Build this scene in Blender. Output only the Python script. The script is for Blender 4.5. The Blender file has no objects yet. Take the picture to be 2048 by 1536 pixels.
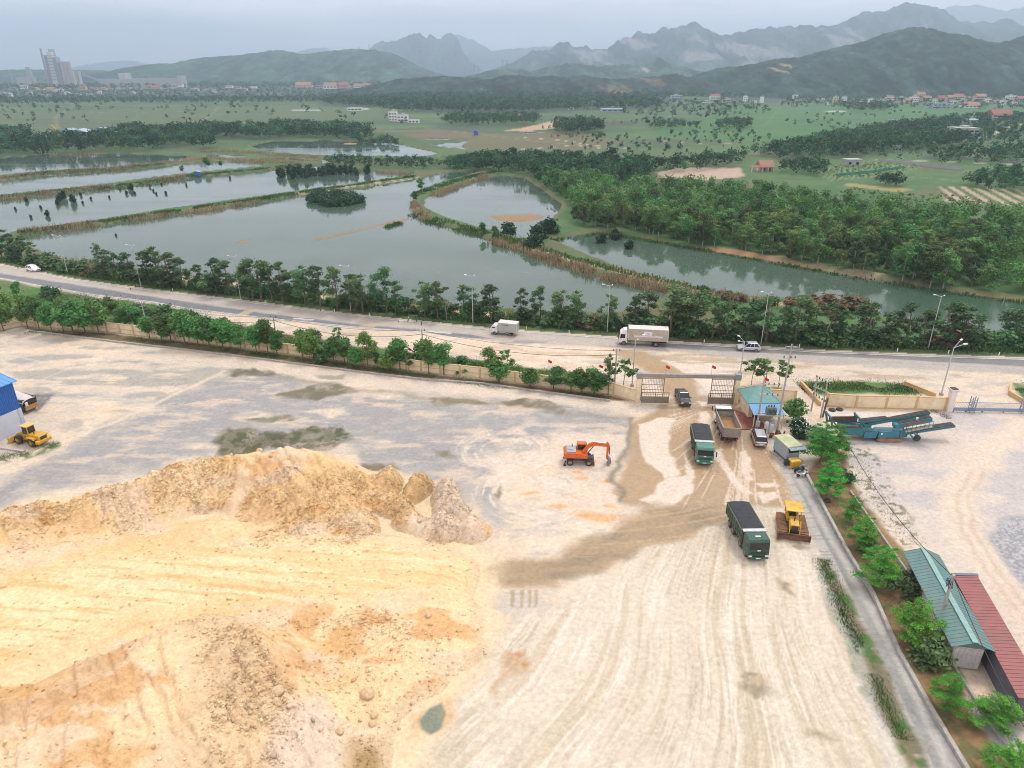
import bpy, math, random
import numpy as np
from mathutils import Vector, Matrix

SC = bpy.context.scene
COL = SC.collection
R = math.radians
# ------------------------------------------------------------------ camera, world, sun, exposure
H, PITCH, FPX = 50.0, R(24.0), 1400.0
cd = bpy.data.cameras.new('camera'); cam = bpy.data.objects.new('camera', cd); COL.objects.link(cam)
cam.location = (0, 0, H); cam.rotation_euler = (R(90) - PITCH, 0, 0)
cd.sensor_width = 36.0; cd.lens = FPX / 2048 * 36; cd.clip_start = 0.5; cd.clip_end = 40000
SC.camera = cam
SC.view_settings.view_transform = 'Standard'; SC.view_settings.look = 'None'
SC.view_settings.exposure = 0.26; SC.view_settings.gamma = 1.0
HAZE_D = 0.00018
SUN_EL, SUN_AZ = R(62), R(35)      # high sun behind cloud, ahead and to the right
w = bpy.data.worlds.new('World'); SC.world = w; w.use_nodes = True
nt = w.node_tree; nt.nodes.clear()
def N(t, ty, **kw):
    n = t.nodes.new(ty)
    for k, v in kw.items():
        if k in n.inputs.keys(): n.inputs[k].default_value = v
        else: setattr(n, k, v)
    return n
L = lambda t, a, b: t.links.new(a, b)
sky = N(nt, 'ShaderNodeTexSky', sky_type='NISHITA', sun_disc=False, sun_elevation=SUN_EL, sun_rotation=SUN_AZ, altitude=20, dust_density=4.0)
bg1 = N(nt, 'ShaderNodeBackground', Strength=0.06); L(nt, sky.outputs[0], bg1.inputs[0])
tc = N(nt, 'ShaderNodeTexCoord')
sp = N(nt, 'ShaderNodeSeparateXYZ'); L(nt, tc.outputs['Generated'], sp.inputs[0])
ov = N(nt, 'ShaderNodeFloatCurve')      # overcast: bright veil at the skyline, brighter again overhead
cv = ov.mapping.curves[0]; cv.points[0].location = (0.0, 0.90); cv.points[1].location = (1.0, 0.80)
for a_, b_ in ((0.10, 0.80), (0.28, 0.52), (0.55, 0.62)): cv.points.new(a_, b_)
ov.mapping.update(); L(nt, sp.outputs['Z'], ov.inputs['Value'])
om = N(nt, 'ShaderNodeMath', operation='MULTIPLY'); om.inputs[1].default_value = 2.0; L(nt, ov.outputs[0], om.inputs[0])
mp = N(nt, 'ShaderNodeMapping'); mp.inputs['Scale'].default_value = (1.6, 1.6, 14.0); L(nt, tc.outputs['Generated'], mp.inputs[0])
cn = N(nt, 'ShaderNodeTexNoise', Scale=2.3, Detail=6.0, Roughness=0.55); L(nt, mp.outputs[0], cn.inputs['Vector'])
cr = N(nt, 'ShaderNodeMapRange'); cr.inputs['From Min'].default_value = 0.35; cr.inputs['From Max'].default_value = 0.65
cr.inputs['To Min'].default_value = 0.72; cr.inputs['To Max'].default_value = 1.16; L(nt, cn.outputs[0], cr.inputs['Value'])
mu = N(nt, 'ShaderNodeMath', operation='MULTIPLY'); L(nt, om.outputs[0], mu.inputs[0]); L(nt, cr.outputs[0], mu.inputs[1])
bg2 = N(nt, 'ShaderNodeBackground', Color=(1.0, 0.915, 0.93, 1)); L(nt, mu.outputs[0], bg2.inputs['Strength'])
mx = N(nt, 'ShaderNodeMixShader', Fac=0.86); L(nt, bg1.outputs[0], mx.inputs[1]); L(nt, bg2.outputs[0], mx.inputs[2])
wo = N(nt, 'ShaderNodeOutputWorld'); L(nt, mx.outputs[0], wo.inputs[0])
sl = bpy.data.lights.new('sun', 'SUN'); sl.energy = 1.5; sl.angle = R(14); sl.color = (1.0, 0.93, 0.80)
so = bpy.data.objects.new('sun', sl); COL.objects.link(so)
sd = Vector((math.sin(SUN_AZ) * math.cos(SUN_EL), math.cos(SUN_AZ) * math.cos(SUN_EL), math.sin(SUN_EL)))
so.rotation_euler = sd.to_track_quat('Z', 'Y').to_euler(); so.location = (0, 0, 400)
SC.cycles.use_denoising = True; SC.cycles.filter_width = 1.0
SC.cycles.max_bounces = 5; SC.cycles.diffuse_bounces = 2; SC.cycles.glossy_bounces = 2; SC.cycles.transmission_bounces = 2
SC.cycles.volume_bounces = 2; SC.cycles.transparent_max_bounces = 6; SC.cycles.caustics_reflective = False

# ------------------------------------------------------------------ helpers
def P(px, py, z=0.0):
    """the point at height z that the photograph shows at pixel (px, py)"""
    r = (px - 1024) / FPX; u = (768 - py) / FPX
    dy = math.cos(PITCH) + u * math.sin(PITCH); dz = -math.sin(PITCH) + u * math.cos(PITCH)
    t = (z - H) / dz
    return Vector((r * t, dy * t, z))
def PX(pts, z=0.0): return np.array([tuple(P(a, b, z))[:2] for a, b in pts])
def PD(px, py, D):
    """pixel -> world point at forward ground distance D"""
    r = (px - 1024) / FPX; u = (768 - py) / FPX
    dy = math.cos(PITCH) + u * math.sin(PITCH); dz = -math.sin(PITCH) + u * math.cos(PITCH)
    t = D / dy
    return Vector((r * t, D, H + dz * t))

def hash2(ix, iy, seed):
    h = (ix.astype(np.int64) * 374761393 + iy.astype(np.int64) * 668265263 + seed * 974634777) & 0xffffffff
    h = ((h ^ (h >> 13)) * 1274126177) & 0xffffffff
    return ((h ^ (h >> 16)) & 0xffff) / 65535.0
def vn(x, y, seed=0):
    x = np.asarray(x, float); y = np.asarray(y, float)
    ix = np.floor(x); iy = np.floor(y); fx = x - ix; fy = y - iy
    fx = fx * fx * (3 - 2 * fx); fy = fy * fy * (3 - 2 * fy)
    a = hash2(ix, iy, seed); b = hash2(ix + 1, iy, seed); c = hash2(ix, iy + 1, seed); d = hash2(ix + 1, iy + 1, seed)
    return (a * (1 - fx) + b * fx) * (1 - fy) + (c * (1 - fx) + d * fx) * fy
def fbm(x, y, o=4, seed=0, g=0.5):
    s = 0; a = 1; t = 0
    for k in range(o):
        s = s + a * vn(x * 2 ** k + 17.3 * k, y * 2 ** k - 9.1 * k, seed + k); t += a; a *= g
    return s / t
def sst(a, b, x):
    t = np.clip((x - a) / (b - a), 0, 1); return t * t * (3 - 2 * t)
def sd_poly(poly, X, Y, margin=8.0):
    """signed distance, positive inside; -margin where far outside"""
    poly = np.asarray(poly, float); out = np.full(X.shape, -float(margin))
    lo = poly.min(0) - margin; hi = poly.max(0) + margin
    m = (X > lo[0]) & (X < hi[0]) & (Y > lo[1]) & (Y < hi[1])
    if not m.any(): return out
    x = X[m]; y = Y[m]; d2 = np.full(x.shape, 1e18); ins = np.zeros(x.shape, bool)
    n = len(poly)
    for i in range(n):
        ax, ay = poly[i]; bx, by = poly[(i + 1) % n]
        ex, ey = bx - ax, by - ay; l2 = ex * ex + ey * ey + 1e-12
        t = np.clip(((x - ax) * ex + (y - ay) * ey) / l2, 0, 1)
        dd = (x - ax - t * ex) ** 2 + (y - ay - t * ey) ** 2
        d2 = np.minimum(d2, dd)
        if ay != by:
            ins ^= ((ay > y) != (by > y)) & (x < (bx - ax) * (y - ay) / (by - ay) + ax)
    out[m] = np.where(ins, 1, -1) * np.sqrt(d2)
    return np.maximum(out, -margin)
def d_line(line, X, Y, margin=20.0):
    line = np.asarray(line, float); out = np.full(X.shape, float(margin))
    lo = line.min(0) - margin; hi = line.max(0) + margin
    m = (X > lo[0]) & (X < hi[0]) & (Y > lo[1]) & (Y < hi[1])
    if not m.any(): return out
    x = X[m]; y = Y[m]; d2 = np.full(x.shape, margin ** 2)
    for i in range(len(line) - 1):
        ax, ay = line[i]; bx, by = line[i + 1]; ex, ey = bx - ax, by - ay
        t = np.clip(((x - ax) * ex + (y - ay) * ey) / (ex * ex + ey * ey + 1e-12), 0, 1)
        d2 = np.minimum(d2, (x - ax - t * ex) ** 2 + (y - ay - t * ey) ** 2)
    out[m] = np.sqrt(d2); return out

# ---- materials
MATS = {}
def M(name, col, rough=0.7, metal=0.0, var=0.18, scale=2.5, bump=0.0, dirt=None, trans=0.0, inst=0.0, spec=0.5):
    """procedural: base colour broken up by noise, optional dirt colour, optional per-object variation"""
    if name in MATS: return MATS[name]
    m = bpy.data.materials.new(name); m.use_nodes = True; t = m.node_tree; b = t.nodes['Principled BSDF']
    b.inputs['Roughness'].default_value = rough; b.inputs['Metallic'].default_value = metal
    b.inputs['Specular IOR Level'].default_value = spec
    co = N(t, 'ShaderNodeTexCoord')
    nz = N(t, 'ShaderNodeTexNoise', Scale=scale, Detail=6.0, Roughness=0.6); L(t, co.outputs['Object'], nz.inputs['Vector'])
    mr = N(t, 'ShaderNodeMapRange'); mr.inputs['From Min'].default_value = 0.3; mr.inputs['From Max'].default_value = 0.7
    mr.inputs['To Min'].default_value = 1 - var; mr.inputs['To Max'].default_value = 1 + var; L(t, nz.outputs[0], mr.inputs['Value'])
    rgb = N(t, 'ShaderNodeRGB'); rgb.outputs[0].default_value = (*col, 1)
    vm = N(t, 'ShaderNodeVectorMath', operation='SCALE'); L(t, rgb.outputs[0], vm.inputs[0]); L(t, mr.outputs[0], vm.inputs['Scale'])
    out = vm.outputs[0]
    if inst:
        oi = N(t, 'ShaderNodeObjectInfo'); hs = N(t, 'ShaderNodeHueSaturation')
        m1 = N(t, 'ShaderNodeMapRange'); m1.inputs['To Min'].default_value = 0.5 - inst * 0.06; m1.inputs['To Max'].default_value = 0.5 + inst * 0.012
        L(t, oi.outputs['Random'], m1.inputs['Value']); L(t, m1.outputs[0], hs.inputs['Hue'])
        m2 = N(t, 'ShaderNodeMath', operation='MULTIPLY'); m2.inputs[1].default_value = 7.13; L(t, oi.outputs['Random'], m2.inputs[0])
        m3 = N(t, 'ShaderNodeMath', operation='FRACT'); L(t, m2.outputs[0], m3.inputs[0])
        m4 = N(t, 'ShaderNodeMapRange'); m4.inputs['To Min'].default_value = 1 - inst * 0.4; m4.inputs['To Max'].default_value = 1 + inst * 0.45
        L(t, m3.outputs[0], m4.inputs['Value']); L(t, m4.outputs[0], hs.inputs['Value']); L(t, out, hs.inputs['Color']); out = hs.outputs[0]
    if dirt:
        n2 = N(t, 'ShaderNodeTexNoise', Scale=scale * 0.6, Detail=8.0, Roughness=0.7); L(t, co.outputs['Object'], n2.inputs['Vector'])
        r2 = N(t, 'ShaderNodeMapRange'); r2.inputs['From Min'].default_value = 0.48; r2.inputs['From Max'].default_value = 0.68
        r2.inputs['To Max'].default_value = 0.75; L(t, n2.outputs[0], r2.inputs['Value'])
        mm = N(t, 'ShaderNodeMix', data_type='RGBA'); L(t, r2.outputs[0], mm.inputs['Factor']); L(t, out, mm.inputs['A'])
        mm.inputs['B'].default_value = (*dirt, 1); out = mm.outputs['Result']
    if trans:
        at = N(t, 'ShaderNodeAttribute', attribute_name='leaf'); ml = N(t, 'ShaderNodeVectorMath', operation='MULTIPLY')
        L(t, out, ml.inputs[0]); L(t, at.outputs['Color'], ml.inputs[1]); out = ml.outputs[0]
        tr = N(t, 'ShaderNodeBsdfTranslucent'); L(t, out, tr.inputs['Color'])
        ms = N(t, 'ShaderNodeMixShader', Fac=trans); o = t.nodes['Material Output']
        L(t, b.outputs[0], ms.inputs[1]); L(t, tr.outputs[0], ms.inputs[2]); L(t, ms.outputs[0], o.inputs['Surface'])
    L(t, out, b.inputs['Base Color'])
    if bump:
        n3 = N(t, 'ShaderNodeTexNoise', Scale=scale * 4, Detail=6.0); L(t, co.outputs['Object'], n3.inputs['Vector'])
        bp = N(t, 'ShaderNodeBump', Strength=bump, Distance=0.08); L(t, n3.outputs[0], bp.inputs['Height']); L(t, bp.outputs[0], b.inputs['Normal'])
    MATS[name] = m; return m

# ---- mesh builder
class MB:
    def __init__(s): s.v = []; s.f = []; s.m = []
    def poly(s, pts, mi=0):
        k = len(s.v); s.v += [tuple(p) for p in pts]; s.f.append(tuple(range(k, k + len(pts)))); s.m.append(mi); return s
    def hexa(s, b, t, mi=0):
        """bottom and top rings of equal length (counter-clockwise seen from above)"""
        k = len(s.v); n = len(b); s.v += [tuple(p) for p in b] + [tuple(p) for p in t]
        s.f.append(tuple(range(k + n - 1, k - 1, -1))); s.f.append(tuple(range(k + n, k + 2 * n)))
        for i in range(n):
            j = (i + 1) % n; s.f.append((k + i, k + j, k + n + j, k + n + i))
        s.m += [mi] * (n + 2); return s
    def box(s, x0, x1, y0, y1, z0, z1, mi=0):
        return s.hexa([(x0, y0, z0), (x1, y0, z0), (x1, y1, z0), (x0, y1, z0)], [(x0, y0, z1), (x1, y0, z1), (x1, y1, z1), (x0, y1, z1)], mi)
    def cyl(s, p0, p1, r0, r1=None, n=8, mi=0, cap=True):
        p0 = Vector(p0); p1 = Vector(p1); r1 = r0 if r1 is None else r1; d = (p1 - p0)
        if d.length < 1e-6: return s
        q = d.to_track_quat('Z', 'Y'); k = len(s.v)
        for p, r in ((p0, r0), (p1, r1)):
            for i in range(n):
                a = 2 * math.pi * i / n; s.v.append(tuple(p + q @ Vector((r * math.cos(a), r * math.sin(a), 0))))
        for i in range(n):
            j = (i + 1) % n; s.f.append((k + i, k + j, k + n + j, k + n + i)); s.m.append(mi)
        if cap:
            s.f.append(tuple(range(k + n - 1, k - 1, -1))); s.f.append(tuple(range(k + n, k + 2 * n))); s.m += [mi, mi]
        return s
    def bar(s, p0, p1, wd, hg, mi=0):
        """rectangular bar from p0 to p1"""
        p0 = Vector(p0); p1 = Vector(p1); d = (p1 - p0).normalized(); up = Vector((0, 0, 1))
        sx = d.cross(up); sx = Vector((1, 0, 0)) if sx.length < 1e-3 else sx.normalized(); uz = sx.cross(d).normalized()
        a = sx * wd / 2; b = uz * hg / 2
        return s.hexa([p0 - a - b, p0 + a - b, p0 + a + b, p0 - a + b], [p1 - a - b, p1 + a - b, p1 + a + b, p1 - a + b], mi)
    def path(s, pts, r, n=6, mi=0):
        for a, b in zip(pts[:-1], pts[1:]): s.cyl(a, b, r, r, n, mi)
        return s
    def prism(s, prof, y0, y1, mi=0, axis='y'):
        """profile in (x,z) pushed along y, or in (y,z) pushed along x"""
        if axis == 'y': A = [(a, y0, b) for a, b in prof]; B = [(a, y1, b) for a, b in prof]
        else: A = [(y0, a, b) for a, b in prof]; B = [(y1, a, b) for a, b in prof]
        return s.hexa(A, B, mi)
    def build(s, name, mats, parent=None, loc=None, smooth=False, bevel=0.0):
        me = bpy.data.meshes.new(name); me.from_pydata(s.v, [], s.f); me.update()
        mats = mats if isinstance(mats, (list, tuple)) else [mats]
        for m in mats: me.materials.append(m)
        if len(mats) > 1: me.polygons.foreach_set('material_index', s.m)
        import bmesh
        b = bmesh.new(); b.from_mesh(me); bmesh.ops.recalc_face_normals(b, faces=b.faces)
        if bevel: bmesh.ops.bevel(b, geom=b.edges[:], offset=bevel, segments=1, affect='EDGES', clamp_overlap=True)
        b.to_mesh(me); b.free()
        if smooth: me.polygons.foreach_set('use_smooth', [True] * len(me.polygons))
        o = bpy.data.objects.new(name, me); COL.objects.link(o)
        if parent: o.parent = parent
        if loc is not None: o.location = loc
        return o
def tag(o, label, cat, group=None):
    o['label'] = label; o['category'] = cat
    if group: o['group'] = group
    return o
def thing(name, label, cat, loc=(0, 0, 0), rz=0.0, group=None, s=1.0):
    o = bpy.data.objects.new(name, None); COL.objects.link(o); o.empty_display_size = 0.3
    o.location = loc; o.rotation_euler = (0, 0, rz); o.scale = (s, s, s); return tag(o, label, cat, group)
def kids(o): return [c for c in o.children]
def dup(o, parent=None, loc=None, rz=None, s=None):
    c = o.copy(); COL.objects.link(c)
    if parent: c.parent = parent
    if loc is not None: c.location = loc
    if rz is not None: c.rotation_euler = (c.rotation_euler[0], c.rotation_euler[1], rz)
    if s is not None: c.scale = s if isinstance(s, tuple) else (s, s, s)
    for ch in kids(o): dup(ch, c)
    return c
def np_mesh(name, V, F, mat, cols=None, attr='Col', smooth=False, mats=None, midx=None):
    """V (n,3), F (m,3) or (m,4) numpy -> object"""
    me = bpy.data.meshes.new(name); V = np.ascontiguousarray(V, dtype=np.float32); F = np.ascontiguousarray(F, dtype=np.int32); k = F.shape[1]
    me.vertices.add(len(V)); me.vertices.foreach_set('co', V.ravel())
    me.loops.add(F.size); me.loops.foreach_set('vertex_index', F.ravel())
    me.polygons.add(len(F)); me.polygons.foreach_set('loop_start', np.arange(0, F.size, k, dtype=np.int32))
    me.update(calc_edges=True)
    if cols is not None:
        a = me.attributes.new(attr, 'FLOAT_COLOR', 'POINT'); a.data.foreach_set('color', np.ascontiguousarray(cols, dtype=np.float32).ravel())
    for m in (mats or [mat]): me.materials.append(m)
    if midx is not None: me.polygons.foreach_set('material_index', np.asarray(midx, dtype=np.int32))
    if smooth: me.polygons.foreach_set('use_smooth', np.ones(len(F), dtype=bool))
    o = bpy.data.objects.new(name, me); COL.objects.link(o); return o
def structure(o): o['kind'] = 'structure'; return o
def stuff(o, label=None):
    o['kind'] = 'stuff'
    if label: o['label'] = label
    return o
# ------------------------------------------------------------------ land: ponds, ground, road, yard, path
WZ = -1.6                                                    # pond level
PONDS = [
 [(33,474),(95,466),(152,459),(240,446),(330,433),(430,418),(520,405),(602,391),(660,383),(721,376),(780,366),(830,358),(866,350),(900,345),(930,344),(960,344),(930,352),(896,361),(860,372),(832,383),(822,402),(821,422),(835,434),(881,449),(952,469),(980,482),(1020,493),(1060,506),(1110,524),(1183,550),(1260,566),(1310,578),(1336,586),(1300,612),(1230,626),(1100,624),(960,616),(800,605),(700,596),(600,581),(450,560),(340,545),(250,535),(140,522),(70,498)],
 [(1101,479),(1178,466),(1230,463),(1279,475),(1355,491),(1416,500),(1530,520),(1642,541),(1737,557),(1885,581),(2048,603),(2250,632),(2600,690),(2400,720),(2200,700),(2048,682),(1950,668),(1850,652),(1775,640),(1750,620),(1700,610),(1600,602),(1480,592),(1437,586),(1380,572),(1323,559),(1240,536),(1180,512),(1130,490)],
 [(866,388),(916,372),(965,359),(1000,350),(1048,356),(1084,380),(1122,408),(1119,423),(1100,440),(1070,470),(1044,478),(1000,464),(957,455),(893,436),(852,416),(848,400)],
 [(-250,445),(-100,418),(0,402),(140,385),(228,377),(391,355),(520,344),(580,334),(640,332),(700,338),(760,343),(830,344),(826,350),(720,367),(600,382),(520,393),(330,420),(152,448),(33,463),(-60,490),(-250,520)],
 [(-250,400),(-100,378),(0,363),(96,350),(228,341),(330,332),(432,322),(515,321),(530,328),(520,333),(391,346),(279,359),(140,378),(0,391),(-100,405),(-250,430)],
 [(-250,385),(-100,366),(0,352),(96,342),(228,335),(330,326),(392,317),(370,312),(250,307),(100,309),(0,316),(-250,335)],
 [(500,293),(535,284),(652,281),(780,285),(830,296),(880,307),(850,313),(760,312),(688,313),(640,311),(560,306),(525,300)],
 [(865,291),(890,286),(937,283),(921,292),(935,299),(905,297)],
 [(1205,247),(1225,242),(1260,242),(1288,245),(1262,251),(1225,252)],
 [(838,281),(870,277),(905,278),(880,281)],
 [(410,312),(445,309),(500,313),(470,317),(420,316)],
 [(1030,266),(1060,263),(1095,265),(1060,268)],
]
PONDW = [PX(p, WZ) for p in PONDS]
SANDBAR = [PX([(978,433),(1010,429),(1060,429),(1085,432),(1075,441),(1040,446),(1000,442)], WZ),
           PX([(612,483),(660,473),(720,460),(780,443),(812,437),(818,439),(770,450),(700,466),(650,478)], WZ),
           PX([(1180,470),(1200,465),(1240,470),(1260,476),(1230,478)], WZ), PX([(682,288),(700,284),(722,287),(700,290)], WZ),
           PX([(470,484),(520,478),(480,487)],WZ)]
FAR_EDGE = PX([(-500,430),(-250,483),(0,527),(142,556),(279,575),(482,599),(678,624),(810,638),(985,656),(1102,664),(1234,673),(1341,682),(1480,690),(1618,699),(1850,708),(2048,714),(2600,735)])
ROAD = PX([(-500,432),(-250,485),(0,529),(142,557),(279,577),(482,601),(678,626),(810,640),(985,658),(1102,666),(1234,675),(1341,684),(1480,692),(1618,701),(1850,710),(2048,716),(2600,737),
           (2600,765),(2048,742),(1737,724),(1440,709),(1200,694),(982,682),(838,664),(716,655),(520,637),(376,619),(305,606),(183,591),(89,575),(0,558),(-250,525),(-500,480)])
YARD = PX([(-700,640),(-250,640),(0,676),(46,662),(112,668),(234,684),(366,699),(520,717),(728,745),(855,760),(960,767),(1061,781),(1220,802),(1272,806),(1300,690),(1240,672),(1480,684),(1850,704),(2300,716),(2300,1700),(1925,1536),(1612,955),(1560,860),(1470,806),
           (1545,860),(1574,960),(1612,1033),(1674,1150),(1727,1250),(1732,1264),(1798,1402),(1863,1536),(1900,1600),(1000,2300),(-900,2300),(-900,900)])
PATH = PX([(1548,878),(1562,905),(1586,958),(1622,1030),(1680,1140),(1738,1260),(1804,1400),(1868,1536),(1900,1600),(1960,1600),(1925,1536),(1798,1309),(1737,1187),(1693,1103),(1612,955),(1600,915),(1585,878)])
def yedge(X): return np.interp(X, FAR_EDGE[:, 0], FAR_EDGE[:, 1])
def ground_z(X, Y, detail=True):
    X = np.atleast_1d(np.asarray(X, float)); Y = np.atleast_1d(np.asarray(Y, float))
    d = Y - yedge(X)
    z = -0.95 * sst(1, 10, d)
    beyond = sst(6, 14, d)
    z = z + beyond * (fbm(X / 14, Y / 14, 4, 5) - 0.5) * 0.5
    wob = (fbm(X / 5, Y / 5, 3, 8) - 0.5) * 4.0
    near = (Y > 90) & (d > 5) & (Y < 900)
    if near.any():
        x = X[near]; y = Y[near]; s = np.full(x.shape, -30.0)
        for p in PONDW: s = np.maximum(s, sd_poly(p, x, y, 8.0))
        bar = np.full(x.shape, -30.0)
        for p in SANDBAR: bar = np.maximum(bar, sd_poly(p, x, y, 8.0))
        s = s + wob[near] * 0.35
        dz = -1.7 * sst(-2.0, 2.6, s) + 0.30 * sst(-7, -2, s) * (1 - sst(-2.5, 0, s))
        dz = np.where(bar > -2.5, np.maximum(dz, -1.05 + 0.55 * sst(-2.5, 1.2, bar)), dz)
        z[near] += dz
    # verge between the wall and the road: a low grassy bank
    return z
# radial grid: ~1 px cells everywhere, wide enough to be walked round
AP = -40.0
ys = [6.0]
while ys[-1] < 16000: ys.append(ys[-1] + max(0.13, (ys[-1] ** 2 + H * H) / (700 * H) * 1.05))
ys = np.array(ys)
ts = np.concatenate([np.linspace(-2.6, -0.82, 50)[:-1], np.arange(-0.82, 0.82, 0.0015), np.linspace(0.82, 2.6, 50)[1:]])
GX = (ys[:, None] - AP) * ts[None, :]; GY = np.repeat(ys[:, None], len(ts), 1)
X = GX.ravel(); Y = GY.ravel()
Zg = ground_z(X, Y)
NV = len(X)
def lerp(a, b, t): return a + (b - a) * t[:, None]
C3 = lambda *c: np.array(c, float)[None, :]
wx = (fbm(X / 4, Y / 4, 3, 21) - .5); wy = (fbm(X / 4, Y / 4, 3, 22) - .5)
n1 = fbm(X / 9, Y / 9, 5, 1); n2 = fbm(X / 30, Y / 30, 4, 2); n3 = fbm(X / 1.2, Y / 1.2, 4, 3); n4 = fbm(X / 3.0, Y / 3.0, 5, 31)
D = Y - yedge(X)
# ---- open country beyond the road
C = lerp(C3(.048, .12, .034), C3(.072, .15, .044), sst(.35, .65, n1))
C = lerp(C, C3(.13, .105, .06), .7 * sst(.56, .68, fbm(X / 40, Y / 25, 5, 44)))
far = sst(350, 700, Y)
fx = fbm(X / 160, Y / 60, 5, 51); fx2 = fbm(X / 60, Y / 22, 4, 52)
F = lerp(C3(.048, .105, .034), C3(.078, .15, .048), sst(.4, .62, fx)); F = lerp(F, C3(.05, .075, .045), .7 * sst(.5, .6, fx2))
C = lerp(C, F, far)
WET = np.zeros(NV)
def region(px, soft=1.5, warp=3.0, z=0.0, world=None, margin=None):
    p = PX(px, z) if world is None else world
    mg = (margin or (soft + warp + 2))
    s = sd_poly(p, X + wx * warp, Y + wy * warp, mg)
    return sst(-soft, soft, s)
def paint(a, col, wet=None, amt=1.0):
    global C, WET
    a = a * amt; C = C * (1 - a[:, None]) + C3(*col) * a[:, None]
    if wet is not None: WET = WET * (1 - a) + wet * a
# green paddy on the right, dry meadow in the middle, plain on the left, bare patches
paint(region([(1290,268),(1420,235),(1500,212),(1800,208),(2100,212),(2300,230),(2300,262),(1800,262),(1620,280),(1480,285)], 8, 14, -.9), (.038, .135, .036))
paint(region([(1290,268),(1420,235),(1500,212),(1800,208),(2100,212),(2300,230),(2300,262),(1800,262),(1620,280),(1480,285)], 8, 14, -.9) * sst(.45, .62, fx2), (.06, .16, .042), None, .8)
paint(region([(880,300),(960,270),(1150,262),(1250,285),(1190,300),(1000,300)], 5, 14, -.9), (.16, .115, .065), None, .6)
paint(region([(700,262),(860,258),(1000,268),(930,285),(760,275)], 4, 10, -.9) * sst(.4, .6, fx2), (.16, .12, .07), None, .8)
paint(region([(-400,232),(100,222),(620,208),(800,225),(700,240),(250,262),(-400,285)], 6, 14, -.9), (.085, .125, .05), None, .75)
paint(region([(1000,262),(1050,255),(1110,240),(1150,243),(1140,252),(1060,262)], 2, 6, -.9), (.42, .30, .19))
paint(region([(1310,345),(1360,335),(1480,336),(1490,352),(1420,360),(1330,356)], 1.5, 4, -.9), (.42, .32, .24))
paint(region([(1190,378),(1280,382),(1270,386),(1200,384)], 1, 2, -.9), (.30, .22, .12))
paint(region([(1690,366),(1830,378),(1800,384),(1690,372)], 1, 2, -.9), (.33, .26, .10), None, .8)
paint(region([(1880,372),(2048,380),(2048,412),(1890,404)], 2, 3, -.9) * (.5 + .5 * np.sign(np.sin((X * .95 - Y * .31) * 1.15))), (.38, .30, .20))
paint(region([(1620,340),(1740,322),(1850,330),(1800,350),(1660,362)], 2, 3, -.9) * (.5 + .5 * np.sin(X * 2.0 + Y * .3)), (.16, .22, .10))
def line(px, wd, col, z=-.9, soft=.6, warp=1.2, amt=1.0, wet=None, world=None):
    p = PX(px, z) if world is None else world
    d = d_line(p, X + wx * warp, Y + wy * warp, wd + soft + 4)
    paint(1 - sst(wd / 2 - soft, wd / 2 + soft, d), col, wet, amt)
line([(1000,302),(1080,296),(1150,290),(1230,300)], 2.2, (.42,.36,.25)); line([(1050,275),(1120,280),(1180,290),(1250,296)], 2.2, (.42,.36,.25))
line([(1720,318),(1850,322),(2100,332)], 3.0, (.36,.34,.30)); line([(1930,282),(1985,268),(2030,250),(2060,246)], 5, (.42,.38,.32))
line([(1300,280),(1420,288),(1500,285)], 2, (.4,.36,.26), amt=.6)
line([(1455,170),(1470,178),(1475,188)], 14, (.45,.38,.28)); 
for a in ([(0,198),(45,199)], [(235,199),(320,199)], [(590,220),(640,220)], [(1580,221),(1690,223)], [(700,218),(730,218)]): line(a, 10, (.5,.52,.5), soft=3)
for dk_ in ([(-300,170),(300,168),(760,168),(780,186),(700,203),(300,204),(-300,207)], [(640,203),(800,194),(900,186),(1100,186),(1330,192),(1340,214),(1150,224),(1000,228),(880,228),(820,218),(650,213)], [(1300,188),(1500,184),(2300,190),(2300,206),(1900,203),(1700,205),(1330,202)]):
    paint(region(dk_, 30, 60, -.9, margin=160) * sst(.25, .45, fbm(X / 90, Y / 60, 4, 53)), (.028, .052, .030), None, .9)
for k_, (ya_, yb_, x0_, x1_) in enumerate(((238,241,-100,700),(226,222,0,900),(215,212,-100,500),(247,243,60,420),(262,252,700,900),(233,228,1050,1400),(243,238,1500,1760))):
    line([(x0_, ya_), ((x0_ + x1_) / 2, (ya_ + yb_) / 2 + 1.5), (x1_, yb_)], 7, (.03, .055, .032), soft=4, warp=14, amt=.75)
for a in ([(1480,240),(1700,232),(1900,226)], [(1400,262),(1560,250),(1800,244)], [(1620,280),(1700,250),(1760,226)], [(1500,272),(1540,240),(1560,216)]): line(a, 2.6, (.10, .17, .07), soft=1.5, warp=4, amt=.6)
for a in ([(0,222),(260,226),(560,216)], [(380,256),(420,232),(440,212)], [(120,270),(110,236),(150,210)], [(900,262),(1100,285),(1300,300)], [(1560,330),(1700,345),(1900,360)]): line(a, 3.0, (.24, .22, .15), soft=1.8, warp=6, amt=.5)
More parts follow.
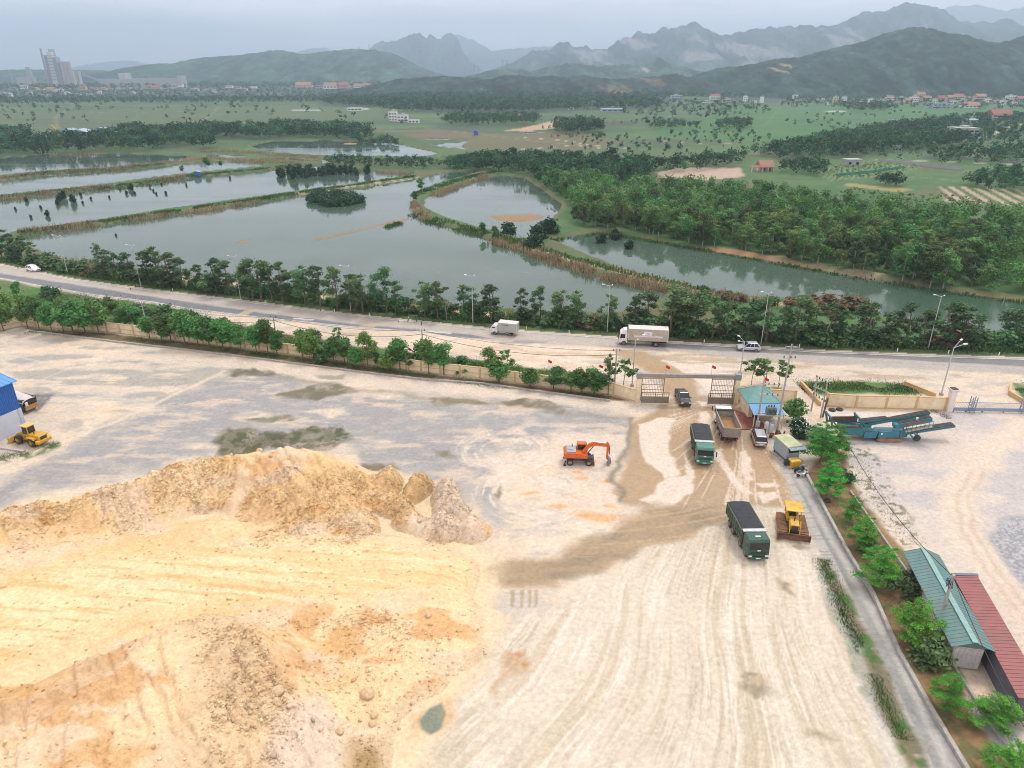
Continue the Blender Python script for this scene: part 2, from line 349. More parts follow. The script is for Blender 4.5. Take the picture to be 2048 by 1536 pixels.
# shores: bare clay and reed-straw rims
sp_ = np.full(NV, -12.0)
for p in PONDW: sp_ = np.maximum(sp_, sd_poly(p, X, Y, 8.0))
rim = sst(-3.2, -.4, sp_) * sst(90, 100, Y)
C = lerp(C, lerp(C3(.17, .145, .075), C3(.09, .115, .045), sst(.4, .6, n1)), rim * .85)
C = lerp(C, C3(.05, .06, .035), sst(-.2, .8, sp_))
for p in SANDBAR[:2] + SANDBAR[3:]: paint(sst(-2.5, .3, sd_poly(p, X, Y, 8)), (.28, .19, .105))
paint(region([(1350,488),(1480,500),(1640,535),(1840,572),(2048,597),(2048,604),(1885,584),(1640,545),(1416,503)], 1.2, 2, -.9), (.36, .21, .11), None, .9)
paint(region([(1500,500),(1700,535),(1850,560),(1850,572),(1640,535),(1480,503)], 2, 4, -.9) * sst(.45, .6, n1), (.40, .29, .20), None, .7)
# cream ground under the reeds of the long dike, sandy track between the roadside trees and the pond
line([(1035,492),(1110,512),(1190,533),(1290,560),(1380,582),(1470,598),(1560,608)], 3.0, (.40,.32,.2), z=-1, warp=3)
line([(330,553),(450,569),(600,592),(700,607),(800,616),(900,622),(1000,631)], 3.4, (.48,.36,.22), z=-1, warp=3)
line([(840,354),(720,371),(640,382),(600,387)], 2.5, (.40,.34,.22), z=-1, warp=2)
# ---- verge, yards
verge = region(None, 1.5, 2, world=np.concatenate([FAR_EDGE, FAR_EDGE[::-1] + np.array([0, 9.0])]))
paint(verge, (.075, .10, .035), 0, .7)
inner = D < 0
base = lerp(C3(.66, .53, .41), C3(.57, .475, .385), sst(.38, .62, n1))
base = lerp(base, C3(.45, .40, .36), .75 * sst(.47, .66, fbm(X / 12 + .4 * wx, Y / 3, 6, 61, .62)))
base = lerp(base, C3(.36, .345, .31), .55 * sst(.55, .66, fbm(X / 3.5, Y / 1.1, 5, 66, .62)))
base = lerp(base, C3(.66, .50, .36), .6 * sst(.55, .68, fbm(X / 5, Y / 3, 4, 62)))
C = np.where(inner[:, None], base, C); WET = np.where(inner, 0.12, WET)
# greyer wet slab area in the middle, with cream islands
blue = region([(330,940),(480,915),(700,905),(760,935),(850,965),(930,1000),(960,1050),(985,1085),(1020,1000),(1000,930),(1120,870),(1250,880),(1262,830),(1190,810),(1000,805),(860,790),(700,775),(560,742),(450,740),(390,775),(330,800),(200,870),(100,930),(-50,990),(0,1010),(150,960)], 2.5, 8)
bl2 = blue * sst(.30, .46, fbm(X / 10, Y / 4.5, 5, 71) + .06)
paint(bl2, (.275, .27, .272), .6, .93)
paint(blue * sst(.56, .68, fbm(X / 7, Y / 2.2, 6, 72, .6)), (.56, .45, .36), .1, .8)
paint(blue * sst(.52, .66, fbm(X / 3, Y / .9, 5, 78, .6)), (.45, .39, .345), .3, .5)
paint(region([(940,820),(1100,845),(1250,860),(1250,980),(1180,1050),(1020,1080),(960,1000),(930,900)], 2, 6) * sst(.45, .62, fbm(X / 4, Y / 2.5, 5, 73)), (.62, .50, .42), .1, .75)
paint(region([(0,690),(120,676),(420,715),(560,735),(400,770),(300,830),(150,850),(60,800),(0,740)], 2, 5) * sst(.5, .62, fbm(X / 7, Y / 2.5, 5, 74)), (.27, .27, .25), .3, .7)
paint(region([(60,700),(430,715),(1270,812),(1270,826),(800,775),(430,735)], 1, 1.2), (.60, .50, .41), .1, .85)      # lighter concrete lane under the wall
line([(456,738),(380,775),(300,812),(225,848),(140,878),(60,905)], .9, (.62, .52, .40), z=0, soft=.5, warp=1.2, amt=.8)
line([(0,706),(75,722),(150,731)], .35, (.60, .52, .44), z=0, soft=.2, warp=.2, amt=.7); line([(72,724),(0,746)], .35, (.60, .52, .44), z=0, soft=.2, warp=.2, amt=.7); line([(210,704),(150,731),(60,770)], .3, (.60, .52, .44), z=0, soft=.2, warp=.2, amt=.6)
line([(455,740),(560,752),(700,775),(860,795),(1000,808),(1150,826),(1262,838)], 1.1, (.25, .21, .14), z=0, soft=.6, warp=2.5, amt=.55, wet=.4)
# lower yard: dry pale clay combed by tyres that swing in from the gate
tc0 = P(1475, 800)
ang = np.arctan2(X - tc0.x, tc0.y - Y); rad = np.hypot(X - tc0.x, Y - tc0.y)
low = region([(1640,1085),(1560,1010),(1440,1040),(1300,1100),(1130,1190),(1040,1230),(960,1350),(900,1460),(860,1560),(800,1700),(1950,1700),(1830,1536),(1700,1220)], 1.5, 3)
paint(low, (.60, .515, .415), .05)
ang = ang + (fbm(X / 30, Y / 30, 3, 89) - .5) * .13
st = fbm(ang * 64 + wx * .5, rad / 14, 5, 81, .6); st2 = fbm(ang * 170 + wx, rad / 9, 3, 82)
paint(low * sst(.48, .68, st) * sst(.3, .62, n2 * .5 + n1 * .5), (.49, .405, .305), .05, .75); paint(low * sst(.56, .7, st2), (.66, .585, .50), .05, .8)
paint(low * sst(.56, .66, fbm(ang * 340 + wx * 3, rad / 5, 3, 88)) * sst(.42, .6, n1), (.44, .355, .26), .05, .6); paint(low * sst(.60, .72, fbm(ang * 70 + 9, rad / 22, 3, 83)), (.46, .36, .25), .05, .5)
# gate traffic: wet brown mud
mud = region([(1228,697),(1290,705),(1345,722),(1390,752),(1400,790),(1320,790),(1322,762),(1285,735),(1235,714)], .8, 2)
paint(mud, (.37, .255, .145), .4)
mud2 = region([(1330,800),(1400,788),(1470,800),(1492,850),(1540,900),(1566,940),(1588,1003),(1545,1012),(1480,1004),(1440,1012),(1420,1040),(1300,1012),(1250,1005),(1228,985),(1247,960),(1256,930),(1258,850),(1285,832),(1312,822)], .7, 2.2)
paint(mud2, (.375, .25, .14), .62)
paint(mud2 * sst(.5, .65, n1), (.345, .245, .15), .75, .7)
for isl in ([(1278,850),(1325,835),(1352,832),(1354,852),(1343,900),(1347,952),(1330,966),(1292,922),(1284,885)], [(1288,1000),(1322,972),(1356,950),(1372,905),(1382,940),(1378,985),(1345,1004),(1310,1012)],
            [(1398,800),(1460,805),(1462,815),(1405,812)], [(1400,825),(1412,825),(1420,880),(1415,900)], [(1430,900),(1445,895),(1475,950),(1500,985),(1480,985),(1450,940)], [(1482,905),(1495,900),(1512,935),(1500,945),(1512,960),(1500,962)],
            [(1520,985),(1545,978),(1558,990),(1530,996)], [(1505,985),(1520,980),(1530,1000),(1515,1003)], [(1515,965),(1552,962),(1556,968),(1520,972)], [(1322,722),(1370,712),(1440,730),(1478,745),(1470,790),(1435,795),(1400,770),(1380,748)], [(1280,756),(1318,775),(1318,790),(1282,792)]):
    paint(region(isl, .25, 2.6), (.66, .54, .455), .1, .95)
stk = fbm(ang * 75 + wx * .6, rad / 14, 3, 84)
trk = region([(1340,800),(1500,800),(1590,1005),(1440,1020),(1280,1015),(1350,940)], 1, 2)
paint(trk * sst(.62, .68, stk), (.62, .50, .40), .1, .75)
band = region([(1470,1005),(1400,1010),(1300,1010),(1240,1040),(1180,1076),(1120,1098),(1060,1112),(965,1122),(940,1130),(940,1165),(1010,1180),(1100,1172),(1190,1148),(1270,1108),(1400,1062),(1470,1040)], 1.0, 3)
paint(band, (.325, .225, .135), .3, .96); paint(band * sst(.5, .62, fbm(X / 6, Y / 2, 4, 85)), (.235, .185, .12), .4, .75)
bc = P(1080, 700); br = np.hypot(X - bc.x, (Y - bc.y)); paint(band * sst(.58, .68, fbm(br * 1.8, X / 18, 3, 86)), (.44, .32, .19), .1, .6)
# circular scuffs left by the excavator
for cx, cy, rr in ((1075, 985, 7.5), (1010, 900, 6), (1120, 945, 5)):
    c = P(cx, cy); rr_ = np.hypot(X - c.x, Y - c.y)
    paint((rr_ < rr + 2) * sst(rr * .35, rr * .6, rr_) * sst(rr + 2, rr, rr_) * sst(.55, .66, fbm(rr_ * 2.4, np.arctan2(X - c.x, Y - c.y) * 2, 3, 87)), (.66, .56, .47), .05, .7)
for cx, cy, rx, ry in ((1195,1030,3.4,1.0),(1110,1012,1.6,.5),(1060,985,1.6,.4),(1220,1010,1,.4),(1150,945,1,.4),(1165,955,1.2,.5),(1225,958,1,.5)):
    c = P(cx, cy); paint(sst(1.3, .4, np.hypot((X + wx * 2 - c.x) / rx, (Y + wy * 2 - c.y) / ry) + .5 * (n4 - .5)), (.62, .33, .13), .1, .8)
# sand spread round the big stockpile
paint(region([(-300,1060),(0,1020),(300,960),(600,905),(745,935),(880,960),(965,1080),(985,1110),(1000,1200),(1010,1240),(960,1340),(890,1470),(850,1600),(-400,1700)], 2.0, 5), (.68, .53, .345), .05, .95)
# drain crack and puddles
line([(1262,835),(1256,870),(1250,905),(1242,935),(1230,955),(1248,968),(1255,985),(1240,1000)], .9, (.20, .16, .11), z=0, warp=2.5, soft=.5, wet=.5, amt=.9)
for pl, c_, we in (([(420,882),(470,852),(520,862),(560,872),(640,856),(700,850),(708,868),(660,895),(600,902),(520,898),(470,915),(430,912)], (.135, .12, .062), .5),
               ([(556,782),(620,770),(690,768),(716,778),(660,790),(600,802),(575,796)], (.17, .145, .085), .6), ([(1005,806),(1050,799),(1100,806),(1140,822),(1085,822),(1030,815)], (.17, .14, .085), .6),
               ([(868,794),(930,796),(975,806),(930,812),(885,808)], (.22, .17, .10), .5), ([(455,745),(520,737),(560,748),(470,753)], (.14, .13, .085), .4), ([(500,835),(560,828),(580,838),(520,845)], (.2, .18, .12), .5),
               ([(722,925),(755,922),(790,935),(760,945),(735,945)], (.19, .155, .09), .6), ([(870,905),(905,900),(915,912),(885,916)], (.22, .19, .13), .5), ([(985,985),(1000,970),(1012,980),(1000,990)], (.22, .18, .1), .4),
               ([(1478,1340),(1510,1334),(1540,1358),(1540,1382),(1505,1388),(1480,1365)], (.24, .20, .115), .7), ([(1560,1165),(1590,1170),(1595,1192),(1570,1188)], (.33, .25, .15), .5), ([(1630,1458),(1660,1468),(1700,1490),(1690,1502),(1650,1488)], (.34, .27, .16), .6),
               ([(1550,1075),(1620,1082),(1615,1100),(1555,1092)], (.29, .23, .13), .4), ([(65,795),(88,785),(118,790),(108,806),(92,820),(68,812)], (.13, .13, .125), .9),
               ([(832,1430),(880,1402),(892,1425),(880,1470),(860,1472),(838,1450)], (.20, .22, .16), .85), ([(640,745),(700,750),(690,760),(650,755)], (.3, .28, .22), .3)):
    pm_ = region(pl, .5, 4.2); paint(pm_ * (.55 + .45 * sst(.36, .5, n4)), c_, we, .95)
    paint(pm_ * sst(.5, .6, n3), tuple(v * .62 for v in c_), None, .6)
paint(region([(1505,1352),(1525,1350),(1530,1368),(1512,1372)], .2, 1), (.42, .33, .2), .6)
paint(region([(440,868),(700,850),(700,880),(560,900),(440,905)], .6, 2) * sst(.5, .6, n3), (.07, .08, .034), 0, .7)
paint(region([(70,905),(115,880),(125,892),(60,915),(0,925),(0,905)], .8, 2) * sst(.42, .56, n3), (.05, .11, .025), 0, .9)
for fx_, w_ in ((1022, 5), (1040, 4), (1055, 4), (1068, 3)):
    paint(region([(fx_, 1180), (fx_ + w_ + 4, 1180), (fx_ + w_ + 2, 1216), (fx_ + 1, 1214)], .1, .5), (.34, .26, .15), .3, .8)
paint(region([(1000,1310),(1045,1310),(1052,1330),(1030,1348),(1015,1365),(990,1382),(985,1372),(1005,1350),(995,1330)], .5, 3.2) * (.6 + .4 * sst(.4, .55, n3)), (.44, .24, .105), .1)
paint(region([(860,1400),(880,1370),(940,1372),(930,1420),(890,1470),(830,1480),(815,1440)], 1.0, 4) * (.5 + .5 * sst(.4, .56, n4)), (.54, .33, .15), .2, .85)
pd_ = region([(838,1440),(856,1412),(884,1402),(893,1425),(882,1460),(862,1474),(842,1462)], .2, .9); paint(pd_, (.17, .20, .155), .95, .95); paint(pd_ * sst(.5, .6, n3), (.26, .22, .13), None, .6); WET = np.maximum(WET, pd_ * .95)
# ---- right-hand yard
rt = region([(1700,850),(1900,820),(2300,820),(2300,1500),(2048,1440),(1990,1350),(1870,1110),(1760,1040),(1690,900)], 1.5, 3)
paint(rt, (.56, .475, .42), .1); paint(rt * sst(.42, .62, fbm(X / 6, Y / 4, 5, 91)), (.44, .40, .395), .15, .85)
rc = P(2250, 1080); rr_ = np.hypot(X - rc.x, (Y - rc.y) * .62); tr2 = rt * sst(17.2, 16, np.abs(rr_ - 11) + 12.5) * sst(.30, .5, fbm(rr_ * 1.2, np.arctan2(X - rc.x, Y - rc.y) * 3, 4, 92))
line([(2048,850),(1970,905),(1925,965),(1915,1030),(1935,1090),(1990,1160),(2060,1260),(2150,1400)], 4.4, (.62,.50,.40), z=0, soft=1.2, warp=2.5, amt=.9)
line([(1945,940),(1912,1000),(1922,1060),(1960,1130),(2030,1220)], .5, (.50,.40,.30), z=0, soft=.3, warp=1.0, amt=.8)
line([(1970,945),(1938,1000),(1945,1060),(1985,1130),(2060,1230)], .5, (.50,.40,.30), z=0, soft=.3, warp=1.0, amt=.8)
paint(region([(1975,1075),(2000,1045),(2048,1035),(2200,1040),(2200,1200),(2060,1190),(2010,1130)], .6, 2), (.27, .265, .28), .1)
paint(region([(1975,1075),(2000,1045),(2048,1035),(2200,1040),(2200,1200),(2060,1190),(2010,1130)], .6, 2) * sst(.45, .6, vn(X * 4, Y * 4, 7)), (.40, .39, .40), .1)
paint(region([(1690,880),(1740,890),(1800,1000),(1840,1100),(1800,1100),(1750,1030),(1700,950)], 1, 3) * sst(.56, .66, fbm(X / .7, Y / .7, 3, 93)), (.10, .12, .055), 0, .8)
paint(region([(1660,820),(1890,828),(1890,836),(1660,838)], .5, 2) , (.60, .54, .49), .05, .9)
# tree strip beside the path, drain slabs and weeds
soil = region([(1612,950),(1640,905),(1690,900),(1702,960),(1760,1050),(1830,1130),(1870,1270),(1990,1470),(2048,1560),(1960,1640),(1925,1536),(1798,1309),(1737,1187),(1693,1103)], .5, 1.2)
paint(soil, (.20, .115, .055), 0); paint(soil * sst(.48, .6, n4), (.30, .18, .09), 0, .8); paint(soil * sst(.52, .62, n3), (.06, .10, .03), 0, .6)
paint(region([(1950,1400),(2048,1420),(2060,1560),(1990,1480)], .6, 2), (.36, .34, .32), 0)
slab = region([(1548,905),(1566,905),(1590,958),(1626,1030),(1684,1140),(1740,1260),(1806,1400),(1870,1536),(1895,1600),(1868,1600),(1838,1536),(1778,1400),(1712,1260),(1660,1150),(1600,1030),(1572,958)], .15, .4)
paint(slab, (.42, .39, .36), .1); paint(slab * (np.abs((Y * 1.7) % 1 - .5) > .42), (.2, .18, .15), 0, .45)
wd_ = region([(1632,1110),(1655,1115),(1700,1190),(1725,1260),(1770,1340),(1800,1410),(1835,1480),(1850,1536),(1805,1536),(1770,1450),(1725,1380),(1690,1300),(1655,1200)], .5, 1.5)
paint(wd_ * sst(.34, .46, n4), (.125, .105, .045), 0, .85); paint(wd_ * sst(.47, .58, n3), (.06, .13, .03), 0, .9)
paint(region([(1600,1075),(1625,1090),(1690,1230),(1740,1350),(1790,1480),(1810,1600),(1790,1600),(1740,1420),(1650,1200)], .4, 1), (.52, .49, .46), .1, .5)
pth = region([(1548,878),(1562,905),(1586,958),(1622,1030),(1680,1140),(1738,1260),(1804,1400),(1868,1536),(1900,1600),(1960,1600),(1925,1536),(1798,1309),(1737,1187),(1693,1103),(1612,955),(1600,915),(1585,878)], .15, .3)
paint(pth, (.235, .235, .228), .1); paint(pth * sst(.45, .62, n4), (.30, .29, .275), .1, .7)
line([(1592,950),(1612,985),(1655,1065),(1712,1165),(1765,1265),(1830,1390),(1895,1530),(1930,1600)], .75, (.44, .41, .375), z=0, soft=.35, warp=.4, amt=.85)
paint(region([(1560,880),(1585,875),(1600,915),(1606,945),(1580,945)], .5, 1), (.46, .42, .38), .1)
# planted banks: behind the long wall, beside the gatehouse, behind the cream wall
for vp in ([(0,560),(183,593),(305,608),(376,623),(520,660),(700,690),(830,705),(960,722),(1060,735),(1200,752),(1212,772),(1100,765),(960,752),(843,740),(520,699),(216,662),(46,650),(0,664),(-300,660),(-300,500)],
           [(1600,766),(1700,763),(1800,766),(1850,786),(1640,790)], [(2020,766),(2200,770),(2200,800),(2040,795)], [(1480,775),(1560,775),(1570,795),(1490,790)]):
    paint(region(vp, .6, 1.6), (.07, .145, .032), 0, .96); paint(region(vp, .6, 1.6) * sst(.47, .6, n4), (.05, .15, .025), 0, .8); paint(region(vp, .6, 1.6) * sst(.5, .62, n1), (.15, .13, .06), 0, .5)
paint(region([(520,655),(700,670),(830,688),(980,700),(1200,735),(1195,748),(1060,722),(960,712),(700,682),(540,664)], .8, 2), (.60, .47, .36), .05, .9)
paint(region([(46,655),(216,667),(520,703),(843,746),(1227,792),(1262,802),(1220,800),(1061,779),(960,765),(728,743),(520,715),(234,682),(60,662)], .4, .8), (.17, .105, .05), 0)
paint(region([(46,655),(216,667),(520,703),(843,746),(1227,792),(1262,802),(1220,800),(1061,779),(960,765),(728,743),(520,715),(234,682),(60,662)], .4, .8) * sst(.5, .6, n4), (.07, .10, .03), 0, .7)
# the sandy lay-by between road and wall, with ruts
lay = region([(560,650),(700,662),(960,690),(1230,700),(1500,708),(1850,722),(2300,745),(2300,790),(1900,760),(1480,752),(1230,742),(1190,745),(980,705),(700,676)], 1, 2)
paint(lay * sst(.54, .64, fbm(X / 9, Y / 2.5, 4, 95)), (.36, .28, .19), .15, .7)
line([(990,690),(1080,705),(1150,708),(1215,712)], 1.4, (.45, .33, .2), z=0, warp=4, soft=.8, amt=.7)
# ---- the highway
s_road = sd_poly(ROAD, X, Y, 4)
road_m = s_road > 0
paint(sst(-.4, .4, s_road), (.44, .385, .34), .1)
roadd = yedge(X) - Y                                                   # distance behind the far edge, in y
dark = region([(-400,492),(0,547),(142,568),(279,590),(376,604),(520,625),(716,649),(838,659),(940,669),(985,678),(940,677),(838,663),(716,654),(520,634),(376,616),(305,603),(183,588),(89,572),(0,555),(-400,510)], .4, .6)
paint(dark, (.155, .165, .19), .15, .95)
paint(region([(980,676),(1230,690),(1340,696),(1340,704),(1200,700),(1000,686)], .5, 2) * sst(.4, .6, fbm(X / 14, Y / 1.2, 4, 96)), (.25, .24, .24), .15, .8)
dk2 = region([(1300,684),(1341,686),(1480,693),(1618,701),(1850,712),(2048,718),(2600,739),(2600,752),(2048,733),(1737,716),(1440,702),(1300,694)], .4, .6)
paint(dk2, (.18, .18, .185), .15, .95); paint(region([(1440,704),(1737,719),(2048,736),(2600,755),(2600,772),(2048,750),(1737,732),(1440,713)], .5, 1), (.37, .34, .32), .1, .8)
EDGE1 = np.stack([FAR_EDGE[:, 0], FAR_EDGE[:, 1] - 1.5], 1)

NEAR_L = PX([(-400,495),(0,557),(89,573),(183,589),(305,604),(376,617),(520,635),(716,655),(838,664)])
for a, b, cl in (((590,637), (625,640), (.66,.64,.6)), ((838,661), (900,666), (.66,.64,.6))): line([a, b], .7, cl, z=0, soft=.2, warp=0, amt=.9)
for k in range(7):
    line([(715 + k * 5, 655), (732 + k * 5, 647)], .3, (.55, .42, .24), z=0, soft=.12, warp=0, amt=.9); line([(985 + k * 6, 684), (998 + k * 6, 674)], .3, (.6, .45, .36), z=0, soft=.12, warp=0, amt=.8)
    line([(475 + k * 3, 629), (490 + k * 3, 622)], .3, (.5, .42, .2), z=0, soft=.12, warp=0, amt=.8)
# fine mottling everywhere
C = C * (0.93 + 0.14 * fbm(X / .37 + Y * .3, Y / .41 - X * .2, 4, 99, .6))[:, None] * (0.92 + .16 * n3)[:, None]
WET = np.clip(WET, 0, 1) * sst(.25, .6, n4 + .15)
Zg = Zg - low * .07 * sst(.5, .62, st) - band * .06 * sst(.45, .6, n1) - trk * .05 * sst(.45, .6, stk)
Zg = Zg + np.where(inner, (n4 - .5) * .06 - .03 * WET, 0)
kerb = PATH
# split one continuous sheet into the setting's pieces
i = np.arange(len(ys) - 1)[:, None] * len(ts) + np.arange(len(ts) - 1)[None, :]
Q = np.stack([i, i + 1, i + 1 + len(ts), i + len(ts)], -1).reshape(-1, 4)
cx_, cy_ = X[Q].mean(1), Y[Q].mean(1)
cls = np.zeros(len(Q), int)
cls[sd_poly(YARD, cx_, cy_, 2) > 0] = 2; cls[sd_poly(ROAD, cx_, cy_, 2) > 0] = 1; cls[sd_poly(PATH, cx_, cy_, 2) > 0] = 3
g = bpy.data.materials.new('land'); g.use_nodes = True; t = g.node_tree; b = t.nodes['Principled BSDF']
at = N(t, 'ShaderNodeAttribute', attribute_name='Col'); co = N(t, 'ShaderNodeTexCoord')
nz = N(t, 'ShaderNodeTexNoise', Scale=1.9, Detail=12.0, Roughness=0.76); L(t, co.outputs['Object'], nz.inputs['Vector'])
mr = N(t, 'ShaderNodeMapRange'); mr.inputs['From Min'].default_value = .3; mr.inputs['From Max'].default_value = .7; mr.inputs['To Min'].default_value = .74; mr.inputs['To Max'].default_value = 1.2
L(t, nz.outputs[0], mr.inputs['Value']); vm = N(t, 'ShaderNodeVectorMath', operation='SCALE'); L(t, at.outputs['Color'], vm.inputs[0]); L(t, mr.outputs[0], vm.inputs['Scale']); nf = N(t, 'ShaderNodeTexNoise', Scale=13.0, Detail=8.0, Roughness=0.8); L(t, co.outputs['Object'], nf.inputs['Vector'])
mf = N(t, 'ShaderNodeMapRange'); mf.inputs['From Min'].default_value = .34; mf.inputs['From Max'].default_value = .66; mf.inputs['To Min'].default_value = .72; mf.inputs['To Max'].default_value = 1.2; L(t, nf.outputs[0], mf.inputs['Value'])
vs = N(t, 'ShaderNodeTexVoronoi', Scale=3.6); L(t, co.outputs['Object'], vs.inputs['Vector']); vr = N(t, 'ShaderNodeMapRange'); vr.inputs['From Min'].default_value = .06; vr.inputs['From Max'].default_value = .16; vr.inputs['To Min'].default_value = .62; L(t, vs.outputs['Distance'], vr.inputs['Value'])
m1_ = N(t, 'ShaderNodeMath', operation='MULTIPLY'); L(t, mf.outputs[0], m1_.inputs[0]); L(t, vr.outputs[0], m1_.inputs[1]); vm2 = N(t, 'ShaderNodeVectorMath', operation='SCALE'); L(t, vm.outputs[0], vm2.inputs[0]); L(t, m1_.outputs[0], vm2.inputs['Scale']); L(t, vm2.outputs[0], b.inputs['Base Color'])
ro = N(t, 'ShaderNodeMapRange'); ro.inputs['To Min'].default_value = .95; ro.inputs['To Max'].default_value = .12; L(t, at.outputs['Alpha'], ro.inputs['Value']); L(t, ro.outputs[0], b.inputs['Roughness'])
bp = N(t, 'ShaderNodeBump', Strength=.35, Distance=.10); L(t, nz.outputs[0], bp.inputs['Height']); L(t, bp.outputs[0], b.inputs['Normal'])
C = np.where(inner[:, None], C * np.array([1.015, 1.045, 1.02]), C)
CA = np.concatenate([np.clip(C, .005, .9), WET[:, None]], 1); V3 = np.stack([X, Y, Zg], 1)
for k, nm in enumerate(('ground', 'road', 'yard', 'path')):
    q = Q[cls == k]; u, inv = np.unique(q.ravel(), return_inverse=True)
    structure(np_mesh(nm, V3[u], inv.reshape(-1, 4), g, CA[u], smooth=True))
def strip(pts, wd, z):
    m = MB(); p = np.asarray(pts); t_ = p[1:] - p[:-1]; t_ = np.vstack([t_, t_[-1:]]) + np.vstack([t_[:1], t_]); t_ /= np.linalg.norm(t_, axis=1)[:, None]; n_ = np.stack([-t_[:, 1], t_[:, 0]], 1) * wd / 2
    for i in range(len(p) - 1): m.poly([(*(p[i] - n_[i]), z), (*(p[i + 1] - n_[i + 1]), z), (*(p[i + 1] + n_[i + 1]), z), (*(p[i] + n_[i]), z)])
    return m
for e_ in (EDGE1, NEAR_L): structure(strip(e_, .26, .055).build('road_marking', M('worn_road_paint', (.62, .60, .56), .8, var=.3, dirt=(.45, .41, .37), scale=.8)))
# ---- water: one level sheet; the land carved above decides the shoreline
wm = bpy.data.materials.new('pond_water'); wm.use_nodes = True; t = wm.node_tree; b = t.nodes['Principled BSDF']
b.inputs['Roughness'].default_value = .04; b.inputs['IOR'].default_value = 1.33; b.inputs['Specular IOR Level'].default_value = .55
co = N(t, 'ShaderNodeTexCoord'); nz = N(t, 'ShaderNodeTexNoise', Scale=.02, Detail=4.0); L(t, co.outputs['Object'], nz.inputs['Vector'])
mr = N(t, 'ShaderNodeMapRange'); mr.inputs['From Min'].default_value = .35; mr.inputs['From Max'].default_value = .65; L(t, nz.outputs[0], mr.inputs['Value'])
mpw = N(t, 'ShaderNodeMapping'); mpw.inputs['Scale'].default_value = (.010, .045, 1); mpw.inputs['Rotation'].default_value = (0, 0, .35); L(t, co.outputs['Object'], mpw.inputs[0]); nw = N(t, 'ShaderNodeTexNoise', Scale=1.0, Detail=5.0); L(t, mpw.outputs[0], nw.inputs['Vector']); rw = N(t, 'ShaderNodeMapRange'); rw.inputs['From Min'].default_value = .42; rw.inputs['From Max'].default_value = .62; rw.inputs['To Min'].default_value = .015; rw.inputs['To Max'].default_value = .16; L(t, nw.outputs[0], rw.inputs['Value']); L(t, rw.outputs[0], b.inputs['Roughness'])
mm = N(t, 'ShaderNodeMix', data_type='RGBA'); L(t, mr.outputs[0], mm.inputs['Factor']); mm.inputs['A'].default_value = (.052, .10, .064, 1); mm.inputs['B'].default_value = (.085, .12, .098, 1); L(t, mm.outputs['Result'], b.inputs['Base Color'])
mp = N(t, 'ShaderNodeMapping'); mp.inputs['Scale'].default_value = (.5, 1.1, 1); L(t, co.outputs['Object'], mp.inputs[0])
n2_ = N(t, 'ShaderNodeTexNoise', Scale=1.1, Detail=4.0); L(t, mp.outputs[0], n2_.inputs['Vector']); bp = N(t, 'ShaderNodeBump', Strength=.03, Distance=.2); L(t, n2_.outputs[0], bp.inputs['Height']); L(t, bp.outputs[0], b.inputs['Normal'])
wv = [(-420, 145), (130, 118), (260, 100), (420, 240), (260, 760), (-420, 760)]
structure(MB().poly([(a, b_, WZ) for a, b_ in wv]).build('water', wm))
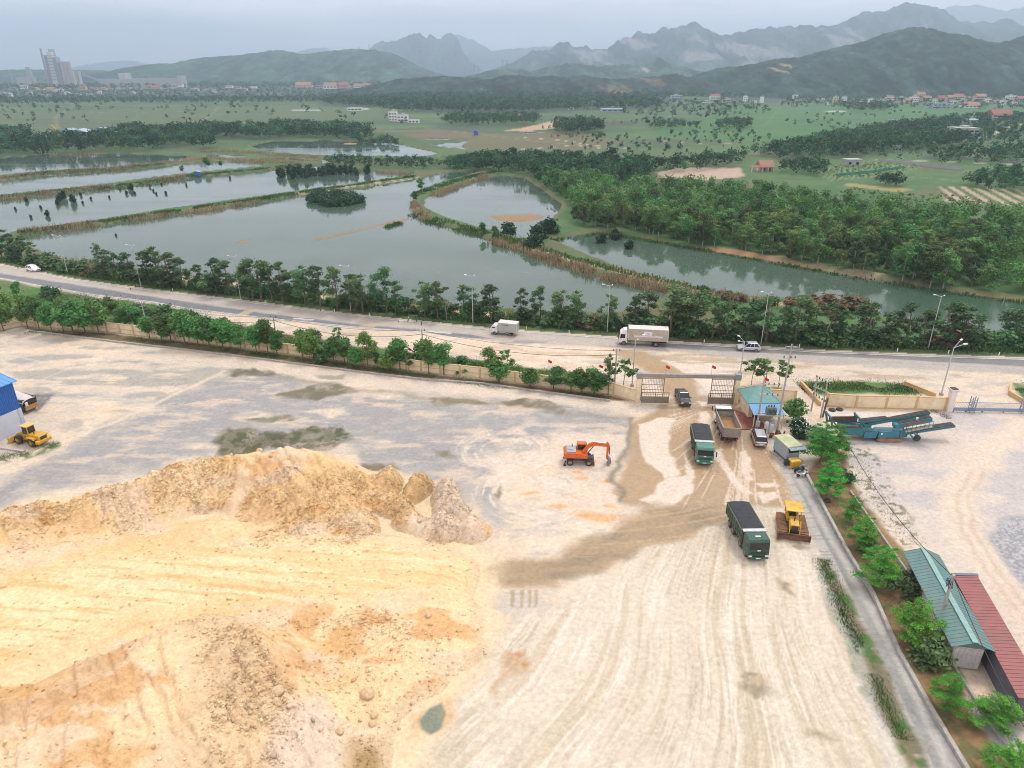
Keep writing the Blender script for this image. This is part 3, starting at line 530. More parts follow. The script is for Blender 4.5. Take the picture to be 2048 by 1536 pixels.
# ---- mountains and hills, each a ridge with real depth
def ridge(name, prof, D0, depth, seed, col, rough=1.0, foot=0.0, scars=(), scol=(.42, .36, .36), back=1.0, steep=0.0, jag=0.0, nx=420, ny=60):
    pts = [PD(a, b_, D0) for a, b_ in prof]; xs = np.array([p.x for p in pts]); zs = np.array([p.z for p in pts])
    xx = np.linspace(xs[0], xs[-1], nx); v = np.linspace(-1, 1, ny)
    XX, VV = np.meshgrid(xx, v); s = D0 / 2000.0; top = np.interp(XX, xs, zs) + jag * s * (fbm(XX / (16 * s), VV * 0, 4, seed + 3, .6) - .5)
    lat = (fbm(XX / (190 * s), VV * 2.2 + 3, 4, seed) - .5)
    fall = np.clip(1 - np.abs(VV) ** (1.25 if steep == 0 else np.where(np.abs(VV) < .5, 1.25, 1.25)), 0, 1); fall = np.clip(fall * (1 + steep), 0, 1) if steep else fall
    YY = D0 + VV * depth * np.where(VV > 0, back, 1.0) + lat * depth * .3 * (1 - fall)
    nzv = (fbm(XX / (70 * s), YY / (90 * s), 5, seed + 9) - .5)
    gully = (np.abs(fbm(XX / (45 * s) + lat * 3, VV * 1.3, 4, seed + 31) - .5) * 2) ** .7
    cano = (vn(XX / (5 + 4 * s), YY / (6 + 4 * s), seed + 77) - .5) * (5 + 3 * s)
    ZZ = -3 + (top + 3 - foot) * fall + nzv * rough * 55 * s * np.clip(top / (120 * s), .15, 1) * (1 - fall ** 3) * sst(0, .12, fall) - (fall < .02) * 6 - (.55 - gully) * np.clip(top, 0, 400) * .30 * rough * (fall * (1 - fall)) * 2 + cano * sst(.02, .1, fall)
    CC = lerp(C3(*col) * .8, C3(*col) * 1.3, sst(.38, .62, fbm(XX / (40 * s), YY / (40 * s), 5, seed + 20)).ravel())
    gul = sst(.52, .60, fbm(XX / (26 * s), YY / (160 * s), 4, seed + 30)).ravel(); CC = CC * (1 - .4 * gul)[:, None] * (.6 + .75 * gully.ravel())[:, None] * (.55 + .9 * vn(XX / (9 * s + 6), YY / (14 * s + 6), seed + 50).ravel())[:, None]
    for (a, b_, rx, ry, ti) in scars:            # quarried faces and bare ground
        p = PD(a, b_, D0); ux = (XX - p.x) / (rx * D0 / FPX); uz = (ZZ - p.z) / (ry * D0 / FPX); ux = ux - ti * uz
        m = sst(1.05, .5, np.hypot(ux, uz) + 2.0 * (fbm(XX / (16 * s), ZZ / (9 * s), 5, seed + 40) - .5)).ravel(); CC = lerp(CC, C3(*scol), m * .6 * (VV.ravel() < .15))
    i = np.arange(ny - 1)[:, None] * nx + np.arange(nx - 1)[None, :]
    q = np.stack([i, i + 1, i + 1 + nx, i + nx], -1).reshape(-1, 4)
    m = bpy.data.materials.get('hillside')
    if not m:
        m = bpy.data.materials.new('hillside'); m.use_nodes = True; t = m.node_tree; b = t.nodes['Principled BSDF']; b.inputs['Roughness'].default_value = 1.0; b.inputs['Specular IOR Level'].default_value = .1
        a = N(t, 'ShaderNodeAttribute', attribute_name='Col'); n_ = N(t, 'ShaderNodeTexNoise', Scale=.05, Detail=8.0, Roughness=.7); c = N(t, 'ShaderNodeTexCoord'); L(t, c.outputs['Object'], n_.inputs['Vector'])
        r_ = N(t, 'ShaderNodeMapRange'); r_.inputs['From Min'].default_value = .3; r_.inputs['From Max'].default_value = .7; r_.inputs['To Min'].default_value = .4; r_.inputs['To Max'].default_value = 1.6; L(t, n_.outputs[0], r_.inputs['Value'])
        s_ = N(t, 'ShaderNodeVectorMath', operation='SCALE'); L(t, a.outputs['Color'], s_.inputs[0]); L(t, r_.outputs[0], s_.inputs['Scale']); L(t, s_.outputs[0], b.inputs['Base Color'])
    return structure(np_mesh(name, np.stack([XX.ravel(), YY.ravel(), ZZ.ravel()], 1), q, m, np.concatenate([np.clip(CC, 0, 1), np.ones((len(CC), 1))], 1), smooth=True))
G_ = (.055, .088, .075)
ridge('distant_peaks', [(-200,150),(150,146),(185,136),(240,122),(262,122),(300,132),(335,128),(380,144),(560,120),(620,98),(650,95),(690,110),(800,100),(870,84),(915,70),(945,80),(985,102),(1050,96),(1110,92),(1180,100),(1400,112),(1800,60),(1860,25),(1905,12),(1960,10),(2010,24),(2048,14),(2150,10),(2300,40),(2600,120)], 11500, 2300, 3, G_, .5, jag=8)
ridge('karst_mountains', [(640,152),(720,120),(748,92),(765,82),(795,84),(820,72),(838,68),(852,72),(862,68),(876,80),(884,78),(893,68),(903,66),(916,76),(926,104),(942,122),(965,140),(985,150)], 7600, 900, 12, G_, .9, jag=16, nx=420)
ridge('quarried_mountains', [(940,156),(985,140),(1010,128),(1030,122),(1048,110),(1068,102),(1085,106),(1105,96),(1120,84),(1130,81),(1142,93),(1170,94),(1195,97),(1212,96),(1235,82),(1262,72),(1285,66),(1310,63),(1326,55),(1352,53),(1372,50),(1380,43),(1390,39),(1398,46),(1404,54),(1420,62),(1428,66),(1438,70),(1470,67),(1492,62),(1504,58),(1530,57),(1562,52),(1590,55),(1612,51),(1640,55),(1692,49),(1704,36),(1720,28),(1744,26),(1772,18),(1790,12),(1806,7),(1826,5),(1848,10),(1872,20),(1888,30),(1896,42),(1930,44),(1960,44),(1985,48),(2012,40),(2030,52),(2060,58),(2200,80),(2500,140)], 5600, 1250, 27, G_, 1.3, jag=20, scol=(.34, .31, .31),
      scars=((1175,112,38,16,0),(1262,90,28,12,-.6),(1345,118,32,8,0),(1450,105,55,22,-1.2),(1420,135,20,12,0),(1622,92,22,26,-.3),(1670,82,7,16,-.4),(1280,135,14,9,0)), nx=640, ny=84)
ridge('wooded_hill', [(-500,170),(-100,146),(40,139),(150,141),(205,141),(235,146),(265,139),(290,131),(330,127),(345,130),(385,122),(425,113),(470,112),(525,104),(555,100),(580,104),(600,108),(640,105),(690,99),(715,98),(745,99),(765,103),(785,106),(805,116),(835,132),(870,146),(905,156)], 3900, 900, 33, (.05, .105, .07), .8)
ridge('middle_hills', [(900,160),(950,150),(985,140),(1012,138),(1045,139),(1060,144),(1095,134),(1120,128),(1150,128),(1200,133),(1240,129),(1290,131),(1305,120),(1316,113),(1328,122),(1345,131),(1372,136),(1410,146),(1450,158)], 3300, 500, 41, (.05, .10, .065), .8, scars=((1280,140,12,6,0),))
ridge('dark_hill', [(1330,172),(1400,150),(1440,136),(1480,133),(1520,126),(1560,118),(1600,114),(1640,104),(1690,92),(1740,80),(1775,66),(1800,58),(1830,55),(1855,57),(1885,66),(1930,72),(1965,83),(2000,87),(2030,78),(2070,66),(2150,52),(2300,70),(2600,150)], 2150, 520, 52, (.028, .058, .042), .7, scars=((1522,142,8,7,0),(1545,131,7,3,0)), scol=(.42, .30, .16), nx=520, ny=84)
ridge('low_wooded_hills', [(690,184),(740,172),(800,158),(850,154),(890,153),(940,156),(975,160),(1010,150),(1060,153),(1110,154),(1170,151),(1230,160),(1300,155),(1350,148),(1390,158),(1440,160),(1480,172)], 2050, 330, 61, (.03, .058, .04), .7, scars=((1290,162,20,6,0),(1215,180,36,10,0)), scol=(.20, .15, .08))
# ------------------------------------------------------------------ the soil stockpile, tipped heaps and rubble
def seg_ridge(pts, slope, X, Y, wob=0):
    """ridge of loose soil through (px, py, z): height falls away at the angle of repose"""
    W = [P(a, b, z) for a, b, z in pts]; h = np.full(X.shape, -9.0)
    for a, b in zip(W[:-1], W[1:]):
        ex, ey = b.x - a.x, b.y - a.y; t = np.clip(((X - a.x) * ex + (Y - a.y) * ey) / (ex * ex + ey * ey + 1e-9), 0, 1)
        d = np.hypot(X - a.x - t * ex, Y - a.y - t * ey); h = np.maximum(h, a.z + (b.z - a.z) * t - np.sqrt(d * d + .5) * slope + .7 * slope)
    return h
def smax(a, b, k=.35):
    m = np.maximum(a, b); return m + k * np.log(np.exp((a - m) / k) + np.exp((b - m) / k))
def plateau(px, z, slope, X, Y): return z + np.minimum(0, sd_poly(PX(px, z), X, Y, 12)) * slope
def tipped(px, py, h, rx, ry, rot, X, Y):
    c = P(px, py, h * .4); ca, sa = math.cos(rot), math.sin(rot); u = (X - c.x) * ca + (Y - c.y) * sa; v = -(X - c.x) * sa + (Y - c.y) * ca
    r = np.hypot(u / rx, v / ry); return h * 1.25 * (1 - r ** 1.7) 
gx = np.arange(-92, 6, .16); gy = np.arange(26, 100, .16)
MX, MY = [a.ravel() for a in np.meshgrid(gx, gy)]
q1 = fbm(MX / 6, MY / 6, 5, 201) - .5; q2 = fbm(MX / 1.6, MY / 1.6, 4, 202) - .5; q3 = fbm(MX / .45, MY / .45, 3, 203) - .5
mx_, my_ = MX + q1 * 3.5, MY + (fbm(MX / 5, MY / 5, 3, 209) - .5) * 3
hA = seg_ridge([(-330,1075,4.5),(-120,1045,4.5),(0,1012,4),(60,1003,3.2),(110,1005,3.0),(140,990,3.8),(215,968,4.2),(250,965,4.0),(310,940,4.6),(400,922,4.6),(440,918,4.4),(500,906,5.0),(560,899,5.6),(620,900,5.6),(670,912,5.0),(705,930,4.0)], .85, mx_, my_)
hA = np.maximum(hA, seg_ridge([(560,905,5.2),(620,950,4.2),(660,985,3.4),(640,1010,2.6)], .62, mx_, my_))
hB = plateau([(-400,1150),(0,1110),(200,1075),(420,1045),(560,1080),(720,1075),(860,1100),(900,1120),(880,1170),(700,1190),(600,1195),(300,1235),(0,1340),(-400,1450)], 1.5, .38, MX, MY)
hD = plateau([(-400,1460),(0,1380),(180,1310),(330,1258),(400,1232),(450,1232),(500,1265),(525,1300),(540,1380),(545,1536),(500,1800),(-400,1800)], 4.2, .75, mx_, my_)
hD = hD - .8 * sst(.5, 0, np.abs(sd_poly(PX([(-100,1420),(60,1390),(220,1330),(260,1300),(200,1350),(60,1440)], 3), MX, MY, 6)) / 4)
hE = plateau([(540,1230),(700,1205),(860,1215),(930,1235),(925,1290),(855,1340),(785,1380),(745,1425),(720,1560),(600,1800),(500,1800),(540,1500)], .8, .28, mx_, my_)
h = np.full(MX.shape, -2.0)
for f in (hA, hB, hD, hE): h = smax(h, f)
TIP = [(772,958,2.7,2.2,3.6,-.1),(768,1003,1.9,2.2,2.4,0),(832,972,2.5,1.9,3.8,-.35),(800,1012,1.9,2.2,2.4,.2),(892,982,2.7,2.1,3.2,-.05),(902,1010,2.2,2.4,2.4,0),(945,1052,1.9,2.6,2.2,.4),(880,1048,2.2,3.2,2.4,.25),(820,1040,1.6,2.6,2.2,0),       (650,1035,2.2,5.0,3.2,.6),(700,1050,1.8,3.8,3,.2),(560,1010,2.6,5,3.4,.3),(430,985,2.2,3.5,4,.2),(360,985,2,3.5,4,.2),(225,1000,2.0,4,4,0),(60,1040,2,4.5,4,0),(690,1000,2.4,4.5,3.2,.5)]
tip = np.full(MX.shape, -5.0)
for a in TIP: tip = np.maximum(tip, tipped(*a, mx_ * .45 + MX * .55, my_ * .45 + MY * .55))
h = smax(h, np.maximum(tip + q2 * .7 * (tip > -1), -3), .2)
rub = np.zeros(MX.shape)
def mreg(px, z=1.0, soft=1.2): return sst(-soft, soft, sd_poly(PX(px, z), MX + q1 * 4, MY + q2 * 2, soft + 4))
rub = np.maximum(rub, sst(-.2, .5, tip - hB + .6) * sst(-.3, .2, tip))
rub = np.maximum(rub, mreg([(440,1100),(560,1040),(700,1020),(740,1060),(680,1090),(560,1085)], 1.5) * .8)
rub = np.maximum(rub, mreg([(0,1010),(250,970),(420,925),(430,960),(260,1040),(0,1070)], 3) * .6)
rub = np.maximum(rub, mreg([(330,1240),(440,1225),(540,1290),(570,1400),(580,1560),(420,1560),(380,1400),(420,1300)], 3) * .95)
rub = np.maximum(rub, mreg([(520,1220),(620,1230),(740,1210),(860,1250),(820,1280),(640,1250),(560,1260)], 1) * .7)
rub = np.maximum(rub, .28 * mreg([(560,1280),(1000,1240),(960,1360),(840,1420),(760,1560),(560,1560)], .8))
rub = np.clip(rub, 0, 1); rub *= sst(.3, .5, fbm(MX / 2.5, MY / 2.5, 4, 206)) * .8 + .2
ero = np.abs(fbm((MX * .8 + MY * .6) / 1.3, (MY * .8 - MX * .6) / 5, 4, 230) - .5) * 2
h = h + q1 * .8 * sst(0, 1.5, h) + q2 * .26 * sst(-.2, .8, h) + q3 * (.04 + .19 * rub) - .35 * sst(.25, .0, ero) * sst(1.0, 2.5, h)
stri = np.sin((MY * .93 + MX * .1 + q1 * 6) * 2.1); h = h + stri * .025 * sst(1.0, 1.6, hB) * (1 - rub)
h = h - 0.25
# ---- colours of the dug soils
c = lerp(C3(.82, .61, .36), C3(.76, .52, .265), sst(.42, .62, fbm(MX / 10, MY / 6, 5, 211)))
c = lerp(c, C3(.76, .58, .40), .8 * sst(.5, .62, fbm(MX / 6, MY / 4, 5, 212)))
c = lerp(c, C3(.64, .37, .155), .75 * sst(.55, .68, fbm(MX / 4, MY / 2.6, 5, 213)) * sst(1.2, .3, hB - 0.5))
bn = mreg([(-400,1180),(0,1150),(300,1100),(560,1095),(760,1085),(985,1115),(985,1175),(700,1185),(300,1225),(0,1320),(-400,1440)], 1.4, 2.0)
c = lerp(c, lerp(C3(.84, .655, .39), C3(.79, .57, .295), sst(.45, .65, fbm(MX / 9, (MY + .12 * MX) / 1.3, 4, 214))), bn * .9)
c = lerp(c, C3(.64, .41, .17), bn * .6 * sst(.56, .68, fbm(MX / 7, (MY + .10 * MX + q1) * 2.4, 4, 216)))
dd = mreg([(330,1240),(440,1225),(540,1290),(570,1400),(585,1700),(200,1700),(330,1500),(400,1350)], 3.0, 2.0)
c = lerp(c, lerp(C3(.74, .54, .33), C3(.65, .47, .28), sst(.4, .6, fbm(MX / 2.5, MY / 2.5, 4, 215))), dd * .85)
pk = mreg([(560,1440),(620,1400),(660,1450),(700,1560),(560,1600),(555,1500)], .8); c = lerp(c, C3(.74, .60, .47), pk * .9)
c = lerp(c, C3(.74, .61, .48), .8 * mreg([(850,960),(930,960),(975,1060),(960,1085),(800,1050),(860,1010)], 1.5)); c = lerp(c, C3(.66, .45, .22), .8 * mreg([(800,955),(860,955),(850,1000),(780,1045),(735,1055),(760,1010)], 1.5, .6))
c = lerp(c, C3(.36, .235, .09), .85 * mreg([(690,1490),(760,1480),(810,1540),(760,1600),(690,1545)], .6)); c = lerp(c, C3(.56, .34, .15), .5 * mreg([(-50,1390),(100,1330),(260,1300),(240,1380),(60,1460),(-50,1470)], 3))
c = lerp(c, C3(.50, .28, .10), .9 * mreg([(800,1450),(870,1375),(940,1372),(900,1400),(850,1420),(830,1480)], .5, .5))
c = c * (1 - .2 * rub * sst(.45, .6, vn(MX / .3, MY / .3, 77)))[:, None] * (.9 + .2 * fbm(MX / .8, MY / .8, 3, 78))[:, None]
c = lerp(lerp(C3(.70, .55, .36), C3(.65, .50, .32), sst(.4, .6, fbm(MX / 3, MY / 3, 4, 219))), c, sst(.0, .55, h + (fbm(MX / 2, MY / 2, 4, 220) - .5) * .5))
nx_, ny_ = len(gx), len(gy)
i = np.arange(ny_ - 1)[:, None] * nx_ + np.arange(nx_ - 1)[None, :]; q = np.stack([i, i + 1, i + 1 + nx_, i + nx_], -1).reshape(-1, 4)
q = q[(h[q].max(1) > -.06)]; u, inv = np.unique(q.ravel(), return_inverse=True)
sm = bpy.data.materials.new('dug_soil'); sm.use_nodes = True; t = sm.node_tree; b = t.nodes['Principled BSDF']; b.inputs['Roughness'].default_value = .95; b.inputs['Specular IOR Level'].default_value = .2
at = N(t, 'ShaderNodeAttribute', attribute_name='Col'); co = N(t, 'ShaderNodeTexCoord')
vo = N(t, 'ShaderNodeTexVoronoi', Scale=4.2); L(t, co.outputs['Object'], vo.inputs['Vector']); nz = N(t, 'ShaderNodeTexNoise', Scale=2.6, Detail=12.0, Roughness=.78); L(t, co.outputs['Object'], nz.inputs['Vector'])
mr = N(t, 'ShaderNodeMapRange'); mr.inputs['From Min'].default_value = .32; mr.inputs['From Max'].default_value = .68; mr.inputs['To Min'].default_value = .72; mr.inputs['To Max'].default_value = 1.2; L(t, nz.outputs[0], mr.inputs['Value'])
vm = N(t, 'ShaderNodeVectorMath', operation='SCALE'); L(t, at.outputs['Color'], vm.inputs[0]); L(t, mr.outputs[0], vm.inputs['Scale']); nf = N(t, 'ShaderNodeTexNoise', Scale=15.0, Detail=8.0, Roughness=.8); L(t, co.outputs['Object'], nf.inputs['Vector']); mf = N(t, 'ShaderNodeMapRange'); mf.inputs['From Min'].default_value = .34; mf.inputs['From Max'].default_value = .66; mf.inputs['To Min'].default_value = .70; mf.inputs['To Max'].default_value = 1.2; L(t, nf.outputs[0], mf.inputs['Value']); vm2 = N(t, 'ShaderNodeVectorMath', operation='SCALE'); L(t, vm.outputs[0], vm2.inputs[0]); L(t, mf.outputs[0], vm2.inputs['Scale']); L(t, vm2.outputs[0], b.inputs['Base Color'])
b1 = N(t, 'ShaderNodeBump', Strength=.8, Distance=.14); L(t, nz.outputs[0], b1.inputs['Height']); b2 = N(t, 'ShaderNodeBump', Distance=.16, invert=True); L(t, at.outputs['Alpha'], b2.inputs['Strength']); L(t, vo.outputs['Distance'], b2.inputs['Height']); L(t, b1.outputs[0], b2.inputs['Normal']); L(t, b2.outputs[0], b.inputs['Normal'])
so_ = np_mesh('soil_stockpile', np.stack([MX, MY, h], 1)[u], inv.reshape(-1, 4), sm, np.concatenate([np.clip(c, 0, .85), (rub * .5)[:, None]], 1)[u], smooth=True)
tag(so_, 'huge uneven stockpile of yellow and orange excavated soil heaped across the yard', 'soil pile')
def mound_z(x, y):
    ix = int((x + 92) / .16); iy = int((y - 26) / .16)
    return max(0.0, float(h[iy * nx_ + ix])) if 0 <= ix < nx_ and 0 <= iy < ny_ else 0.0
# loose stones: nobody could count them
rg = np.random.default_rng(5)
ICO = []
import bmesh
bm_ = bmesh.new(); bmesh.ops.create_icosphere(bm_, subdivisions=1, radius=1); bm_.verts.ensure_lookup_table(); IV = np.array([v.co[:] for v in bm_.verts]); IF = np.array([[v.index for v in f.verts] for f in bm_.faces]); bm_.free()
pr = (rub ** 1.3 + .05 * (h > .2)) * (h > -.02); pr = pr / pr.sum()
idx = rg.choice(len(MX), 16000, p=pr); sz = .05 + .10 * rg.random(16000) ** 3 + .10 * (rg.random(16000) > .97)
sc = sz[:, None, None] * (0.6 + .8 * rg.random((16000, 1, 3))) * (1 + .35 * (rg.random((16000, 12, 1)) - .5))
an = rg.random(16000) * 6.28; ca, sa = np.cos(an)[:, None], np.sin(an)[:, None]
vv = IV[None] * sc; vx = vv[..., 0] * ca - vv[..., 1] * sa; vy = vv[..., 0] * sa + vv[..., 1] * ca
pos = np.stack([MX[idx] + (rg.random(16000) - .5) * .2, MY[idx] + (rg.random(16000) - .5) * .2, h[idx] + sz * .25], 1)
vv = np.stack([vx, vy, vv[..., 2]], -1) + pos[:, None]
rc_ = np.repeat(np.clip(c[idx] * (.85 + .45 * rg.random((16000, 1))) * np.array([1, .99, .96]), 0, .8), 12, 0)
ff = (IF[None] + 12 * np.arange(16000)[:, None, None]).reshape(-1, 3)
stuff(np_mesh('rubble', vv.reshape(-1, 3), ff, sm, np.concatenate([rc_, np.zeros((len(rc_), 1))], 1)), 'loose stones and clods scattered over the soil stockpile')
# boulders one can pick out
for k, (px, py, r, lb) in enumerate([(735,1391,.62,'big round sandy boulder standing alone on the flattened soil'), (748,1432,.34,'small boulder just in front of the big round one on the soil'), (745,1449,.30,'pale boulder two steps in front of the big round one'),
        (680,1464,.36,'half-buried boulder beside the pinkish rubble patch'), (742,989,.42,'pale boulder resting between the tipped gravel heaps'), (520,903,.45,'brown boulder perched on the crest of the soil stockpile'), (555,1385,.5,'large pale clod at the foot of the gravel slope'), (857,1232,.34,'pale stone lying in the row of rubble by the tyre marks')]):
    z = P(px, py, .8); zz = mound_z(z.x, z.y); z = P(px, py, zz)
    v = IV.copy(); 
    bm_ = bmesh.new(); bmesh.ops.create_icosphere(bm_, subdivisions=3, radius=1); 
    for vt in bm_.verts:
        n_ = fbm(np.array([vt.co.x * 1.3 + 7 * k + vt.co.z]), np.array([vt.co.y * 1.3 - vt.co.z]), 4, 300 + k)[0]; vt.co *= r * (.7 + .6 * n_); vt.co.z *= .8
    me = bpy.data.meshes.new('boulder'); bm_.to_mesh(me); bm_.free(); me.materials.append(M('boulder_stone', (.58, .42, .25), .95, bump=.5, var=.2)); o = bpy.data.objects.new('boulder', me); COL.objects.link(o); o.location = (z.x, z.y, zz + r * .3)
    tag(o, lb, 'boulder', 'boulders on the soil')
# ------------------------------------------------------------------ vegetation
LEAF = dict(

 road=M('leaf_road', (.062, .155, .055), .6, trans=.25, inst=.8, var=.25, scale=.8, spec=.3),
 wall=M('leaf_wall', (.072, .215, .05), .55, trans=.3, inst=.9, var=.25, scale=.8, spec=.3),
 bright=M('leaf_bright', (.06, .32, .036), .5, trans=.35, inst=.6, var=.2, scale=.8, spec=.3),
 wood=M('leaf_wood', (.074, .19, .052), .65, trans=.25, inst=1.25, var=.3, scale=.4, spec=.25),
 far=M('leaf_far', (.04, .105, .05), .8, trans=.2, var=.4, scale=.05, spec=.1),
 mang=M('leaf_mangrove', (.02, .07, .028), .6, trans=.15, var=.25, scale=.6, spec=.3),
 rust=M('leaf_rust', (.165, .125, .055), .7, trans=.3, inst=.6, var=.3, scale=.8),
 reed=M('reed_straw', (.33, .255, .155), .9, trans=.3, var=.25, scale=.1, spec=.1),
 grass=M('grass_blade', (.075, .15, .04), .8, trans=.3, var=.3, scale=.1, spec=.1))
BARK = M('bark', (.16, .125, .095), .95, bump=.4, var=.25); PALEBARK = M('pale_bark', (.34, .31, .27), .9, bump=.3)
def leaf_cloud(rg, cl, n, size, up=.35, shell=.5, flat=1.0):
    """cl: (k,6) clump centres and radii -> leaf quads spread through the clumps"""
    cl = np.asarray(cl, float); wv = (cl[:, 3] * cl[:, 4] * cl[:, 5]) ** .67; wv /= wv.sum()
    k = rg.choice(len(cl), n, p=wv); d = rg.normal(size=(n, 3)); d /= np.linalg.norm(d, axis=1)[:, None]
    r = (shell + (1 - shell) * rg.random(n)) * (1 + .18 * rg.normal(size=n)); c = cl[k, :3] + d * cl[k, 3:] * r[:, None]
    nn = d * .7 + rg.normal(size=(n, 3)) * .55 + np.array([0, 0, up]); nn[:, 2] *= flat; nn /= np.linalg.norm(nn, axis=1)[:, None]
    a = np.cross(nn, rg.normal(size=(n, 3))); a /= np.linalg.norm(a, axis=1)[:, None]; b = np.cross(nn, a)
    s = size * (.55 + .9 * rg.random(n))[:, None]; a = a * s; b = b * s * .62
    V = np.stack([c - a, c - b + a * .1, c + a, c + b + a * .1], 1).reshape(-1, 3)
    tint = (.72 + .56 * rg.random(len(cl)))[k] * (.72 + .56 * rg.random(n)); warm = rg.normal(size=n) * .08
    col = np.stack([tint * (1 + warm), tint, tint * (1 - warm), np.ones(n)], 1)
    return V, np.arange(4 * n).reshape(-1, 4), np.repeat(col, 4, 0)
def crown_data(name, rg, cl, n, size, mat, **kw):
    V, F, c = leaf_cloud(rg, cl, n, size, **kw); o = np_mesh(name, V, F, mat, c, 'leaf'); me = o.data; bpy.data.objects.remove(o); return me
def trunk_data(rg, ht, r, limbs, mat, lean=.25):
    m = MB(); p = Vector((0, 0, -.25)); q = Vector((lean * rg.normal() * .5, lean * rg.normal() * .5, ht * .5)); e = Vector((lean * rg.normal(), lean * rg.normal(), ht))
    m.cyl(p, q, r * 1.25, r * .85, 7); m.cyl(q, e, r * .85, r * .45, 6)
    for c in limbs:
        s = q.lerp(e, rg.random() * .9); m.cyl(s, Vector(c[:3]) , r * .4, r * .1, 5)
    o = m.build('trunk', mat); me = o.data; bpy.data.objects.remove(o); return me
def blobs(rg, ht, base, wid, k, rmin, rmax, top=.9, sq=.75):
    """clump layout of an uneven crown between heights base and ht"""
    out = []
    for i in range(k):
        f = (i + .5) / k; z = base + (ht - base) * f; prof = math.sin(math.pi * (.12 + .8 * f)) ** .7; a = rg.random() * 6.28; rr = wid * prof * (.25 + .75 * rg.random()); r = rmin + (rmax - rmin) * rg.random()
        out.append((rr * math.cos(a), rr * math.sin(a), z, r, r, r * sq))
    return out
VAR = {}
def make_variants():
    rg = np.random.default_rng(11)
    VAR['road'] = []
    for k in range(6):
        ht = 7.6 + rg.random() * 1.6; cl = blobs(rg, ht, 1.9 + rg.random(), 2.0, 16, .5, 1.1, sq=.6)
        VAR['road'].append((crown_data('crown', rg, cl, 2400, .155, LEAF['road'], up=.5, shell=.3), trunk_data(rg, ht * .85, .11, cl, BARK), ht))
    VAR['wall'] = []
    for k in range(6):
        ht = 4.6 + rg.random() * 1.2; cl = blobs(rg, ht, 1.7, 1.25, 9, .6, 1.05)
        VAR['wall'].append((crown_data('crown', rg, cl, 2400, .145, LEAF['wall'], up=.5, shell=.4), trunk_data(rg, ht * .8, .07, cl[:5], BARK, .12), ht))
    VAR['round'] = []
    for k in range(2):
        cl = [(0, 0, 2.0, 1.35, 1.35, 1.2)] + blobs(rg, 3.0, 1.2, .8, 6, .5, .8); VAR['round'].append((crown_data('crown', rg, cl, 1700, .17, LEAF['wall'], up=.4, shell=.6), trunk_data(rg, 1.8, .08, cl[:3], BARK, .08), 3.2))
    VAR['sparse'] = []
    for k in range(2):
        cl = blobs(rg, 5.2, 2.2, 1.6, 10, .45, .8, sq=.6); VAR['sparse'].append((crown_data('crown', rg, cl, 520, .2, LEAF['wall'], up=.5, shell=.2), trunk_data(rg, 4.6, .06, cl, PALEBARK, .15), 5.2))
    VAR['tier'] = []
    for k in range(4):      # flat storeys of foliage round a straight stem
        cl = []
        for s in range(5):
            z = 1.7 + s * .86; rad = 2.5 * (1 - (s / 5.6) ** 1.5) * (.9 + .2 * rg.random()); nb = 7 if s < 3 else 5
            for j in range(nb):
                a = 6.28 * j / nb + rg.random(); rr = rad * (.35 + .65 * rg.random()); cl.append((rr * math.cos(a), rr * math.sin(a), z + rg.normal() * .08 - .1 * rr, rad * .40, rad * .30, .13))
            cl.append((0, 0, z, rad * .34, rad * .34, .16))
        VAR['tier'].append((crown_data('crown', rg, cl, 9000, .085, LEAF['bright'], up=1.1, shell=.15), trunk_data(rg, 5.2, .085, [c for c in cl[::3]], BARK, .1), 5.6))
    VAR['wood'] = []
    for k in range(7):
        ht = 6.0 + rg.random() * 1.8; cl = blobs(rg, ht, 1.6, 2.1, 15, .55, 1.3, sq=.7)
        VAR['wood'].append((crown_data('crown', rg, cl, 2000, .185, LEAF['wood'], up=.5, shell=.35), trunk_data(rg, ht * .8, .10, cl[:5], PALEBARK, .2), ht))
    VAR['shrub'] = []
    for k in range(4):
        cl = blobs(rg, 1.9, .3, 1.2, 7, .55, .9, sq=.8); VAR['shrub'].append((crown_data('crown', rg, cl, 800, .17, LEAF['road'], up=.5, shell=.4), trunk_data(rg, 1.0, .05, cl[:4], BARK, .2), 2.2))
    VAR['rust'] = []
    for k in range(2):
        cl = blobs(rg, 2.0, .3, 1.5, 7, .6, .9, sq=.8); VAR['rust'].append((crown_data('crown', rg, cl, 500, .22, LEAF['rust'], up=.4, shell=.3), trunk_data(rg, 1.1, .05, cl, BARK, .3), 2.2))
    VAR['mang'] = []
    for k in range(3):
        cl = [(0, 0, .9, 1.3, 1.2, 1.0)] + blobs(rg, 2.2, .4, 1.0, 6, .6, .9); VAR['mang'].append((crown_data('crown', rg, cl, 700, .24, LEAF['mang'], up=.5, shell=.6), trunk_data(rg, 1.0, .08, cl[:4], BARK, .3), 2.4))
make_variants()
def plant(kind, x, y, z, ht, label, name, cat, group, rg=random.Random(4), vi=None, wid=1.0):
    vs = VAR[kind]; cr, tr, h0 = vs[vi % len(vs)] if vi is not None else rg.choice(vs); s = ht / h0
    t = thing(name, label, cat, (x, y, z), rg.random() * 6.28, group); t.scale = (s * wid, s * wid, s)
    for nm, me in (('crown', cr), ('trunk', tr)):
        o = bpy.data.objects.new(nm, me); COL.objects.link(o); o.parent = t
    return t
ORD = ['first', 'second', 'third', 'fourth', 'fifth', 'sixth', 'seventh', 'eighth', 'ninth', 'tenth', 'eleventh', 'twelfth', 'thirteenth', 'fourteenth', 'fifteenth', 'sixteenth', 'seventeenth', 'eighteenth', 'nineteenth', 'twentieth']
def ordinal(n): return ORD[n] if n < 20 else ('twenty-' + ORD[n - 20] if n < 29 else ('thirtieth' if n == 29 else 'thirty-' + ORD[n - 30]))
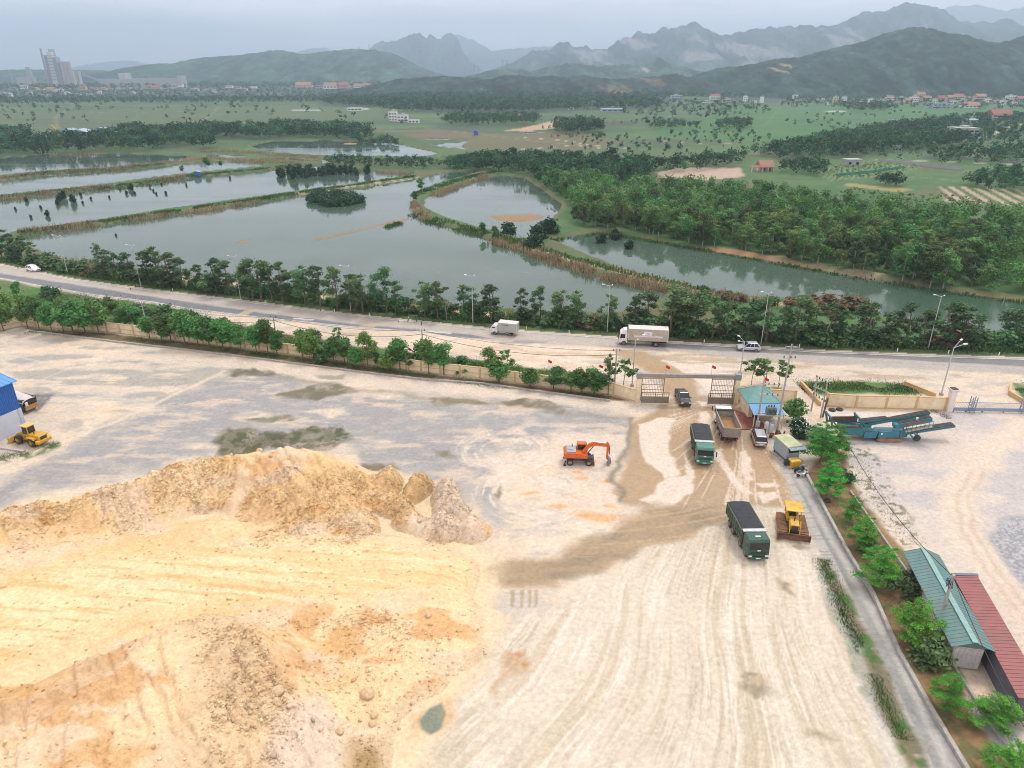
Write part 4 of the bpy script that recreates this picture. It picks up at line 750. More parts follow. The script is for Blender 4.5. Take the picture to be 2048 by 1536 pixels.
def landmark_label(px, marks, counter, what):
    """'third WHAT to the right of MARK' - counted from the landmark next on the left"""
    best = marks[0]
    for m in marks:
        if m[0] <= px: best = m
    counter[best[1]] = counter.get(best[1], -1) + 1
    return '%s %s right of %s' % (ordinal(counter[best[1]]), what, best[1])
# trees between the highway and the pond
ROADTREE = [(6,522,62,1.2),(28,524,50,1.1),(48,527,48,1.2),(70,530,42,1.2),(195,518,34,.8),(214,560,52,1.3),(236,565,50,1.1),(262,569,54,1.3),(300,575,64,1.2),(320,577,72,1.2),(344,580,62,1.2),(368,584,58,1.1),(405,588,50,1),(435,594,64,1.1),(460,596,62,1.2),(498,602,64,1),(507,606,74,1),(524,609,74,1.1),(546,612,74,1.1),(567,614,78,1),(592,608,58,1),(612,618,74,1),(642,622,78,1.1),(676,627,82,1.2),(705,629,70,1),(726,632,70,1.2),(774,636,86,1.1),(792,638,66,1),(850,641,68,1),(876,645,68,1),(930,642,64,1.1),(982,650,70,1.3),(1042,646,66,.9),(1080,646,68,.9),(1122,655,68,.95),(1152,657,68,1),(1215,664,68,.8),(1268,664,66,1),(1290,664,74,1.1),(1340,676,94,1.35),(1362,676,80,1.2),(1388,680,90,1.2),(1424,682,78,1.2),(1452,684,70,1.2),(1492,686,78,1.2),(1530,690,84,1.1),(1560,688,70,1.1),(1588,692,90,1.2),(1620,690,66,1.2),(1652,693,78,1.2),(1676,692,66,1.2),(1728,696,82,1.3),(1764,694,64,1.1),(1806,697,80,1),(1842,699,70,1.2),(1884,699,86,1.3),(1918,702,80,1.2),(1944,703,66,1.2),(2018,694,72,1.3),(2046,698,76,1.3),(2085,700,76,1.3)]
MARKS = [(-99, 'the photo\'s left edge by the white car'), (137, 'the street lamp nearest the white car'), (283, 'the second street lamp from the white car'), (482, 'the third street lamp from the white car'), (702, 'the fourth street lamp from the white car'), (946, 'the street lamp before the small box truck'), (1214, 'the street lamp behind the large box truck'), (1521, 'the street lamp behind the pale SUV'), (1855, 'the last street lamp along the highway')]
rr = random.Random(8); cnt = {}
xs = sorted(ROADTREE); zz = ground_z(np.array([P(a, b, -.8).x for a, b, _, _ in xs]), np.array([P(a, b, -.8).y for a, b, _, _ in xs]))
for (a, b, hp, wd), z in zip(xs, zz):
    p = P(a, b, -.8); d = math.hypot(p.y, H) ; ht = hp * (p.y * math.cos(PITCH) + H * math.sin(PITCH)) / FPX / .93
    plant('road', p.x, p.y, float(max(z, -1.5)), ht, landmark_label(a, MARKS, cnt, 'tall roadside tree'), 'roadside_tree', 'tree', 'trees between the highway and the pond', rr, wid=wd * 1.18)
# bare tree
def bare_tree(px, py, hp, label):
    p = P(px, py, -.8); ht = hp * (p.y * math.cos(PITCH) + H * math.sin(PITCH)) / FPX / .93; m = MB(); rg = random.Random(px)
    def grow(a, d, l, r, k):
        e = a + d * l; m.cyl(a, e, r, r * .6, 5, cap=False)
        if k:
            for _ in range(3 + (k == 3)): grow(a.lerp(e, .5 + .5 * rg.random()), (d + Vector((rg.gauss(0, .5), rg.gauss(0, .5), rg.gauss(.1, .3)))).normalized(), l * .62, r * .5, k - 1)
    grow(Vector((0, 0, -.2)), Vector((0, 0, 1)), ht * .42, .1, 4); t = thing('bare_tree', label, 'tree', (p.x, p.y, -1.0)); m.build('trunk', M('dead_wood', (.28, .24, .21), .95), t)
bare_tree(1180, 655, 66, 'leafless grey tree among the green roadside trees'); bare_tree(893, 648, 68, 'leafless pale tree left of the street lamp before the small box truck'); bare_tree(405, 585, 62, 'bare twiggy tree behind the highway beside the second street lamp from the white car')
# low shrubs under them
SHR = sorted([(x + rr.randint(-8, 8), None) for x in list(range(40, 2070, 23))]); cnt = {}
for x, _ in SHR:
    yy = np.interp(x, [0,142,279,482,678,810,985,1102,1234,1341,1480,1618,1850,2048], [523,552,571,595,618,632,650,660,667,676,684,693,702,708]) - rr.uniform(0, 9)
    p = P(x, yy, -.8); k = 'rust' if rr.random() < .12 else 'shrub'
    plant(k, p.x, p.y, float(ground_z(p.x, p.y)[0]), rr.uniform(1.8, 4.0), 'dense rust-brown shrub under the roadside trees' if k == 'rust' else 'dense dark green shrub under the roadside trees', 'roadside_shrub', 'shrub', 'rust-brown shrubs behind the highway' if k == 'rust' else 'green shrubs behind the highway', rr, wid=1.5)
# big rusty thicket by the canal
for (x, y, hh) in ((1618,612,2.6),(1650,612,3.0),(1690,616,3.0),(1720,622,2.6),(1672,618,2.4),(1640,625,2.2),(1580,608,1.8),(1480,603,1.6),(1450,598,1.5)):
    p = P(x, y, -.9); plant('rust', p.x, p.y, -.9, hh, 'rust-brown scrub on the bank where the canal passes the highway', 'scrub_bush', 'shrub', 'rust-brown scrub by the canal', rr, wid=1.9)
# trees along the inside of the boundary wall
WALLTREE = [('wall',8,662,66,.95),('wall',22,655,60,.95),('road',3,640,70,.95),('wall',40,600,34,1),('wall',56,657,62,.95),('wall',80,663,66,.95),('wall',106,668,56,.95),('wall',128,664,62,.95),('wall',148,668,62,1.5),('wall',172,668,58,1.5),('wall',198,668,60,1.3),('wall',232,640,34,1.4),('wall',252,658,44,1.5),('wall',276,662,44,1.4),('wall',300,679,44,1.1),('wall',324,682,48,1.3),('wall',342,684,50,1.3),('wall',372,692,62,1.3),('wall',398,695,54,1.3),('wall',420,698,58,1.3),('wall',448,701,58,1.4),('wall',482,704,52,1),('wall',514,708,54,1.1),('wall',536,708,66,1.0),('wall',554,712,46,1),
 ('wall',606,719,56,1.1),('wall',628,722,56,1.1),('shrub',645,722,24,1.3),('wall',668,728,50,1.1),('wall',690,728,46,1.3),('round',712,735,36,1.0),('sparse',678,690,34,1),('wall',736,736,66,1),('wall',756,736,30,1),('round',776,742,36,1.15),('wall',800,742,62,1.2),('sparse',818,742,36,1.2),('wall',858,748,62,1),('wall',888,750,60,1.2),('shrub',925,752,18,1),('wall',978,752,52,1.2),('round',998,764,40,1.2),('sparse',1014,750,50,1),('round',1060,775,38,1.15),('wall',1107,778,42,1.7),('wall',1142,781,38,1.5),('wall',1164,784,42,1.4),('wall',1188,788,46,1.7),('road',1216,790,80,.62),('sparse',1246,776,56,1.3)]
WM = [(-99, 'the wall corner'), (298, 'the leaning pole'), (556, 'the second pole'), (846, 'the third pole')]
cnt = {}
for k, a, b, hp, wd in sorted(WALLTREE, key=lambda q: q[1]):
    p = P(a, b, 0); ht = hp * (p.y * math.cos(PITCH) + H * math.sin(PITCH)) / FPX / .93
    plant(k, p.x, p.y, 0, ht, landmark_label(a, WM, cnt, {'wall': 'leafy young tree', 'road': 'tall dark tree', 'round': 'round clipped tree', 'sparse': 'thin-leaved tree', 'shrub': 'low green shrub'}[k] + ' at the yard wall'), 'wall_tree' if k != 'shrub' else 'wall_shrub', 'tree' if k != 'shrub' else 'shrub', 'trees along the yard wall', rr, wid=wd * .98)
for k in range(44):      # scrub on the bank between wall and highway
    x = rr.uniform(-20, 560) if k < 34 else rr.uniform(560, 960); lo = np.interp(x, [0, 216, 520, 728, 960], [645, 655, 690, 717, 746]); hi = np.interp(x, [0, 183, 305, 376, 520, 728, 960], [572, 604, 622, 638, 664, 700, 730]); p = P(x, rr.uniform(hi, lo), 0)
    plant('shrub', p.x, p.y, 0, rr.uniform(1.2, 2.8), 'dense scrub bush on the bank between the yard wall and the highway', 'bank_shrub', 'shrub', 'scrub on the bank behind the wall', rr, wid=1.4)
# by the gatehouse
for k, a, b, ht, wd, lb in (('sparse',1502,770,4.6,1.3,'thin-leaved tree between the gate and the gatehouse, next to the gate pillar'),('sparse',1530,772,5.0,1.5,'thin-leaved tree behind the green gatehouse roof'),('sparse',1556,776,4.8,1.3,'thin-leaved tree behind the gatehouse, next to the tall utility pole'),('round',1586,842,3.6,1.15,'dark round tree right of the gatehouse beside the transformer poles'),('mang',1600,872,2.8,1.0,'bushy shrub with white flowers in front of the round dark tree')):
    p = P(a, b, 0); plant(k, p.x, p.y, 0, ht, lb, 'gatehouse_tree' if k != 'mang' else 'flowering_shrub', 'tree' if k != 'mang' else 'shrub', None, rr, wid=wd)
p = P(1600, 872, 0); rg = np.random.default_rng(3); V, F, c_ = leaf_cloud(rg, [(0, 0, 1.5, 1.2, 1.2, 1.2)], 130, .09, shell=.95)
fl = np_mesh('blossom', V, F, M('white_petal', (.8, .8, .76), .6), None); fl.parent = [o for o in bpy.data.objects if o.name.startswith('flowering_shrub')][0]
# bright storeyed trees along the concrete path
PATHTREE = [(1640,925,6.4,1.0,'tall storeyed tree beside the blue-grey booth, tallest along the path'),(1652,990,5.4,1.0,'bright storeyed tree behind the row of parked scooters'),(1700,1042,3.6,1.0,'small storeyed tree between two larger ones, level with the bulldozer roof'),(1722,1098,4.6,1.0,'storeyed tree level with the bulldozer blade beside the path'),(1756,1168,5.2,1.05,'storeyed tree at the far corner of the green-roofed shed'),(1822,1285,5.4,1.05,'brightest lime-green storeyed tree standing before the middle of the green roof'),(1890,1420,4.2,.95,'dark storeyed tree beside the white end of the green-roofed shed'),(1990,1448,3.2,1.5,'low bright green tree in front of the white shed end'),(2020,1560,3.6,1.4,'green tree at the bottom right corner of the photo'),(1672,912,5.2,.95,'storeyed tree directly right of the tallest path tree, behind the booth')]
for k, (a, b, ht, wd, lb) in enumerate(PATHTREE):
    p = P(a, b, 0); plant('tier', p.x, p.y, 0, ht, lb, 'path_tree', 'tree', 'storeyed trees beside the concrete path', rr, vi=k, wid=wd)
for a, b, hh, wd, lb in ((1812,1195,2.6,1.2,'dark bush against the long side of the green-roofed shed'),(1848,1320,2.4,1.3,'dark bush under the brightest storeyed tree'),(1690,965,1.8,1.2,'low bush between the scooters and the right yard'),(1735,1100,1.6,1.2,'low bush at the foot of the path tree by the bulldozer blade'),(1634,884,2.6,1.4,'dense bush behind the blue-grey booth')):
    p = P(a, b, 0); plant('shrub', p.x, p.y, 0, hh, lb, 'path_shrub', 'shrub', None, rr, wid=wd)
# mangroves: the island clump is one dense mass; single ones stand in the ponds
rg = np.random.default_rng(31); cl = []
for a, b, r, hh in ((632,402,4.2,3.0),(655,406,4.6,3.6),(690,408,4.8,3.6),(712,404,4.2,3.0),(640,394,4.0,3.2),(672,396,4.0,3.4),(668,410,4.0,3.0),(700,398,3.6,3.0)):
    p = P(a, b, WZ); cl.append((p.x, p.y, WZ + hh * .25, r * .85, r * 1.3, hh * .95))
    for j in range(7): an = j * .9; cl.append((p.x + r * .6 * math.cos(an), p.y + r * 1.0 * math.sin(an), WZ + hh * (.3 + .3 * rg.random()), 1.5, 1.9, 1.3))
V, F, c_ = leaf_cloud(rg, cl, 16000, .36, shell=.82); o = np_mesh('mangrove_island', V, F, LEAF['mang'], c_, 'leaf'); tag(o, 'dense dark green island of mangrove in the main pond', 'mangrove')
MG = [(558,352),(567,355),(580,350),(588,357),(598,350),(606,353),(613,355),(622,350),(630,352),(640,350),(648,352),(656,349),(668,349),(680,348),(692,348),(702,346),(712,350),(735,348)]
for a, b in MG:
    p = P(a, b, WZ); plant('mang', p.x, p.y, WZ, rr.uniform(4, 6.0), 'dark mangrove standing in the water of the middle pond strip', 'mangrove', 'mangrove', 'mangroves wading in the middle pond', rr, wid=.75)
for a, b, hh in ((118,402,2.6),(128,398,3.6),(147,405,3.4),(115,410,2.0),(53,403,2.0),(95,432,2.2),(31,420,1.2),(62,436,1.2),(162,392,1.5),(182,399,1.2),(166,407,1.1),(219,396,1.1),(253,388,1.6),(262,380,3.0),(270,388,1.2),(300,375,1.4),(313,389,1.2),(323,370,1.0),(332,388,1.4),(307,383,1.2),(240,380,1.2),(373,372,1.2),(460,358,1.4),(82,417,1.3),(560,366,1.0),(440,350,.9),(232,472,.8)):
    p = P(a, b, WZ); plant('mang', p.x, p.y, WZ, hh, 'small dark mangrove shoot standing alone in the left pond water', 'mangrove', 'mangrove', 'mangrove shoots in the left ponds', rr, wid=.8)
for a, b, hh in ((1203,485,3.0),(1230,478,3.2),(1258,497,2.6),(1018,470,4.2),(1065,500,5.0),(1095,470,5.6),(1075,480,5.0)):
    p = P(a, b, WZ); plant('mang', p.x, p.y, WZ, hh, 'rounded dark green bush at the head of the canal', 'canal_bush', 'shrub', 'rounded bushes at the canal head', rr, wid=1.2)
for a, b, hh, lb in ((843,383,6,'leafy tree at the bend of the curving dike'),(832,404,4.5,'lower tree just below the bend of the curving dike'),(366,346,4,'small tree on the dike next to the blue pump hut'),(415,337,6,'forked tree on the dike right of the blue pump hut'),(443,335,4,'round small tree on the dike, second right of the blue pump hut'),(965,468,4,'tree on the curving dike where it meets the long reeds'),(990,474,3.5,'second tree on the curving dike beside the long reeds')):
    p = P(a, b, -.7); plant('wall', p.x, p.y, -.8, hh, lb, 'dike_tree', 'tree', 'trees on the dikes', rr, wid=1.2)
# the wood beyond the canal: nearest trees stand by themselves, the rest is one mass
def scatter(px, step, rg, z=-.9, jit=.48):
    p = PX(px, z); lo, hi = p.min(0), p.max(0); gx_, gy_ = np.meshgrid(np.arange(lo[0], hi[0], step), np.arange(lo[1], hi[1], step * 1.1)); x = gx_.ravel() + (rg.random(gx_.size) - .5) * 2 * jit * step; y = gy_.ravel() + (rg.random(gy_.size) - .5) * 2 * jit * step
    m = sd_poly(p, x, y, 2) > 0; return np.stack([x[m], y[m]], 1)
rg = np.random.default_rng(77)
W1 = [(1140,430),(1160,462),(1230,458),(1280,468),(1355,483),(1480,505),(1640,532),(1840,570),(2048,594),(2260,622),(2260,560),(2048,535),(1900,520),(1700,490),(1500,455),(1330,430),(1180,400)]
W2 = [(1060,360),(1090,378),(1130,405),(1150,425),(1330,428),(1480,448),(1700,484),(1900,515),(2048,530),(2260,555),(2260,470),(2048,455),(1900,445),(1760,425),(1640,412),(1500,392),(1350,380),(1270,388),(1180,372)]
pts = np.concatenate([scatter(W1, 3.9, rg), scatter(W2, 4.4, rg)])
keep = fbm(pts[:, 0] / 16, pts[:, 1] / 22, 3, 5) > .31; pts = pts[keep]
dist = np.hypot(pts[:, 0], pts[:, 1]); inv_ = np.abs(pts[:, 0]) < .70 * pts[:, 1]
order = np.argsort(np.where(inv_, dist, 1e9)); NEAR = order[:292]; REST = order[292:]
zz = ground_z(pts[:, 0], pts[:, 1])
for i in NEAR:
    plant('wood', pts[i, 0], pts[i, 1], max(-1.4, zz[i]), rr.uniform(3.6, 9.4), 'leafy green tree in the wood along the far bank of the canal', 'wood_tree', 'tree', 'wood along the far bank of the canal', rr, wid=rr.uniform(1.0, 1.3))
MASS = []
def mass(xy, zs, hmin, hmax, K, size, tint=(1, 1, 1), wid=.30, base=.12):
    """crowns of a far wood: each tree several clumps of leaf faces"""
    n = len(xy); hts = hmin + (hmax - hmin) * rg.random(n)
    for j in range(n):
        hh = hts[j]; cl = np.empty((5, 6)); a = rg.random(5) * 6.28; r = hh * wid * .55 * rg.random(5)
        cl[:, 0] = xy[j, 0] + r * np.cos(a); cl[:, 1] = xy[j, 1] + r * np.sin(a); cl[:, 2] = zs[j] + hh * (base + .22 + .5 * rg.random(5)); cl[:, 3] = cl[:, 4] = hh * wid * (.55 + .4 * rg.random(5)); cl[:, 5] = hh * .20
        cl[0, 2] = zs[j] + hh * .8
        V, F, c_ = leaf_cloud(rg, cl, K, size * hh, shell=.5, up=.5); c_[:, :3] *= np.array(tint) * (.5 + 1.0 * rg.random()) * np.array([.8 + .5 * rg.random(), 1, .8 + .3 * rg.random()]); MASS.append((V, c_))
def flush(name, mat, label):
    V = np.concatenate([m[0] for m in MASS]); c_ = np.concatenate([m[1] for m in MASS]); MASS.clear()
    stuff(np_mesh(name, V, np.arange(len(V)).reshape(-1, 4), mat, c_, 'leaf'), label)
mass(pts[REST], np.maximum(zz[REST], -1.3), 3.6, 9.6, 320, .042, wid=.33)
flush('woods', LEAF['wood'], 'the deeper wood behind the trees of the canal bank')
FARW = [  # pixels of the ground they stand on, spacing, heights
 ([(-150,280),(120,288),(245,276),(262,262),(330,268),(450,262),(560,258),(700,262),(745,268),(735,284),(620,276),(540,282),(430,298),(330,303),(250,304),(0,312),(-150,322)], 7, 7, 12, 90),
 ([(-150,266),(60,268),(60,276),(-150,278)], 7, 7, 11, 70), ([(880,240),(1000,236),(1080,240),(1070,250),(890,252)], 8, 7, 11, 60), ([(1108,258),(1150,252),(1200,256),(1218,266),(1115,270)], 7, 9, 13, 90), ([(1290,252),(1340,248),(1400,252),(1395,258),(1300,260)], 7, 5, 9, 80), ([(1430,252),(1470,247),(1505,252),(1500,260),(1435,260)], 7, 6, 10, 80),
 ([(900,336),(960,344),(1000,347),(1045,352),(1085,376),(1130,400),(1180,372),(1275,385),(1300,350),(1290,330),(1200,322),(1080,322),(1000,318)], 5.2, 5, 9, 110), ([(880,335),(960,322),(1000,326),(960,342),(900,345)], 5, 4, 7, 90),
 ([(648,330),(700,334),(780,338),(850,340),(880,332),(850,325),(760,324),(690,322),(650,322)], 4.6, 3.5, 6, 90), ([(706,286),(740,280),(785,281),(800,288),(770,290)], 5, 4, 7, 80), ([(880,336),(905,330),(930,320),(1000,320),(960,332)], 5, 4, 8, 80),
 ([(1500,312),(1560,300),(1640,285),(1700,272),(1790,258),(1900,246),(1920,258),(1880,275),(1960,288),(1850,300),(1720,314),(1640,318),(1560,320)], 5.6, 5, 11, 80), ([(1640,320),(1800,300),(2150,285),(2150,345),(1960,340),(1760,318)], 13, 4, 8, 70), ([(1180,275),(1500,258),(1520,285),(1300,318),(1120,300)], 15, 2, 5, 50), ([(1250,345),(1400,325),(1490,312),(1485,332),(1400,342),(1300,352)], 6, 5, 9, 90),
 ([(1560,345),(1590,332),(1640,332),(1655,350),(1600,355)], 5, 5, 8, 100), ([(1850,318),(2150,300),(2150,335),(1920,328)], 8, 6, 10, 80), ([(1910,372),(2000,350),(2150,350),(2150,395),(1940,380)], 6, 5, 8, 100), ([(1750,370),(1780,364),(1810,370),(1780,380)], 4, 5, 7, 120), ([(1400,425),(1480,400),(1560,405),(1640,420),(1500,440)], 5, 3, 5, 80),
 ([(640,205),(800,196),(900,199),(1100,198),(1300,203),(1330,215),(1150,222),(1000,226),(900,226),(820,218),(650,212)], 11, 8, 14, 34), ([(800,190),(1100,187),(1330,190),(1330,202),(1100,197),(900,198),(760,200)], 17, 8, 14, 30), ([(1320,187),(1500,183),(1700,191),(2150,191),(2150,199),(1900,197),(1700,198),(1330,195)], 24, 5, 9, 34), ([(-200,190),(200,182),(500,178),(700,176),(760,190),(700,202),(300,203),(-200,206)], 26, 6, 10, 26), ([(-200,200),(300,198),(680,197),(660,206),(300,208),(-200,212)], 15, 6, 10, 30),
 ([(-200,178),(300,172),(760,170),(760,178),(300,181),(-200,188)], 34, 14, 22, 26), ([(1680,218),(1760,214),(1790,222),(1720,226)], 12, 7, 12, 40), ([(1880,240),(2150,230),(2150,250),(1960,255)], 12, 6, 10, 50), ([(1100,275),(1160,268),(1220,276),(1180,282)], 9, 2, 4, 50), ([(1800,262),(1960,256),(2100,262),(2000,285),(1850,285)], 14, 4, 8, 60),
 ([(760,214),(850,214),(860,224),(770,224)], 12, 8, 12, 40), ([(0,215),(1000,205),(1100,260),(700,250),(0,255)], 30, 4, 8, 34), ([(1100,250),(1500,225),(2000,225),(2000,260),(1300,300),(1000,310)], 20, 3, 6, 34),
 ([(1480,185),(2300,187),(2300,196),(1480,193)], 11, 8, 14, 34), ([(1560,197),(2150,197),(2150,224),(1560,216)], 22, 5, 9, 34), ([(1330,168),(1500,160),(1500,196),(1330,196)], 20, 7, 13, 30), ([(1960,250),(2150,262),(2150,290),(1900,290)], 11, 4, 8, 50), ([(1240,206),(1480,206),(1560,226),(1400,240),(1240,232)], 22, 5, 10, 34)]
for px, step, a, b_, K in FARW:
    s = scatter(px, step, rg); s = s[fbm(s[:, 0] / 40, s[:, 1] / 60, 3, 9) > (.56 if (step, a) in ((30, 4), (20, 3)) else .30)]
    if len(s): mass(s, ground_z(s[:, 0], s[:, 1]), a, b_, K, .075 if K > 50 else .12, wid=.42)
flush('treeline', LEAF['far'], 'belts of dark trees across the plain')
# orchard rows
for k in range(11):
    a = P(1700 + k * 24, 365 - 0 * k, -.9); b_ = P(1600 + k * 26, 392, -.9)
s = scatter([(1690,382),(1900,395),(2048,415),(2150,430),(2150,445),(1900,436),(1700,408)], 4.2, rg); mass(s, ground_z(s[:, 0], s[:, 1]), 1.4, 2.6, 40, .12, wid=.5)
s = scatter([(1640,338),(1740,326),(1840,334),(1790,352),(1670,360)], 3.2, rg); mass(s, ground_z(s[:, 0], s[:, 1]), 1.0, 2.0, 24, .14, wid=.5)
s = scatter([(1130,405),(1300,395),(1600,425),(2048,470),(2048,480),(1500,450)], 5, rg); mass(s, ground_z(s[:, 0], s[:, 1]), 1.0, 2.4, 40, .12, wid=.5)
flush('undergrowth', LEAF['wood'], 'low shrubs and orchard rows on the plain')
# reeds and bank grass
def blades(lines, dens, hmin, hmax, wd, z=-.9, spread=2.0, seed=1, zref=-.9):
    rg = np.random.default_rng(seed); A = []; Bq = []
    for ln, sp2, dn in lines:
        p = PX(ln, zref); L_ = np.hypot(*(p[1:] - p[:-1]).T); n = int(L_.sum() * dens * dn); k = rg.choice(len(L_), n, p=L_ / L_.sum()); f = rg.random(n)
        e = p[k + 1] - p[k]; nrm = np.stack([-e[:, 1], e[:, 0]], 1) / np.linalg.norm(e, axis=1)[:, None]
        A.append(p[k] + e * f[:, None] + nrm * (rg.normal(size=n) * sp2 * .5)[:, None])
    xy = np.concatenate(A); cl = fbm(xy[:, 0] / 4, xy[:, 1] / 4, 3, seed); m = cl > .36; xy = xy[m]; cl = cl[m]; n = len(xy); hh = (hmin + (hmax - hmin) * rg.random(n)) * sst(.3, .6, cl) ** .5
    zg = np.maximum(ground_z(xy[:, 0], xy[:, 1]), WZ); an = rg.random(n) * 3.14; dx = np.cos(an) * wd * .5; dy = np.sin(an) * wd * .5; ln_ = rg.normal(size=(n, 2)) * .22 * hh[:, None]
    V = np.stack([np.stack([xy[:, 0] - dx, xy[:, 1] - dy, zg - .05], 1), np.stack([xy[:, 0] + dx, xy[:, 1] + dy, zg - .05], 1), np.stack([xy[:, 0] + dx * .8 + ln_[:, 0], xy[:, 1] + dy * .8 + ln_[:, 1], zg + hh], 1), np.stack([xy[:, 0] - dx * .8 + ln_[:, 0], xy[:, 1] - dy * .8 + ln_[:, 1], zg + hh], 1)], 1).reshape(-1, 3)
    t_ = (.7 + .6 * rg.random(n)) * (.8 + .5 * vn(xy[:, 0] / 6, xy[:, 1] / 6, seed)); c_ = np.repeat(np.stack([t_, t_, t_, np.ones(n)], 1), 4, 0)
    return V, np.arange(4 * n).reshape(-1, 4), c_
RE = [([(985,482),(1035,494),(1060,500)], 2.5, 1.5),([(1062,505),(1110,520),(1183,545),(1240,560),(1310,574),(1340,584)], 3.0, 1.8),([(1330,584),(1400,590),(1500,604),(1560,612)], 3, 1.2),([(826,405),(840,430),(860,440)], 2, .8),([(870,388),(930,366),(975,352)], 2.5, .9),
      ([(35,466),(100,460),(200,448)], 2.5, .7),([(260,440),(430,416),(520,402)], 2.5, .7),([(0,398),(140,381),(228,373)], 3, .7),([(280,366),(391,351)], 3, .6),([(0,358),(96,346),(228,338),(330,327)], 3, .7),([(330,326),(400,318),(450,318),(530,324),(600,328)], 5, .8),([(400,305),(460,302),(530,308),(640,316)], 5, .8),([(500,322),(560,318),(650,322)], 4, .8),([(640,338),(740,342),(820,346)], 3, .6),
      ([(880,314),(960,318),(1000,312)], 5, .5),([(100,308),(200,306)], 4, .5),([(120,528),(180,536),(230,548)], 4, .8),([(780,610),(860,620),(960,624)], 2.5, .5),([(1000,634),(1100,640),(1230,645)], 3, .6),([(1240,640),(1330,650)], 3, .5)]
V, F, c_ = blades(RE, 26, .9, 2.0, .17, seed=3); stuff(np_mesh('reeds', V, F, LEAF['reed'], c_, 'leaf'), 'straw-coloured reeds along the pond dikes')
GR = [([(825,425),(860,438),(905,452),(960,466),(1030,484),(1070,498)], 3.5, 1.5),([(830,390),(860,380),(905,364),(960,350),(1000,342)], 3.5, 1.4),([(35,466),(152,452),(330,426),(520,399),(602,385),(720,370),(830,352)], 3.0, 1.2),([(0,395),(140,380),(228,373),(391,351),(520,339),(600,330)], 3.0, 1.0),([(0,357),(96,346),(228,338),(330,328)], 2.5, .8),
      ([(1080,500),(1180,528),(1260,552),(1400,580),(1500,598)], 2.5, .8),([(1101,478),(1200,465),(1280,476),(1416,499),(1642,540),(1885,579),(2048,601)], 1.6, .5),([(770,452),(800,443)], 1.6, 1.2),([(0,526),(142,555),(279,574),(482,598),(678,622),(810,636),(985,654),(1102,662),(1234,671),(1341,680),(1480,688),(1618,697),(1850,706),(2048,712)], .5, .5),
      ([(20,520),(142,548),(279,566),(482,590),(678,614),(810,630),(985,649)], 4, 1.2),([(985,645),(1234,664),(1480,682),(1618,692),(1850,701),(2048,707)], 3, 1.4)]
V, F, c_ = blades(GR, 26, .35, 1.1, .26, seed=7)
G2 = [([(0,600),(100,590),(200,612),(305,625),(420,650)], 7, 1.6),([(430,650),(560,682),(700,706),(843,728),(960,742)], 3.5, 2.2),([(820,718),(960,732),(1060,745),(1190,765)], 3.0, 2.6),([(1600,776),(1700,774),(1830,778)], 3.0, 3.0),([(1490,782),(1560,786)], 2, 2),([(2025,775),(2180,785)], 3, 2),([(60,662),(216,672),(520,709),(843,752),(1100,784),(1220,798)], 1.4, .7)]
V2, F2, c2 = blades(G2, 130, .06, .26, .07, seed=9, zref=0)
G3 = [([(1642,1118),(1672,1190),(1710,1275),(1757,1380),(1802,1480)], .9, 2.4),([(1640,960),(1700,1040),(1770,1150),(1850,1290),(1960,1450)], 2.0, .6),([(440,885),(560,880),(690,858)], 3.0, .8),([(0,915),(70,905),(120,885)], 1.2, 1.6),([(1860,818),(1900,838)], 1, 2),([(1700,900),(1760,1000),(1820,1090)], 2.2, .5)]
V3_, F3, c3 = blades(G3, 120, .04, .22, .035, seed=13, zref=0)
Va = np.concatenate([V, V2, V3_]); ca_ = np.concatenate([c_, c2, c3]); stuff(np_mesh('grass', Va, np.arange(len(Va)).reshape(-1, 4), LEAF['grass'], ca_, 'leaf'), 'grass on banks, dikes and verges')
# ------------------------------------------------------------------ materials of made things
RUB = M('tyre_rubber', (.028, .028, .028), .85, var=.2, dirt=(.16, .12, .08)); STEEL = M('grey_steel', (.30, .31, .32), .5, .4, dirt=(.2, .15, .1)); DARK = M('dark_chassis', (.035, .036, .038), .7, dirt=(.12, .09, .06))
GLASS = M('vehicle_glass', (.018, .025, .03), .08, var=.05); WHITE = M('white_paint', (.74, .74, .74), .3, var=.05, dirt=(.5, .45, .38)); CHROME = M('bright_rim', (.5, .5, .5), .35, .8)
LIGHTG = M('lamp_glass', (.75, .75, .7), .15); REDL = M('tail_lamp', (.45, .02, .02), .25); PLATE = M('plate', (.75, .73, .6), .4); CREAM = M('cream_render', (.78, .66, .45), .85, var=.10, dirt=(.58, .46, .3), scale=1.0, bump=.1); OCHRE = M('ochre_render', (.58, .39, .19), .85, var=.12)
CONC = M('concrete', (.38, .36, .33), .9, bump=.3, dirt=(.2, .18, .15)); WOODPOLE = M('concrete_pole', (.36, .35, .33), .9, var=.12); GALV = M('galvanised', (.5, .51, .51), .45, .4); BLACK = M('black_cover', (.022, .025, .032), .75, var=.3, bump=.5, scale=1.4)
YEL = M('machine_yellow', (.62, .36, .02), .4, var=.12, dirt=(.34, .2, .06)); ORG = M('machine_orange', (.60, .105, .012), .4, var=.1, dirt=(.40, .15, .06)); RUST = M('rusty_steel', (.27, .15, .085), .85, var=.35, bump=.4, dirt=(.38, .25, .15)); TEAL = M('teal_paint', (.02, .17, .20), .4, var=.2, dirt=(.06, .11, .11)); BELT = M('conveyor_belt', (.035, .033, .033), .85, dirt=(.12, .09, .07))
